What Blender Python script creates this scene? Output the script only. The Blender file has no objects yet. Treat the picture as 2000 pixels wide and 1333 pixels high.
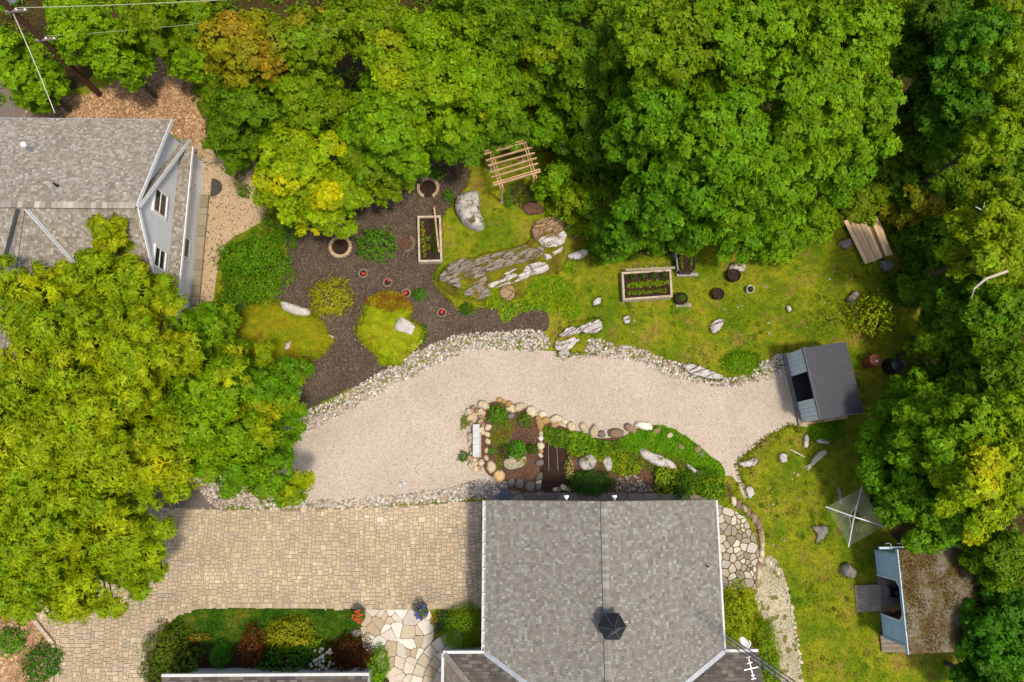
import bpy, math, random
import numpy as np
from mathutils import Vector, Matrix, noise as mnoise

rnd = random.Random(7)
rng = np.random.default_rng(7)
scene = bpy.context.scene
COL = scene.collection

# ------------------------------------------------------------------ camera
F, CX, CY, H = 1333.0, 1000.0, 666.5, 36.0
u_ = np.array([30.0, 262.0, 1333.0]); u_ /= np.linalg.norm(u_)
ex_ = np.array([1.0, 0, 0]) - u_ * u_[0]; ex_ /= np.linalg.norm(ex_)
ey_ = np.cross(u_, ex_)
RC = np.array([ex_, ey_, u_])
cam = bpy.data.cameras.new('camera')
cam.lens = 36.0 * F / 2000.0
cam.sensor_width = 36.0
cam.clip_end = 800
cam_ob = bpy.data.objects.new('camera', cam)
m4 = Matrix.Identity(4)
for i in range(3):
    for j in range(3):
        m4[i][j] = float(RC[i][j])
m4.translation = Vector((0, 0, H))
cam_ob.matrix_world = m4
COL.objects.link(cam_ob)
scene.camera = cam_ob

# ------------------------------------------------------------------ light
SUN_EL = math.radians(70)
SUN_DX, SUN_DY = 0.76, -0.65          # horizontal direction towards the sun
wd = bpy.data.worlds.new('World'); scene.world = wd; wd.use_nodes = True
nt = wd.node_tree
sky = nt.nodes.new('ShaderNodeTexSky'); sky.sky_type = 'NISHITA'; sky.sun_disc = False
sky.sun_elevation = SUN_EL; sky.sun_rotation = math.atan2(SUN_DX, SUN_DY)
sky.air_density = 1.0; sky.dust_density = 3.0; sky.ozone_density = 1.0
nt.nodes['Background'].inputs[1].default_value = 0.15
nt.links.new(sky.outputs[0], nt.nodes['Background'].inputs[0])
sl = bpy.data.lights.new('sun', 'SUN'); sl.energy = 2.35; sl.angle = math.radians(6.0)
sl.color = (1.0, 0.93, 0.80)
so = bpy.data.objects.new('sun', sl); COL.objects.link(so)
n_ = math.hypot(SUN_DX, SUN_DY)
sd = Vector((SUN_DX / n_ * math.cos(SUN_EL), SUN_DY / n_ * math.cos(SUN_EL), math.sin(SUN_EL)))
so.rotation_euler = sd.to_track_quat('Z', 'Y').to_euler()
so.location = (0, 0, 60)
vs = scene.view_settings
vs.view_transform = 'Standard'; vs.look = 'None'; vs.gamma = 1; vs.use_curve_mapping = False
vs.exposure = 0.60
scene.cycles.max_bounces = 6
scene.cycles.transparent_max_bounces = 8

# ------------------------------------------------------------------ helpers
def G(px, py, z=0.0):
    "point of the plane z seen at photo pixel px, py"
    d = RC @ np.array([px - CX, -(py - CY), -F]); t = (z - H) / d[2]
    return Vector((d[0] * t, d[1] * t, z))
def GX(px, py, x):
    "point of the vertical plane x = const seen at photo pixel"
    d = RC @ np.array([px - CX, -(py - CY), -F]); t = x / d[0]
    return Vector((x, d[1] * t, H + d[2] * t))
def mpp(z=0.0): return (H - z) / F * 1.02
def lin(c):
    c = c / 255.0
    return c / 12.92 if c <= 0.04045 else ((c + 0.055) / 1.055) ** 2.4
def C(r, g, b, k=0.72): return (lin(r) * k, lin(g) * k, lin(b) * k)
def jit(c, k): return tuple(v * k for v in c)
def gp(pts, z=0.0): return [tuple(G(x, y, z))[:2] for x, y in pts]

def spline(pts, per=6, closed=True):
    P = [np.array(p, float) for p in pts]; n = len(P); out = []
    for i in range(n if closed else n - 1):
        p0, p1, p2, p3 = (P[(i - 1) % n], P[i], P[(i + 1) % n], P[(i + 2) % n]) if closed else (P[max(i - 1, 0)], P[i], P[i + 1], P[min(i + 2, n - 1)])
        for k in range(per):
            t = k / per
            out.append(tuple(0.5 * (2 * p1 + (p2 - p0) * t + (2 * p0 - 5 * p1 + 4 * p2 - p3) * t * t + (3 * p1 - p0 - 3 * p2 + p3) * t ** 3)))
    if not closed: out.append(tuple(P[-1]))
    return out
def rough(pts, amp, per=6, seed=0, closed=True):
    s = spline(pts, per, closed); o = []
    for i, p in enumerate(s):
        v = mnoise.noise_vector(Vector((p[0] * 2.3, p[1] * 2.3, seed * 3.7))) + 0.6 * mnoise.noise_vector(Vector((p[0] * 7, p[1] * 7, seed)))
        o.append((p[0] + v[0] * amp, p[1] + v[1] * amp))
    return o
def area2(p): return sum(p[i][0] * p[(i + 1) % len(p)][1] - p[(i + 1) % len(p)][0] * p[i][1] for i in range(len(p)))
def ccw(p): return list(p) if area2(p) > 0 else list(p)[::-1]
def inside(poly, X, Y):
    X = np.asarray(X); Y = np.asarray(Y); r = np.zeros(X.shape, bool); n = len(poly)
    for i in range(n):
        x1, y1 = poly[i]; x2, y2 = poly[(i + 1) % n]
        if y1 == y2: continue
        c = ((y1 > Y) != (y2 > Y)) & (X < (x2 - x1) * (Y - y1) / (y2 - y1) + x1)
        r ^= c
    return r
def clip(poly, cl):
    "Sutherland-Hodgman: poly clipped by convex ccw cl"
    out = list(poly)
    for i in range(len(cl)):
        a = cl[i]; b = cl[(i + 1) % len(cl)]; inp = out; out = []
        if not inp: return []
        def side(p): return (b[0] - a[0]) * (p[1] - a[1]) - (b[1] - a[1]) * (p[0] - a[0])
        for k in range(len(inp)):
            p, q = inp[k - 1], inp[k]; sp, sq = side(p), side(q)
            if (sp >= 0) != (sq >= 0):
                t = sp / (sp - sq); out.append((p[0] + (q[0] - p[0]) * t, p[1] + (q[1] - p[1]) * t))
            if sq >= 0: out.append(q)
    return out
def scatter(poly, n, g=rng):
    xs = [p[0] for p in poly]; ys = [p[1] for p in poly]
    X = g.uniform(min(xs), max(xs), n); Y = g.uniform(min(ys), max(ys), n)
    k = inside(poly, X, Y); return X[k], Y[k]

# ------------------------------------------------------------------ materials
MATS = {}
def newmat(name):
    m = bpy.data.materials.new(name); m.use_nodes = True
    t = m.node_tree; b = t.nodes['Principled BSDF']; MATS[name] = m
    return m, t, b
def N(t, kind, **kw):
    n = t.nodes.new(kind)
    for k, v in kw.items():
        if k in ('inp',):
            for kk, vv in v.items(): n.inputs[kk].default_value = vv
        else: setattr(n, k, v)
    return n
def noise(t, pos, scale, detail=3, rough_=0.55):
    n = N(t, 'ShaderNodeTexNoise', inp={'Scale': scale, 'Detail': detail, 'Roughness': rough_})
    t.links.new(pos, n.inputs['Vector']); return n.outputs['Fac']
def ramp(t, fac, stops):
    r = N(t, 'ShaderNodeValToRGB'); e = r.color_ramp.elements
    while len(e) < len(stops): e.new(0.5)
    for el, (p, c) in zip(e, stops): el.position = p; el.color = (*c, 1)
    t.links.new(fac, r.inputs[0]); return r.outputs[0]
def mix(t, fac, a, b, mode='MIX'):
    m = N(t, 'ShaderNodeMix', data_type='RGBA', blend_type=mode)
    for s, v in ((m.inputs[6], a), (m.inputs[7], b)):
        if isinstance(v, tuple): s.default_value = (*v, 1)
        else: t.links.new(v, s)
    if isinstance(fac, (int, float)): m.inputs[0].default_value = fac
    else: t.links.new(fac, m.inputs[0])
    return m.outputs[2]
def bump(t, b, h, strength, dist):
    n = N(t, 'ShaderNodeBump', inp={'Strength': strength, 'Distance': dist})
    t.links.new(h, n.inputs['Height']); t.links.new(n.outputs[0], b.inputs['Normal'])
def posn(t): return N(t, 'ShaderNodeNewGeometry').outputs['Position']

def solid(name, c, rough_=0.7, var=0.25, scale=6.0, metal=0.0, bump_=0.15, spec=0.3, c2=None):
    "a colour with worn variation over it"
    m, t, b = newmat(name); p = posn(t)
    lo = tuple(x * (1 - var) for x in c) if c2 is None else c2
    hi = tuple(min(1, x * (1 + var * 0.6)) for x in c)
    f = noise(t, p, scale, 4, 0.65)
    t.links.new(ramp(t, f, [(0.3, lo), (0.7, hi)]), b.inputs['Base Color'])
    b.inputs['Roughness'].default_value = rough_; b.inputs['Metallic'].default_value = metal
    b.inputs['Specular IOR Level'].default_value = spec
    if bump_: bump(t, b, noise(t, p, scale * 6, 3), bump_, 0.02)
    return m
def attr(name, rough_=0.75, spec=0.25, fine=30.0, var=0.2, trans=0.0, bump_=0.2, metal=0.0):
    "colour from the 'col' attribute of each piece, fine grain over it"
    m, t, b = newmat(name); p = posn(t)
    a = N(t, 'ShaderNodeAttribute', attribute_name='col').outputs['Color']
    if var:
        f = noise(t, p, fine, 3, 0.7)
        a = mix(t, 1.0, a, ramp(t, f, [(0.25, (1 - var,) * 3), (0.75, (1 + var,) * 3)]), 'MULTIPLY')
    if trans and name == 'leaf': a = mix(t, 1.0, a, (1.2, 1.0, 0.55), 'MULTIPLY')
    t.links.new(a, b.inputs['Base Color'])
    b.inputs['Roughness'].default_value = rough_; b.inputs['Specular IOR Level'].default_value = spec
    b.inputs['Metallic'].default_value = metal
    if bump_: bump(t, b, noise(t, p, fine * 1.5, 3), bump_, 0.01)
    if trans:
        tr = N(t, 'ShaderNodeBsdfTranslucent')
        cc = mix(t, 1.0, a, (1.25, 1.15, 0.5), 'MULTIPLY'); t.links.new(cc, tr.inputs[0])
        ms = N(t, 'ShaderNodeMixShader', inp={0: trans})
        t.links.new(b.outputs[0], ms.inputs[1]); t.links.new(tr.outputs[0], ms.inputs[2])
        t.links.new(ms.outputs[0], t.nodes['Material Output'].inputs[0])
    return m

def lawn_mat(name, dark, mid, pale, dry, patch=0.35, off=0.0):
    m, t, b = newmat(name); p = posn(t)
    mp = N(t, 'ShaderNodeVectorMath', operation='ADD'); mp.inputs[1].default_value = (off, off, 0)
    t.links.new(p, mp.inputs[0]); p = mp.outputs[0]
    base = ramp(t, noise(t, p, patch, 5, 0.65), [(0.28, dark), (0.44, mid), (0.57, pale), (0.7, dry)])
    f2 = ramp(t, noise(t, p, 2.6, 4, 0.7), [(0.3, (0.6, 0.68, 0.6)), (0.7, (1.25, 1.2, 1.2))])
    f3 = ramp(t, noise(t, p, 19, 4, 0.8), [(0.25, (0.55, 0.6, 0.55)), (0.75, (1.35, 1.3, 1.3))])
    if name == 'lawn':
        k = ramp(t, noise(t, p, 0.9, 7, 0.72), [(0.53, (0, 0, 0)), (0.66, (0.8,) * 3)]); base = mix(t, k, base, dry)
        k = ramp(t, noise(t, p, 1.7, 6, 0.7), [(0.6, (0, 0, 0)), (0.68, (0.6,) * 3)]); base = mix(t, k, base, tuple(v * 0.55 for v in mid))
    c = mix(t, 1.0, mix(t, 1.0, base, f2, 'MULTIPLY'), f3, 'MULTIPLY')
    t.links.new(c, b.inputs['Base Color']); b.inputs['Roughness'].default_value = 0.9
    b.inputs['Specular IOR Level'].default_value = 0.1
    bump(t, b, noise(t, p, 22, 4, 0.8), 0.7, 0.06)
    return m
def grit_mat(name, cols, cell, fine, big=0.35, bigvar=0.12, bs=0.5, flecks=None):
    "gravel, mulch, litter: cells of colour with broad tone shifts"
    m, t, b = newmat(name); p = posn(t)
    v = N(t, 'ShaderNodeTexVoronoi', inp={'Scale': cell}); t.links.new(p, v.inputs['Vector'])
    sep = N(t, 'ShaderNodeSeparateColor'); t.links.new(v.outputs['Color'], sep.inputs[0])
    n = len(cols)
    c = ramp(t, sep.outputs[0], [(i / (n - 1), cc) for i, cc in enumerate(cols)])
    f = ramp(t, noise(t, p, fine, 3, 0.75), [(0.25, (0.72,) * 3), (0.75, (1.22,) * 3)])
    g = ramp(t, noise(t, p, big, 4, 0.6), [(0.3, (1 - bigvar,) * 3), (0.7, (1 + bigvar,) * 3)])
    c = mix(t, 1.0, mix(t, 1.0, c, f, 'MULTIPLY'), g, 'MULTIPLY')
    if flecks:
        w = N(t, 'ShaderNodeTexVoronoi', inp={'Scale': flecks[1]}); t.links.new(p, w.inputs['Vector'])
        s2 = N(t, 'ShaderNodeSeparateColor'); t.links.new(w.outputs['Color'], s2.inputs[0])
        k = N(t, 'ShaderNodeMath', operation='GREATER_THAN'); k.inputs[1].default_value = flecks[2]
        t.links.new(s2.outputs[1], k.inputs[0]); c = mix(t, k.outputs[0], c, flecks[0])
    t.links.new(c, b.inputs['Base Color']); b.inputs['Roughness'].default_value = 0.92
    b.inputs['Specular IOR Level'].default_value = 0.15
    bump(t, b, v.outputs['Distance'], bs, 0.03)
    return m
def rock_mat(name, base, dark, moss, mossy=0.5, stretch=(1, 1, 1)):
    m, t, b = newmat(name); p = posn(t)
    mp = N(t, 'ShaderNodeMapping'); mp.inputs['Scale'].default_value = stretch; mp.inputs['Rotation'].default_value = (0, 0, -0.45)
    t.links.new(p, mp.inputs[0]); q = mp.outputs[0]
    c = ramp(t, noise(t, q, 3.2, 6, 0.72), [(0.33, dark), (0.46, base), (0.68, tuple(min(1, x * 1.25) for x in base))])
    g = ramp(t, noise(t, q, 24, 4, 0.7), [(0.3, (0.62,) * 3), (0.65, (1.2,) * 3)])
    c = mix(t, 1.0, c, g, 'MULTIPLY')
    if mossy > 0:
        k = ramp(t, noise(t, p, 1.9, 6, 0.75), [(1 - mossy - 0.04, (0, 0, 0)), (1 - mossy + 0.04, (1, 1, 1))])
        c = mix(t, k, c, mix(t, noise(t, p, 14, 3), moss[0], moss[1]))
    t.links.new(c, b.inputs['Base Color']); b.inputs['Roughness'].default_value = 0.85
    b.inputs['Specular IOR Level'].default_value = 0.2
    bump(t, b, noise(t, q, 9, 6, 0.75), 0.9, 0.06)
    return m
def wood_mat(name, a, d, angle=0.0, rough_=0.75):
    m, t, b = newmat(name); p = posn(t)
    mp = N(t, 'ShaderNodeMapping'); mp.inputs['Rotation'].default_value = (0, 0, angle); mp.inputs['Scale'].default_value = (1, 14, 8)
    t.links.new(p, mp.inputs[0])
    c = ramp(t, noise(t, mp.outputs[0], 1.6, 5, 0.7), [(0.3, d), (0.62, a)])
    g = ramp(t, noise(t, p, 2.2, 4), [(0.3, (0.72,) * 3), (0.7, (1.15,) * 3)])
    t.links.new(mix(t, 1.0, c, g, 'MULTIPLY'), b.inputs['Base Color'])
    b.inputs['Roughness'].default_value = rough_; b.inputs['Specular IOR Level'].default_value = 0.2
    return m

LEAF = attr('leaf', 0.55, 0.14, 3.0, 0.0, 0.4, 0.0)
PETAL = attr('petal', 0.6, 0.2, 3.0, 0.0, 0.2, 0.0)
SHING = attr('shingle', 0.9, 0.12, 42.0, 0.22, 0.0, 0.4)
STONE = attr('stone', 0.85, 0.2, 13.0, 0.22, 0.0, 0.5)
PAVER = attr('paver', 0.85, 0.2, 26.0, 0.2, 0.0, 0.3)
PAINTCOL = attr('board', 0.8, 0.2, 9.0, 0.22, 0.0, 0.2)
LAWN = lawn_mat('lawn', C(84, 114, 12), C(114, 133, 14), C(148, 150, 28), C(156, 126, 62), 0.42)
OUTM = lawn_mat('outcrop_moss', C(92, 76, 34), C(116, 104, 30), C(134, 134, 24), C(116, 84, 46), 0.9, 11)
GRASS = lawn_mat('front_lawn', C(48, 88, 14), C(66, 106, 18), C(92, 122, 26), C(130, 124, 40), 0.8, 31)
FLOOR = grit_mat('forest_floor', [C(46, 34, 18), C(70, 52, 24), C(52, 60, 16), C(96, 66, 34)], 14, 30, 0.4, 0.3, 0.6)
LITTER = grit_mat('leaf_litter', [C(138, 104, 70), C(176, 136, 98), C(204, 168, 130), C(150, 112, 70), C(188, 146, 104)], 13, 26, 0.5, 0.28, 0.8, (C(214, 182, 146), 9, 0.93))
MULCH = grit_mat('mulch', [C(70, 55, 44), C(92, 76, 62), C(114, 98, 82), C(80, 66, 52)], 24, 34, 0.45, 0.3, 0.8, (C(128, 114, 102), 16, 0.978))
GRAVEL = grit_mat('gravel', [C(191, 173, 151), C(206, 188, 167), C(215, 199, 180), C(179, 160, 137), C(210, 193, 173)], 30, 44, 0.3, 0.10, 0.5, (C(164, 150, 132), 24, 0.92))
GRAVEL2 = grit_mat('tan_gravel', [C(176, 150, 114), C(200, 172, 134), C(212, 186, 150), C(158, 132, 98)], 24, 40, 0.3, 0.1, 0.6, (C(110, 92, 70), 14, 0.93))
GRAVEL3 = grit_mat('path_gravel', [C(150, 136, 104), C(188, 172, 138), C(206, 194, 164), C(120, 112, 84)], 20, 30, 0.6, 0.22, 0.6, (C(120, 116, 60), 4, 0.9))
ASPH = grit_mat('asphalt', [C(104, 92, 82), C(128, 114, 102), C(144, 128, 114)], 40, 60, 0.5, 0.16, 0.4)
SOIL = grit_mat('soil', [C(76, 52, 38), C(104, 74, 56), C(122, 90, 70), C(88, 62, 44)], 20, 40, 0.8, 0.22, 0.7)
DSOIL = grit_mat('dark_soil', [C(40, 27, 18), C(62, 44, 32), C(76, 56, 42)], 26, 44, 0.9, 0.2, 0.7)
MOSSG = lawn_mat('moss', C(100, 116, 10), C(128, 140, 12), C(154, 146, 22), C(134, 96, 24), 0.42, 7.5)
MOSSY = lawn_mat('bright_moss', C(106, 132, 6), C(140, 158, 10), C(158, 164, 22), C(150, 122, 22), 0.6, 3.1)
mossc = (C(96, 78, 24), C(140, 128, 20))
LEDGE = rock_mat('ledge', C(164, 150, 134), C(74, 60, 46), mossc, 0.42, (0.8, 3.4, 1))
LEDGET = rock_mat('tan_ledge', C(180, 148, 112), C(112, 84, 56), mossc, 0.26, (0.7, 5.5, 1))
QUARTZ = rock_mat('quartz', C(212, 202, 194), C(128, 108, 92), mossc, 0.38)
BOULDER = rock_mat('boulder', C(196, 190, 178), C(112, 100, 80), (C(84, 70, 30), C(120, 108, 40)), 0.43)
WHITEROCK = rock_mat('white_rock', C(206, 198, 186), C(160, 150, 138), mossc, 0.0)
GREYROCK = rock_mat('grey_rock', C(140, 134, 124), C(84, 78, 70), mossc, 0.3)
PINE = wood_mat('new_pine', C(226, 186, 142), C(192, 148, 104), -0.3)
PALEWOOD = wood_mat('pale_wood', C(214, 196, 170), C(176, 154, 126), 0.0)
GREYWOOD = wood_mat('grey_wood', C(164, 152, 136), C(118, 106, 92), 0.0)
BARK = solid('bark', C(96, 78, 58), 0.9, 0.4, 9, bump_=0.6)
DEADWOOD = solid('dead_wood', C(206, 192, 168), 0.8, 0.3, 9)
POLEW = solid('pole_wood', C(92, 62, 40), 0.85, 0.4, 5, bump_=0.4)
WHITE = solid('white_paint', C(242, 240, 236, .85), 0.5, 0.12, 3, bump_=0.05)
SIDING = solid('grey_siding', C(232, 230, 228, .84), 0.6, 0.1, 2, bump_=0.05)
BLUE = solid('blue_siding', C(184, 210, 224, .82), 0.65, 0.12, 3, bump_=0.1)
TRIMB = solid('blue_trim', C(184, 206, 216), 0.6, 0.12, 3, bump_=0.05)
BLACK = solid('black_metal', C(30, 31, 33), 0.45, 0.3, 5, metal=0.0, spec=0.5, bump_=0.05)
DKMETAL = solid('dark_metal', C(72, 72, 76), 0.5, 0.12, 4, spec=0.4, bump_=0.05)
GREYMET = solid('grey_metal', C(170, 172, 174), 0.45, 0.2, 4, metal=0.2, spec=0.5, bump_=0.05)
ALU = solid('aluminium', C(214, 212, 206), 0.4, 0.12, 4, metal=0.3, spec=0.5, bump_=0.0)
GLASS = solid('window_glass', C(40, 44, 48), 0.08, 0.2, 1.5, spec=0.7, bump_=0.0)
RUST = solid('rust', C(150, 84, 52), 0.8, 0.5, 7, bump_=0.3, c2=C(86, 44, 28))
TRIMW = solid('trim_white', C(214, 212, 206), 0.6, 0.14, 3, bump_=0.05)
CONC = solid('concrete', C(168, 158, 146), 0.85, 0.22, 5, bump_=0.3)
SLATE = solid('slate', C(104, 100, 96), 0.8, 0.3, 3, bump_=0.3)
CLAY = solid('stump_wood', C(132, 112, 92), 0.85, 0.35, 8, bump_=0.4)
PLASTIC = solid('black_plastic', C(32, 30, 28), 0.5, 0.25, 5, spec=0.4)
FABRIC = solid('grow_bag', C(34, 28, 24), 0.9, 0.25, 8)
TARP = solid('blue_plastic', C(30, 84, 170), 0.5, 0.2, 8)
DECK = solid('roof_deck', C(96, 90, 84), 0.9, 0.2, 5)
MOSSROOF, t_, b_ = newmat('moss_roof')
p_ = posn(t_)
c_ = ramp(t_, noise(t_, p_, 1.1, 5, 0.7), [(0.3, C(84, 64, 30)), (0.48, C(112, 92, 50)), (0.58, C(134, 124, 104)), (0.72, C(100, 96, 44))])
c_ = mix(t_, 1.0, c_, ramp(t_, noise(t_, p_, 16, 4, 0.8), [(0.3, (0.5,) * 3), (0.7, (1.35,) * 3)]), 'MULTIPLY')
t_.links.new(c_, b_.inputs['Base Color']); b_.inputs['Roughness'].default_value = 0.95
bump(t_, b_, noise(t_, p_, 14, 4, 0.8), 0.9, 0.06)

# ------------------------------------------------------------------ objects
def wloc(o):
    v = Vector((0, 0, 0))
    while o is not None: v = v + o.location; o = o.parent
    return v
def setp(o, label=None, cat=None, group=None, kind=None):
    if label: o['label'] = label
    if cat: o['category'] = cat
    if group: o['group'] = group
    if kind: o['kind'] = kind
    return o
def thing(name, label, cat, loc=(0, 0, 0), group=None):
    o = bpy.data.objects.new(name, None); o.location = loc; o.empty_display_size = 0.3
    COL.objects.link(o); return setp(o, label, cat, group)

class MB:
    def __init__(s): s.v = []; s.f = []; s.c = []; s.col = None
    def add(s, vs, fs, col=None):
        b = len(s.v); s.v.extend([tuple(v) for v in vs])
        for f in fs: s.f.append(tuple(i + b for i in f)); s.c.append(col if col is not None else s.col)
        return s
    def box(s, c, size, rot=0.0, col=None):
        cx, cy, cz = c; sx, sy, sz = [k / 2 for k in size]; ca, sa = math.cos(rot), math.sin(rot)
        vs = [(cx + x * sx * ca - y * sy * sa, cy + x * sx * sa + y * sy * ca, cz + z * sz) for z in (-1, 1) for y in (-1, 1) for x in (-1, 1)]
        return s.add(vs, [(0, 2, 3, 1), (4, 5, 7, 6), (0, 1, 5, 4), (1, 3, 7, 5), (3, 2, 6, 7), (2, 0, 4, 6)], col)
    def beam(s, a, b, w, h, up=(0, 0, 1), col=None):
        a = Vector(a); b = Vector(b); d = (b - a).normalized(); r = d.cross(Vector(up))
        if r.length < 1e-4: r = d.cross(Vector((1, 0, 0)))
        r.normalize(); q = r.cross(d)
        vs = [p + r * (i * w / 2) + q * (j * h / 2) for p in (a, b) for i, j in ((-1, -1), (1, -1), (1, 1), (-1, 1))]
        return s.add(vs, [(3, 2, 1, 0), (4, 5, 6, 7), (0, 1, 5, 4), (1, 2, 6, 5), (2, 3, 7, 6), (3, 0, 4, 7)], col)
    def prism(s, pts, z0, z1, col=None, top=1.0):
        pts = ccw(pts); n = len(pts); cx = sum(p[0] for p in pts) / n; cy = sum(p[1] for p in pts) / n
        vs = [(p[0], p[1], z0) for p in pts] + [(cx + (p[0] - cx) * top, cy + (p[1] - cy) * top, z1) for p in pts]
        return s.add(vs, [tuple(range(n))[::-1], tuple(range(n, 2 * n))] + [(i, (i + 1) % n, n + (i + 1) % n, n + i) for i in range(n)], col)
    def tube(s, path, rad, n=8, col=None):
        P = [Vector(p) for p in path]; rad = rad if isinstance(rad, (list, tuple)) else [rad] * len(P)
        vs = []; fs = []; ref = None
        for i, p in enumerate(P):
            d = (P[min(i + 1, len(P) - 1)] - P[max(i - 1, 0)]).normalized()
            if ref is None: ref = d.orthogonal().normalized()
            a = (ref - d * ref.dot(d)).normalized(); b = d.cross(a); ref = a
            for k in range(n):
                t = 2 * math.pi * k / n; vs.append(p + (a * math.cos(t) + b * math.sin(t)) * rad[i])
        for i in range(len(P) - 1):
            for k in range(n): fs.append((i * n + k, i * n + (k + 1) % n, (i + 1) * n + (k + 1) % n, (i + 1) * n + k))
        fs += [tuple(range(n))[::-1], tuple(range((len(P) - 1) * n, len(P) * n))]
        return s.add(vs, fs, col)
    def lathe(s, c, prof, n=20, col=None, caps=True):
        vs = []; fs = []
        for r, z in prof:
            for k in range(n):
                t = 2 * math.pi * k / n; vs.append((c[0] + r * math.cos(t), c[1] + r * math.sin(t), c[2] + z))
        for i in range(len(prof) - 1):
            for k in range(n): fs.append((i * n + k, i * n + (k + 1) % n, (i + 1) * n + (k + 1) % n, (i + 1) * n + k))
        if caps: fs += [tuple(range(n))[::-1], tuple(range((len(prof) - 1) * n, len(prof) * n))]
        return s.add(vs, fs, col)
    def build(s, name, mat, parent=None, origin=None, smooth=False):
        o3 = wloc(parent) if parent is not None else Vector(origin if origin is not None else (0, 0, 0))
        me = bpy.data.meshes.new(name)
        me.from_pydata([(v[0] - o3.x, v[1] - o3.y, v[2] - o3.z) for v in s.v], [], s.f)
        if any(c is not None for c in s.c):
            a = me.attributes.new('col', 'FLOAT_COLOR', 'FACE')
            a.data.foreach_set('color', np.array([(*(c or (0.3, 0.3, 0.3)), 1.0) for c in s.c], np.float32).ravel())
        if smooth: me.polygons.foreach_set('use_smooth', [True] * len(me.polygons))
        me.materials.append(mat); me.update()
        ob = bpy.data.objects.new(name, me); COL.objects.link(ob)
        if parent is not None: ob.parent = parent
        else: ob.location = o3
        return ob

def np_mesh(name, V, Q, cols, mat, parent=None, origin=(0, 0, 0), k=4):
    "V (n,3), Q (m,k), cols per vertex (n,3)"
    o3 = np.array(wloc(parent) if parent is not None else origin, float)
    me = bpy.data.meshes.new(name); nv, nf = len(V), len(Q)
    me.vertices.add(nv); me.vertices.foreach_set('co', (V - o3).astype(np.float32).ravel())
    me.loops.add(nf * k); me.loops.foreach_set('vertex_index', Q.astype(np.int32).ravel())
    me.polygons.add(nf); me.polygons.foreach_set('loop_start', np.arange(0, nf * k, k, dtype=np.int32))
    me.polygons.foreach_set('loop_total', np.full(nf, k, np.int32))
    if cols is not None:
        a = me.attributes.new('col', 'FLOAT_COLOR', 'POINT')
        a.data.foreach_set('color', np.concatenate([cols, np.ones((nv, 1))], 1).astype(np.float32).ravel())
    me.update(calc_edges=True); me.materials.append(mat)
    ob = bpy.data.objects.new(name, me); COL.objects.link(ob)
    if parent is not None: ob.parent = parent
    else: ob.location = tuple(o3)
    return ob
def nrm(a): return a / np.maximum(np.linalg.norm(a, axis=-1, keepdims=True), 1e-9)
def leaf_quads(P, Nn, size, aspect=0.75, dirs=None, fold=0.18, g=rng):
    "diamond leaves: P base points, Nn facing, returns V, Q"
    n = len(P); Nn = nrm(Nn)
    r = g.normal(size=(n, 3)) if dirs is None else dirs + 0.35 * g.normal(size=(n, 3))
    T = nrm(r - Nn * (r * Nn).sum(1, keepdims=True)); B = np.cross(Nn, T)
    L = size[:, None] if np.ndim(size) else np.full((n, 1), size); W = L * aspect * 0.5
    a = P - T * L * 0.5; c = P + T * L * 0.5 - Nn * L * 0.15
    b = P - T * L * 0.05 + B * W + Nn * L * fold; d = P - T * L * 0.05 - B * W + Nn * L * fold
    V = np.stack([a, b, c, d], 1).reshape(-1, 3)
    return V, np.arange(4 * n).reshape(-1, 4)
def leaf_tris(P, Nn, size, aspect=0.75, dirs=None, g=rng):
    n = len(P); Nn = nrm(Nn); r = g.normal(size=(n, 3)) if dirs is None else dirs + 0.35 * g.normal(size=(n, 3))
    T = nrm(r - Nn * (r * Nn).sum(1, keepdims=True)); B = np.cross(Nn, T); L = size[:, None]; W = L * aspect * 0.5
    V = np.stack([P - T * L * 0.4 + B * W, P - T * L * 0.4 - B * W, P + T * L * 0.6 - Nn * L * 0.12], 1).reshape(-1, 3)
    return V, np.arange(3 * n).reshape(-1, 3)
def tint(base, n, g, dv=0.16, dh=0.10):
    "n colours round a base (linear rgb)"
    v = np.exp(g.normal(0, dv, (n, 1))); h = g.normal(0, dh, (n, 1))
    c = np.array(base)[None] * v
    return np.clip(c * np.concatenate([1 + h, 1 + 0.15 * h, 1 - 0.3 * h], 1), 0.001, 0.95)

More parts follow.
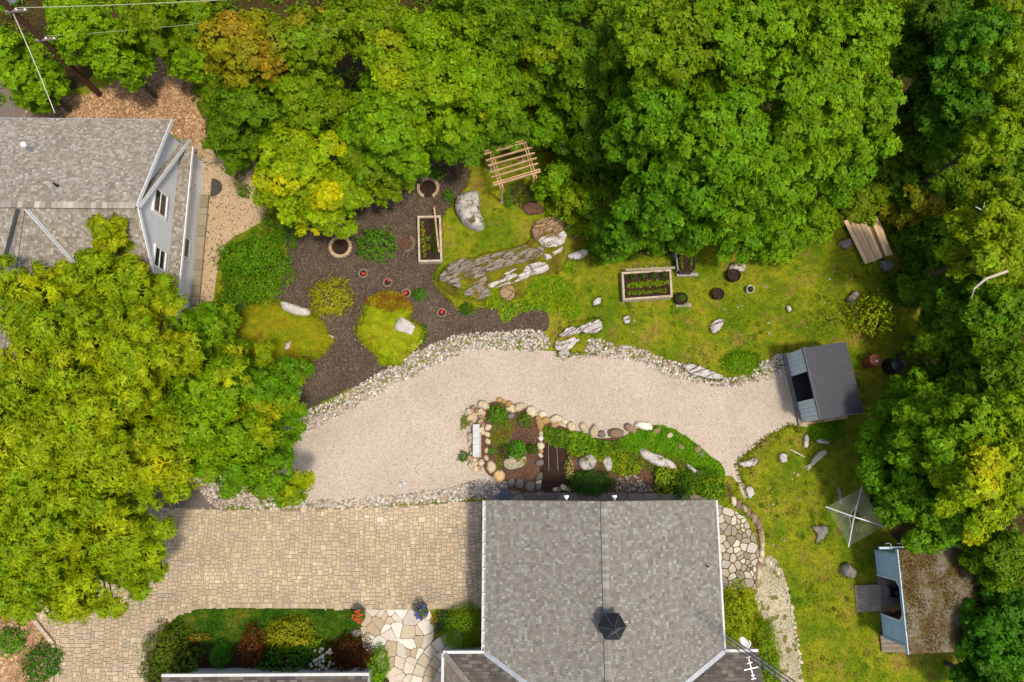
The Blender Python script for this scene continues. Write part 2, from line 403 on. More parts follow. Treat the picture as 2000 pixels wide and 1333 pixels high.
def crown_points(C0, R, Hc, g, nlobe=9, rc=0.55, dens=95, flat=0.75, gap=0.0):
    "leaf points and facings of a crown: two tiers of lobes -> clumps -> leaves"
    lob = []
    for tier, cov in ((0, 0.95), (1, 1.15)):
        A = 0.0; tries = 0
        while A < cov * R * R and tries < 400:
            tries += 1; lr = min(g.uniform(0.42, 0.98), R * 0.45) * (1.0 if tier == 0 else 1.1)
            a = g.uniform(0, 6.283); rr = max(0.0, (R - lr * 0.75)) * math.sqrt(g.uniform(0, 1))
            rr *= 0.94; x, y = rr * math.cos(a), rr * math.sin(a); z = Hc * (0.62 * (1 - (rr / R) ** 2) ** 0.8) + g.uniform(-0.55, 0.45) - tier * g.uniform(0.8, 1.9)
            if tier == 0 and any(q[4] == 0 and math.hypot(q[0] - x, q[1] - y) < 0.78 * max(q[3], lr) for q in lob): continue
            lob.append((x, y, z, lr, tier)); A += lr * lr
    for i in range(int(5 + R * 3)):      # sprays reaching past the outline
        a = g.uniform(0, 6.283); rr = R * g.uniform(0.92, 1.1); lr = g.uniform(0.2, 0.36)
        for k in range(2): lob.append(((rr - k * lr * 1.2) * math.cos(a), (rr - k * lr * 1.2) * math.sin(a), g.uniform(-0.6, 0.15) - 0.2 + k * 0.1, lr, 2))
    cl = []
    for lx, ly, lz, lr, tier in lob:
        if gap and g.random() < gap: continue
        m = int(4.6 * (lr / rc) ** 2) + 4
        d = nrm(g.normal(size=(m, 3))); d[:, 2] = np.abs(d[:, 2]) * 1.2 - 0.25; d = nrm(d)
        q = np.array([lx, ly, lz]) + d * lr * np.array([1, 1, 0.85]) * g.uniform(0.7, 1.12, (m, 1))
        cl.append(np.concatenate([q, d], 1))
    cl = np.concatenate(cl)
    m = len(cl); rcs = rc * g.uniform(0.55, 1.2, m)
    nl = max(8, int(dens * rc * rc * 3.6))
    d = nrm(g.normal(size=(m, nl, 3)) + 0.9 * cl[:, None, 3:] + np.array([0, 0, 0.3]))
    P = cl[:, None, :3] + d * rcs[:, None, None] * np.array([1, 1, 0.6]) * g.uniform(0.35, 1.15, (m, nl, 1)) ** 0.7
    Nn = nrm(0.8 * d + 0.5 * cl[:, None, 3:] + np.array([0, 0, 0.35]) + 0.42 * g.normal(size=(m, nl, 3)))
    idx = np.repeat(np.arange(m), nl)
    return P.reshape(-1, 3) + np.array(C0), Nn.reshape(-1, 3), idx, m, cl[:, :3] + np.array(C0), d.reshape(-1, 3)

def tree(name, label, cat, px, py, rpx, ztop, col, seed, leaf=0.19, aspect=0.8, rc=0.55, dens=95, nlobe=9, group=None, depth=1.15, col2=None,
         c2w=0.0, streak=False, gap=0.0, dv=0.15, dead=None, trunk=True, lean=(0, 0)):
    g = np.random.default_rng(seed); R = max(0.5, rpx * mpp(ztop - 1.0) - 0.34)
    Hc = min(R * depth, ztop * 0.8)
    c = G(px, py, ztop - 0.45 * Hc); base = (c.x + lean[0], c.y + lean[1], 0)
    o = thing(name, label, cat, base, group)
    P, Nn, idx, m, cl, dd = crown_points((c.x, c.y, ztop - Hc * 0.85), R, Hc, g, nlobe, rc, dens, 0.75, gap)
    n = len(P)
    cc = tint(col, m, g, dv * 0.8, 0.08)
    if col2 is not None:
        w = np.array([mnoise.noise(Vector((*(p * 0.55), ))) for p in cl]); w = np.clip((w + c2w) * 2.5, 0, 1)[:, None]
        cc = cc * (1 - w) + tint(col2, m, g, dv * 0.8, 0.08) * w
    lc = cc[idx] * np.exp(g.normal(0, dv, (n, 1)))
    dirs = (dd + np.array([0, 0, -0.5])) if streak else None
    V, Q = leaf_tris(P, Nn, leaf * g.uniform(0.55, 1.35, n), aspect, dirs, g)
    cr = np_mesh('crown', V, Q, np.repeat(np.clip(lc, 0.001, 0.9), 3, 0), LEAF, o, k=3); cr['kind'] = 'stuff'
    mb = MB(); tz = ztop - Hc * 0.75; r0 = 0.07 + R * 0.055
    top = Vector((c.x, c.y, tz))
    mb.tube([base, Vector(base).lerp(top, 0.5) + Vector((g.uniform(-.15, .15), g.uniform(-.15, .15), 0)), top], [r0, r0 * 0.75, r0 * 0.5], 8)
    pick = g.choice(m, min(9, m), replace=False)
    for i in pick:
        e = Vector(cl[i]); s0 = Vector(base).lerp(top, g.uniform(0.6, 0.98)); mid = s0.lerp(e, 0.5) + Vector((0, 0, -0.1 * R))
        mb.tube([s0, mid, e], [r0 * 0.4, r0 * 0.26, 0.02], 5)
    mb.build('trunk', BARK, o)
    for path, rr in (dead or []):
        db = MB(); db.tube(path, rr, 6); db.build('dead_branch', DEADWOOD, o)
    return o

def shrub(name, label, cat, px, py, rpx, h, col, seed, leaf=0.11, aspect=0.75, dens=None, z=0.0, group=None, ell=(1, 1), rot=0.0, streak=False, dv=0.16,
          col2=None, flat=0.9, lump=0.22, sub=None, spiky=False):
    "low dome of leaves with stems; ell stretches the plan"
    g = np.random.default_rng(seed); c = G(px, py, z + h * 0.7); R = rpx * mpp(z + h * 0.7)
    o = thing(name, label, cat, (c.x, c.y, z), group)
    dens = dens or 2.6 / (leaf * leaf * aspect)
    n = int(R * R * ell[0] * ell[1] * math.pi * dens * 1.25)
    d = nrm(g.normal(size=(n, 3))); d[:, 2] = np.abs(d[:, 2])
    ph = d * 2.6 + seed
    lm = np.array([mnoise.noise(Vector(p)) for p in (np.stack([ph[:, 0], ph[:, 1], ph[:, 2]], 1))]) if n < 40000 else np.zeros(n)
    rr = (1 + lump * 2.0 * lm) * g.uniform(0.72, 1.04, n)
    ca, sa = math.cos(rot), math.sin(rot)
    x = d[:, 0] * R * ell[0] * rr; y = d[:, 1] * R * ell[1] * rr
    P = np.stack([c.x + x * ca - y * sa, c.y + x * sa + y * ca, z + 0.04 + d[:, 2] * h * rr], 1)
    Nn = nrm(d * 0.9 + np.array([0, 0, 0.55]) + 0.5 * g.normal(size=(n, 3)))
    dirs = None
    if streak: dirs = d + np.array([0, 0, 0.2])
    if spiky: Nn = nrm(np.cross(d, g.normal(size=(n, 3)))) + np.array([0, 0, 0.4]); dirs = d
    lc = tint(col, n, g, dv, 0.09)
    if col2 is not None:
        w = (np.clip(lm * 2.2 + 0.35 + 0.5 * g.normal(size=n), 0, 1))[:, None]; lc = lc * (1 - w) + tint(col2, n, g, dv, 0.09) * w
    V, Q = leaf_quads(P, Nn, leaf * g.uniform(0.7, 1.3, n), aspect, dirs, 0.14, g)
    f = np_mesh('foliage', V, Q, np.repeat(lc, 4, 0), LEAF, o); f['kind'] = 'stuff'
    mb = MB()
    for i in range(6):
        a = g.uniform(0, 6.28); e = (c.x + math.cos(a) * R * 0.6 * min(ell), c.y + math.sin(a) * R * 0.6 * min(ell), z + h * 0.6)
        mb.tube([(c.x, c.y, z - 0.05), e], [max(0.012, R * 0.03), 0.006], 5)
    mb.build('stem', BARK, o)
    return o

def outline_blob(name, pts_px, h, mat, label=None, cat=None, z=0.0, seed=0, amp=0.05, lumps=0.3, lf=1.3, edge=(0.9, 0.65), parent=None, per=4, group=None, kind=None, tilt=(0, 0), zref=None):
    "solid rock or mound raised over an outline traced on the ground"
    zr = z if zref is None else zref
    o2 = ccw(rough(gp(pts_px, zr), amp, per, seed)); n = len(o2)
    cx = sum(p[0] for p in o2) / n; cy = sum(p[1] for p in o2) / n
    rings = [(1.0, -0.06), (1.0, 0.02), (edge[0] + (1 - edge[0]) * 0.4, edge[1]), (0.78, 0.9), (0.5, 1.0), (0.24, 1.0)]
    mb = MB(); vs = []; fs = []
    for k, (s_, t_2) in enumerate(rings):
        for p in o2:
            x = cx + (p[0] - cx) * s_; y = cy + (p[1] - cy) * s_
            zz = h * t_2
            if k > 1:
                q = Vector((x * lf, y * lf, seed * 1.7)); v = mnoise.noise(q) + 0.5 * mnoise.noise(q * 2.7) + 0.25 * mnoise.noise(q * 6.1)
                zz = max(0.015, zz + h * lumps * v + tilt[0] * (x - cx) + tilt[1] * (y - cy))
                w = mnoise.noise_vector(q * 3.0); x += w[0] * amp * 0.8; y += w[1] * amp * 0.8
            vs.append((x, y, z + zz))
    m = len(rings)
    for k in range(m - 1):
        for i in range(n): fs.append((k * n + i, k * n + (i + 1) % n, (k + 1) * n + (i + 1) % n, (k + 1) * n + i))
    vs.append((cx, cy, sum(v[2] for v in vs[-n:]) / n)); e = len(vs) - 1
    for i in range(n): fs.append(((m - 1) * n + i, (m - 1) * n + (i + 1) % n, e))
    mb.add(vs, fs)
    ob = mb.build(name, mat, parent, None if parent is not None else (cx, cy, z), smooth=True)
    return setp(ob, label, cat, group, kind)

def tufts_on(ob, n, size, mat, seed, name, label, spread=1.04, asp=0.4):
    "short moss or grass blades standing on the surface of a mound and ragged over its rim"
    from mathutils.bvhtree import BVHTree
    me = ob.data; L = ob.location; vs = [v.co + L for v in me.vertices]; tr = BVHTree.FromPolygons(vs, [tuple(p.vertices) for p in me.polygons])
    g = np.random.default_rng(seed); xs = [v.x for v in vs]; ys = [v.y for v in vs]; cx, cy = sum(xs) / len(xs), sum(ys) / len(ys); P = []
    for x, y in zip(g.uniform(min(xs), max(xs), n), g.uniform(min(ys), max(ys), n)):
        h = tr.ray_cast(Vector((x, y, 9)), Vector((0, 0, -1)))[0]
        if h is not None: P.append((cx + (x - cx) * spread, cy + (y - cy) * spread, max(0.02, h.z - (0.03 if spread > 1 else 0)) + size * 0.15))
    P = np.array(P); V, Q = leaf_quads(P, nrm(g.normal(size=P.shape) + np.array([0, 0, 0.8])), size * g.uniform(0.5, 1.5, len(P)), asp, None, 0.08, g)
    return setp(np_mesh(name, V, Q, None, mat), label, 'moss', None, 'stuff')
def stone_blob(mb, c, r, h, g, col=None, ell=1.0, rot=0.0, n=9):
    "a loose stone as a low faceted lump"
    ca, sa = math.cos(rot), math.sin(rot); vs = []
    prof = [(0.92, 0.0), (1.0, 0.45), (0.72, 0.88), (0.3, 1.0)]
    ang = [2 * math.pi * k / n + g.uniform(-0.2, 0.2) for k in range(n)]; rr = [g.uniform(0.8, 1.12) for _ in range(n)]
    for s_, t_2 in prof:
        for k in range(n):
            x = math.cos(ang[k]) * rr[k] * r * s_ * ell; y = math.sin(ang[k]) * rr[k] * r * s_ / ell
            vs.append((c[0] + x * ca - y * sa, c[1] + x * sa + y * ca, c[2] + h * t_2 * g.uniform(0.9, 1.08)))
    fs = [(i * n + k, i * n + (k + 1) % n, (i + 1) * n + (k + 1) % n, (i + 1) * n + k) for i in range(3) for k in range(n)]
    fs.append(tuple(range(3 * n, 4 * n)))
    mb.add(vs, fs, col)

def sheet(name, pts_px, z, mat, amp=0.06, per=6, seed=0, raw=False):
    p = gp(pts_px) if raw else rough(gp(pts_px), amp, per, seed)
    p = ccw(p); mb = MB(); mb.add([(x, y, z) for x, y in p], [tuple(range(len(p)))])
    o = mb.build(name, mat); o['kind'] = 'structure'; return o, p

def pebbles(name, polys, dens, r0, r1, palette, z, seed, label=None, cat='stones'):
    g = np.random.default_rng(seed); V = []; Q = []; Cc = []
    base = np.array([[0, 0, 1], [1, 0, 0.1], [0.5, 0.87, 0.1], [-0.5, 0.87, 0.1], [-1, 0, 0.1], [-0.5, -0.87, 0.1], [0.5, -0.87, 0.1],
                     [0.62, 0.36, 0.75], [-0.0, 0.72, 0.75], [-0.62, 0.36, 0.75], [-0.62, -0.36, 0.75], [0, -0.72, 0.75], [0.62, -0.36, 0.75]], float)
    tri = []
    for k in range(6):
        a, b = 7 + k, 7 + (k + 1) % 6; lo, lo2 = 1 + k, 1 + (k + 1) % 6
        tri += [(0, a, b), (lo, lo2, a), (a, lo2, b)]
    tri = np.array(tri); pts = []
    for poly in polys:
        A = abs(area2(poly)) / 2; xs = [p[0] for p in poly]; ys = [p[1] for p in poly]
        n = int(dens * (max(xs) - min(xs)) * (max(ys) - min(ys))); X, Y = scatter(poly, n, g); pts.append(np.stack([X, Y], 1))
    pts = np.concatenate(pts); n = len(pts)
    r = g.uniform(0, 1, n) ** 1.8 * (r1 - r0) + r0; an = g.uniform(0, 6.28, n); el = g.uniform(0.72, 1.3, n)
    bj = base[None] * (1 + 0.16 * g.normal(size=(n, 13, 3)))
    x = bj[:, :, 0] * (r * el)[:, None]; y = bj[:, :, 1] * (r / el)[:, None]
    ca, sa = np.cos(an)[:, None], np.sin(an)[:, None]
    V = np.stack([pts[:, :1] + x * ca - y * sa, pts[:, 1:] + x * sa + y * ca, z + np.abs(bj[:, :, 2]) * (r * g.uniform(0.6, 1.0, n))[:, None]], 2).reshape(-1, 3)
    Q = (np.arange(n)[:, None, None] * 13 + tri[None]).reshape(-1, 3)
    pal = np.array(palette); cc = pal[g.integers(0, len(pal), n)] * np.exp(g.normal(0, 0.16, (n, 1)))
    ob = np_mesh(name, V, Q, np.repeat(np.clip(cc, 0, 0.9), 13, 0), STONE, None, (0, 0, 0), 3)
    setp(ob, label, cat, None, 'stuff'); return ob

def ground_cover(name, pts_px, h, col, seed, leaf=0.08, label=None, cat='plant', col2=None, dens=1.6, z=0.02, amp=0.07, aspect=0.75):
    g = np.random.default_rng(seed); poly = rough(gp(pts_px, z), amp, 5, seed)
    A = abs(area2(poly)) / 2; xs = [p[0] for p in poly]; ys = [p[1] for p in poly]; bb = (max(xs) - min(xs)) * (max(ys) - min(ys))
    n = int(2.3 * dens / (leaf * leaf * aspect * 0.5) * bb); X, Y = scatter(poly, n, g); n = len(X)
    # height swells away from the rim
    e = np.full(n, 9.0); pa = np.array(poly)
    for i in range(0, len(pa), 2): e = np.minimum(e, np.hypot(X - pa[i, 0], Y - pa[i, 1]))
    nz = np.array([mnoise.noise(Vector((a * 2.2, b * 2.2, seed))) for a, b in zip(X, Y)])
    hh = h * np.clip(e / 0.35, 0.15, 1) * (0.75 + 0.6 * nz)
    P = np.stack([X, Y, z + 0.02 + hh * g.uniform(0.6, 1.05, n)], 1)
    Nn = nrm(np.array([0, 0, 1.0]) + 0.55 * g.normal(size=(n, 3)))
    lc = tint(col, n, g, 0.18, 0.1)
    if col2 is not None:
        w = np.clip(nz * 2.4 + 0.4 + 0.35 * g.normal(size=n), 0, 1)[:, None]; lc = lc * (1 - w) + tint(col2, n, g, 0.18, 0.1) * w
    V, Q = leaf_quads(P, Nn, leaf * g.uniform(0.7, 1.3, n), aspect, None, 0.12, g)
    return setp(np_mesh(name, V, Q, np.repeat(lc, 4, 0), LEAF, None, (sum(xs) / len(xs), sum(ys) / len(ys), z)), label, cat, None, 'stuff')

def shingles(mb, O, U, V, poly, pal, expo=0.145, tab=(0.13, 0.26), thick=0.014, seed=1):
    O = Vector(O); U = Vector(U).normalized(); V = Vector(V).normalized(); Nn = U.cross(V).normalized()
    if Nn.z < 0: Nn = -Nn
    g = random.Random(seed); poly = ccw(poly); us = [p[0] for p in poly]; vs_ = [p[1] for p in poly]
    v = min(vs_)
    while v < max(vs_):
        x = min(us) - g.random() * tab[1]
        while x < max(us):
            w = g.uniform(*tab); q = clip([(x + 0.004, v), (x + w - 0.004, v), (x + w - 0.004, v + expo), (x + 0.004, v + expo)], poly); x += w
            if len(q) < 3 or abs(area2(q)) < 1e-4: continue
            k = len(q); c = g.choice(pal); s_ = math.exp(g.gauss(0, 0.08)); col = tuple(a * s_ for a in c); tk = thick * g.uniform(0.7, 1.5)
            bt = [O + U * a + V * b for a, b in q]; tp = [p + Nn * (0.003 + tk * (1 - (b - v) / expo)) for p, (a, b) in zip(bt, q)]
            mb.add(bt + tp, [tuple(range(k, 2 * k))] + [(i, (i + 1) % k, k + (i + 1) % k, k + i) for i in range(k)], col)
        v += expo
def slope(parent, pts3, pal, deck_mat=DECK, t=0.10, seed=1, name='roof_slope', expo=0.13, tab=(0.09, 0.18)):
    "a roof plane from its corner points (first two = eave, left to right seen from outside): deck slab and shingle courses"
    P = [Vector(p) for p in pts3]; U = (P[1] - P[0]).normalized(); nn = (P[1] - P[0]).cross(P[-1] - P[0]).normalized()
    if nn.z < 0: nn = -nn
    Vv = nn.cross(U).normalized()
    if Vv.z < 0: Vv = -Vv
    mb = MB(); k = len(P); mb.add(P + [p - nn * t for p in P], [tuple(range(k)), tuple(range(2 * k - 1, k - 1, -1))] + [(i, (i + 1) % k, k + (i + 1) % k, k + i) for i in range(k)])
    dk = mb.build(name, deck_mat, parent)
    sh = MB(); shingles(sh, P[0], U, Vv, [((p - P[0]).dot(U), (p - P[0]).dot(Vv)) for p in P], pal, expo, tab, 0.014, seed)
    so_ = sh.build('shingles', SHING, dk); so_['kind'] = 'stuff'
    return dk

# ================================================================== SETTING
mb = MB(); mb.add([(-150, -120, 0), (150, -120, 0), (150, 150, 0), (-150, 150, 0)], [(0, 1, 2, 3)])
mb.build('ground', LAWN)['kind'] = 'structure'

ZONES = []
def zone(*a, **k):
    o, p = sheet(*a, **k); ZONES.append(p); return p
zone('forest_floor', [(-400, -500), (2500, -500), (2500, 1500), (1990, 1500), (1940, 1300), (1930, 1080), (1760, 1060), (1690, 930), (1720, 800), (1790, 720), (1800, 600), (1790, 470), (1700, 380),
     (1600, 450), (1480, 470), (1380, 480), (1250, 500), (1150, 450), (1110, 330), (1040, 240), (930, 300), (840, 300), (700, 300), (560, 380), (490, 330), (440, 300), (420, 240), (330, 130), (220, 120), (80, 190), (-400, 150)], 0.004, FLOOR, amp=0.25, per=5, seed=2)
zone('leaf_litter_ground', [(215, 165), (260, 90), (320, 90), (350, 130), (395, 180), (430, 240), (440, 300), (400, 300), (330, 260), (250, 240), (60, 235), (60, 200), (130, 190)], 0.008, LITTER, amp=0.2, seed=3)
zone('asphalt_lane', [(-300, 120), (0, 130), (30, 170), (62, 215), (50, 330), (-300, 330)], 0.010, ASPH, amp=0.05, seed=4)
zone('tan_gravel_path', [(370, 285), (420, 290), (470, 300), (520, 330), (540, 400), (500, 440), (440, 480), (420, 560), (400, 660), (330, 700), (300, 600), (330, 400)], 0.012, GRAVEL2, amp=0.08, seed=5)
zone('mulch_bed', [(560, 860), (600, 800), (720, 745), (800, 698), (900, 660), (1000, 655), (1062, 648), (1072, 622), (1062, 606), (1010, 596), (950, 600), (905, 608), (885, 592), (856, 566), (848, 540), (862, 505),
     (864, 430), (885, 395), (905, 375), (920, 332), (880, 310), (780, 290), (680, 330), (560, 420), (560, 500), (530, 580), (440, 600), (430, 700), (480, 760), (540, 850)], 0.014, MULCH, amp=0.09, seed=6)
GRAVEL_P = zone('gravel_drive', [(380, 930), (480, 860), (570, 845), (640, 805), (760, 745), (840, 705), (900, 682), (980, 678), (1050, 684), (1130, 690), (1200, 692), (1260, 710), (1330, 735), (1420, 748), (1475, 738),
     (1520, 722), (1560, 700), (1600, 760), (1590, 828), (1540, 832), (1495, 855), (1465, 880), (1440, 905), (1448, 940), (1465, 965), (1452, 972), (1435, 935), (1418, 930), (1380, 930), (1200, 960), (960, 965), (860, 975), (700, 990), (480, 985), (400, 960)], 0.018, GRAVEL, amp=0.06, seed=8)
zone('asphalt_apron', [(200, 985), (220, 890), (380, 880), (410, 930), (425, 960), (440, 996), (330, 996)], 0.020, ASPH, amp=0.04, seed=9)
zone('path_east', [(1478, 1120), (1500, 1085), (1530, 1120), (1548, 1200), (1560, 1280), (1570, 1360), (1530, 1360), (1520, 1280), (1490, 1210), (1470, 1150)], 0.010, GRAVEL3, amp=0.06, seed=10)
zone('flower_bed', [(300, 1250), (330, 1235), (400, 1255), (480, 1258), (560, 1235), (640, 1255), (690, 1250), (720, 1270), (750, 1300), (780, 1345), (780, 1500), (270, 1500), (275, 1340)], 0.012, DSOIL, amp=0.05, seed=12)
zone('border_soil', [(-300, 1150), (60, 1190), (100, 1250), (100, 1400), (-300, 1500)], 0.006, LITTER, amp=0.08, seed=14)
FRONT_LAWN = zone('front_lawn', [(285, 1300), (300, 1252), (320, 1225), (345, 1202), (385, 1190), (440, 1187), (560, 1188), (700, 1190), (708, 1230), (700, 1262), (560, 1275), (420, 1275)], 0.008, GRASS, amp=0.02, seed=13)

# ---- pavers of the driveway: mixed sizes on a module grid
DRIVE = gp([(263, 986), (340, 992), (440, 996), (560, 996), (700, 992), (850, 985), (955, 978), (955, 1188), (700, 1189), (440, 1187), (385, 1190), (345, 1202), (320, 1225), (300, 1252), (285, 1300), (278, 1420),
            (100, 1420), (104, 1256), (72, 1208), (30, 1150), (60, 1060), (150, 1000)])
mb = MB(); mb.add([(x, y, 0.022) for x, y in ccw(DRIVE)], [tuple(range(len(DRIVE)))])
bed = mb.build('paver_driveway', solid('joint_sand', C(158, 140, 112), 0.9, 0.2, 9)); bed['kind'] = 'structure'
g = random.Random(3); u = 0.092
xs = [p[0] for p in DRIVE]; ys = [p[1] for p in DRIVE]; x0, y0 = min(xs), min(ys); nx = int((max(xs) - x0) / u) + 2; ny = int((max(ys) - y0) / u) + 2
occ = np.zeros((nx, ny), bool); tiles = []
sizes = [(2, 2)] * 6 + [(3, 2)] * 7 + [(2, 3)] * 2 + [(3, 3)] * 2 + [(4, 3)] + [(2, 1)]
for j in range(ny):
    for i in range(nx):
        if occ[i, j]: continue
        for a, b in g.sample(sizes, len(sizes)) + [(2, 1), (1, 2), (1, 1)]:
            if i + a <= nx and j + b <= ny and not occ[i:i + a, j:j + b].any():
                occ[i:i + a, j:j + b] = True; tiles.append((x0 + i * u, y0 + j * u, a * u, b * u)); break
cx_ = np.array([[t[0] + t[2] / 2, t[1] + t[3] / 2] for t in tiles]); ok = inside(DRIVE, cx_[:, 0], cx_[:, 1])
tiles = [t for t, k in zip(tiles, ok) if k]
pal = [C(190, 170, 138), C(196, 174, 140), C(182, 162, 132), C(190, 168, 140), C(178, 162, 138), C(202, 182, 152), C(194, 170, 138), C(186, 168, 136)]
def paver_verts(mb, t, col, g, ox=0, oy=0):
    x, y, w, h = t; e = 0.007; b = 0.013; z = 0.062 + g.uniform(-0.004, 0.004)
    lo = [(x + e, y + e), (x + w - e, y + e), (x + w - e, y + h - e), (x + e, y + h - e)]
    up = [(x + e + b, y + e + b), (x + w - e - b, y + e + b), (x + w - e - b, y + h - e - b), (x + e + b, y + h - e - b)]
    vs = [(a, c, 0.02) for a, c in lo] + [(a, c, z - 0.01) for a, c in lo] + [(a, c, z) for a, c in up]
    fs = [(8, 9, 10, 11)] + [(k + i, k + (i + 1) % 4, k + 4 + (i + 1) % 4, k + 4 + i) for k in (0, 4) for i in range(4)]
    mb.add(vs, fs, col)
rank = sorted(range(len(tiles)), key=lambda k: -(tiles[k][2] * tiles[k][3]) + (100 if (tiles[k][0] < -17 and tiles[k][1] > -6) or tiles[k][1] < -9.6 else 0) + g.random() * 0.03)
single = set(rank[:300]); rest = MB()
for k, t in enumerate(tiles):
    c = g.choice(pal); s_ = math.exp(g.gauss(0, 0.045)); 
    pale = mnoise.noise(Vector((t[0] * 0.35, t[1] * 0.7, 2.2)))
    s_ *= 1 + 0.22 * pale
    col = tuple(v * s_ for v in c)
    if k in single:
        q = MB(); paver_verts(q, t, col, g); q.build('paver', PAVER, bed)
    else: paver_verts(rest, t, col, g)
rest.build('paver_field', PAVER, bed)['kind'] = 'stuff'
# soldier course along the lawn curve
edge = spline(gp([(282, 1330), (285, 1300), (300, 1252), (320, 1225), (345, 1202), (385, 1190), (440, 1187), (560, 1188), (700, 1189), (945, 1189)]), 14, False)
q = MB(); acc = 0.0; last = edge[0]
for a, b in zip(edge, edge[1:]):
    d = Vector((b[0] - a[0], b[1] - a[1], 0)); L = d.length; an = math.atan2(d.y, d.x); s_ = 0.0
    while acc <= L:
        p = Vector((a[0], a[1], 0)) + d.normalized() * acc; c = g.choice(pal); k = math.exp(g.gauss(0, 0.1)) * 0.9
        q.box((p.x - math.sin(an) * -0.10, p.y + math.cos(an) * 0.10, 0.046), (0.145, 0.2, 0.044), an, tuple(v * k for v in c)); acc += 0.155
    acc -= L
q.build('border_pavers', PAVER, bed)['kind'] = 'stuff'

# ---- river stone borders
PALE = [jit(c, 0.8) for c in [C(226, 212, 190), C(214, 196, 168), C(196, 176, 150), C(236, 226, 210), C(170, 152, 132), C(206, 190, 176), C(190, 160, 124), C(150, 140, 130), C(222, 214, 204)]]
b1 = gp([(480, 880), (560, 825), (640, 785), (720, 740), (800, 693), (850, 670), (900, 653), (960, 650), (1020, 645), (1062, 648), (1068, 682), (1000, 684), (940, 684), (890, 697), (830, 724), (760, 760), (690, 800), (620, 835), (580, 855), (490, 900)])
b2 = gp([(1150, 662), (1200, 672), (1260, 685), (1300, 703), (1340, 713), (1380, 720), (1420, 738), (1455, 733), (1455, 752), (1400, 754), (1340, 744), (1290, 729), (1230, 704), (1150, 694)])
b3 = gp([(1462, 738), (1480, 714), (1505, 700), (1532, 692), (1545, 722), (1516, 736), (1474, 747)])
b4 = gp([(375, 905), (392, 960), (425, 990), (470, 994), (560, 994), (700, 990), (850, 982), (918, 976), (950, 972), (990, 955), (975, 933), (930, 938), (880, 953), (780, 966), (650, 978), (560, 976), (480, 962), (430, 945), (402, 915)])
pebbles('river_stones', [rough(b, 0.08, 4, 5) for b in (b1, b2, b3, b4)], 210, 0.035, 0.085, PALE, 0.02, 4, 'band of pale rounded river stones edging the gravel drive')

# ---- flagstones: voronoi cells cut to a patio outline
def cells(poly, n, seed, relax=2, amin=0.06):
    g = np.random.default_rng(seed); X, Y = scatter(poly, n * 6, g); P = np.stack([X, Y], 1)[:n]
    bx = [(min(p[0] for p in poly) - 1, min(p[1] for p in poly) - 1), (max(p[0] for p in poly) + 1, max(p[1] for p in poly) + 1)]
    out = []
    for it in range(relax + 1):
        out = []
        for i in range(len(P)):
            c = [(bx[0][0], bx[0][1]), (bx[1][0], bx[0][1]), (bx[1][0], bx[1][1]), (bx[0][0], bx[1][1])]
            for j in np.argsort(((P - P[i]) ** 2).sum(1))[1:16]:
                m_ = (P[i] + P[j]) / 2; d = P[j] - P[i]; t = np.array([-d[1], d[0]]); a = m_ - t * 50; b = m_ + t * 50
                res = []
                for k in range(len(c)):
                    p, q = np.array(c[k - 1]), np.array(c[k]); sp = ((m_ - p) * d).sum(); sq = ((m_ - q) * d).sum()
                    if (sp >= 0) != (sq >= 0): res.append(tuple(p + (q - p) * (sp / (sp - sq))))
                    if sq >= 0: res.append(tuple(q))
                c = res
                if len(c) < 3: break
            out.append(c if len(c) >= 3 else None)
        if it < relax:
            for i, c in enumerate(out):
                if c: P[i] = 0.5 * P[i] + 0.5 * np.mean(c, 0)
    res = []
    for c in out:
        if not c: continue
        q = clip(ccw(poly), ccw(c))
        if len(q) >= 3 and abs(area2(q)) > amin: res.append(q)
    return res
def flagstone(q, gap, z0, z1, col, g, parent, name='flagstone'):
    cx = sum(p[0] for p in q) / len(q); cy = sum(p[1] for p in q) / len(q); r = []
    for i, p in enumerate(q):     # shrink for the joint, cut the corners
        for o in (q[i - 1], q[(i + 1) % len(q)]):
            d = math.hypot(o[0] - p[0], o[1] - p[1]); k = min(0.28, 0.05 / max(d, 0.05)); r.append((p[0] + (o[0] - p[0]) * k, p[1] + (o[1] - p[1]) * k))
    s_ = []
    for x, y in r:
        d = math.hypot(x - cx, y - cy); f = max(0.3, 1 - gap / max(d, 0.02)); s_.append((cx + (x - cx) * f + g.uniform(-.008, .008), cy + (y - cy) * f + g.uniform(-.008, .008)))
    m = MB(); zt = z1 + g.uniform(-0.008, 0.008); m.prism(s_, z0, zt, col, 0.985); return m.build(name, STONE, parent)
def patio(name, poly_px, n, seed, gap, pal, joint, z=0.014, relax=1):
    poly = ccw(gp(poly_px)); mb = MB(); mb.add([(x, y, z) for x, y in poly], [tuple(range(len(poly)))])
    o = mb.build(name, joint); o['kind'] = 'structure'; ZONES.append(poly); g = random.Random(seed)
    for q in cells(poly, n, seed, relax):
        c = g.choice(pal); s_ = math.exp(g.gauss(0, 0.07)); flagstone(q, gap, z - 0.004, z + 0.032, tuple(v * s_ for v in c), g, o)
    return o
FLAG = [C(206, 192, 168), C(220, 208, 188), C(196, 178, 150), C(212, 198, 180), C(228, 220, 204), C(184, 164, 136)]
FLAG2 = [C(168, 152, 134), C(182, 168, 150), C(152, 138, 122), C(196, 184, 166), C(214, 200, 178), C(160, 144, 130)]
patio('flagstone_forecourt', [(708, 1190), (838, 1190), (850, 1215), (846, 1250), (838, 1262), (822, 1290), (815, 1330), (815, 1400), (775, 1400), (760, 1330), (730, 1285), (708, 1262), (704, 1230)], 46, 5, 0.012, FLAG, solid('pale_joint', C(150, 130, 104), 0.9, 0.3, 9), relax=0)
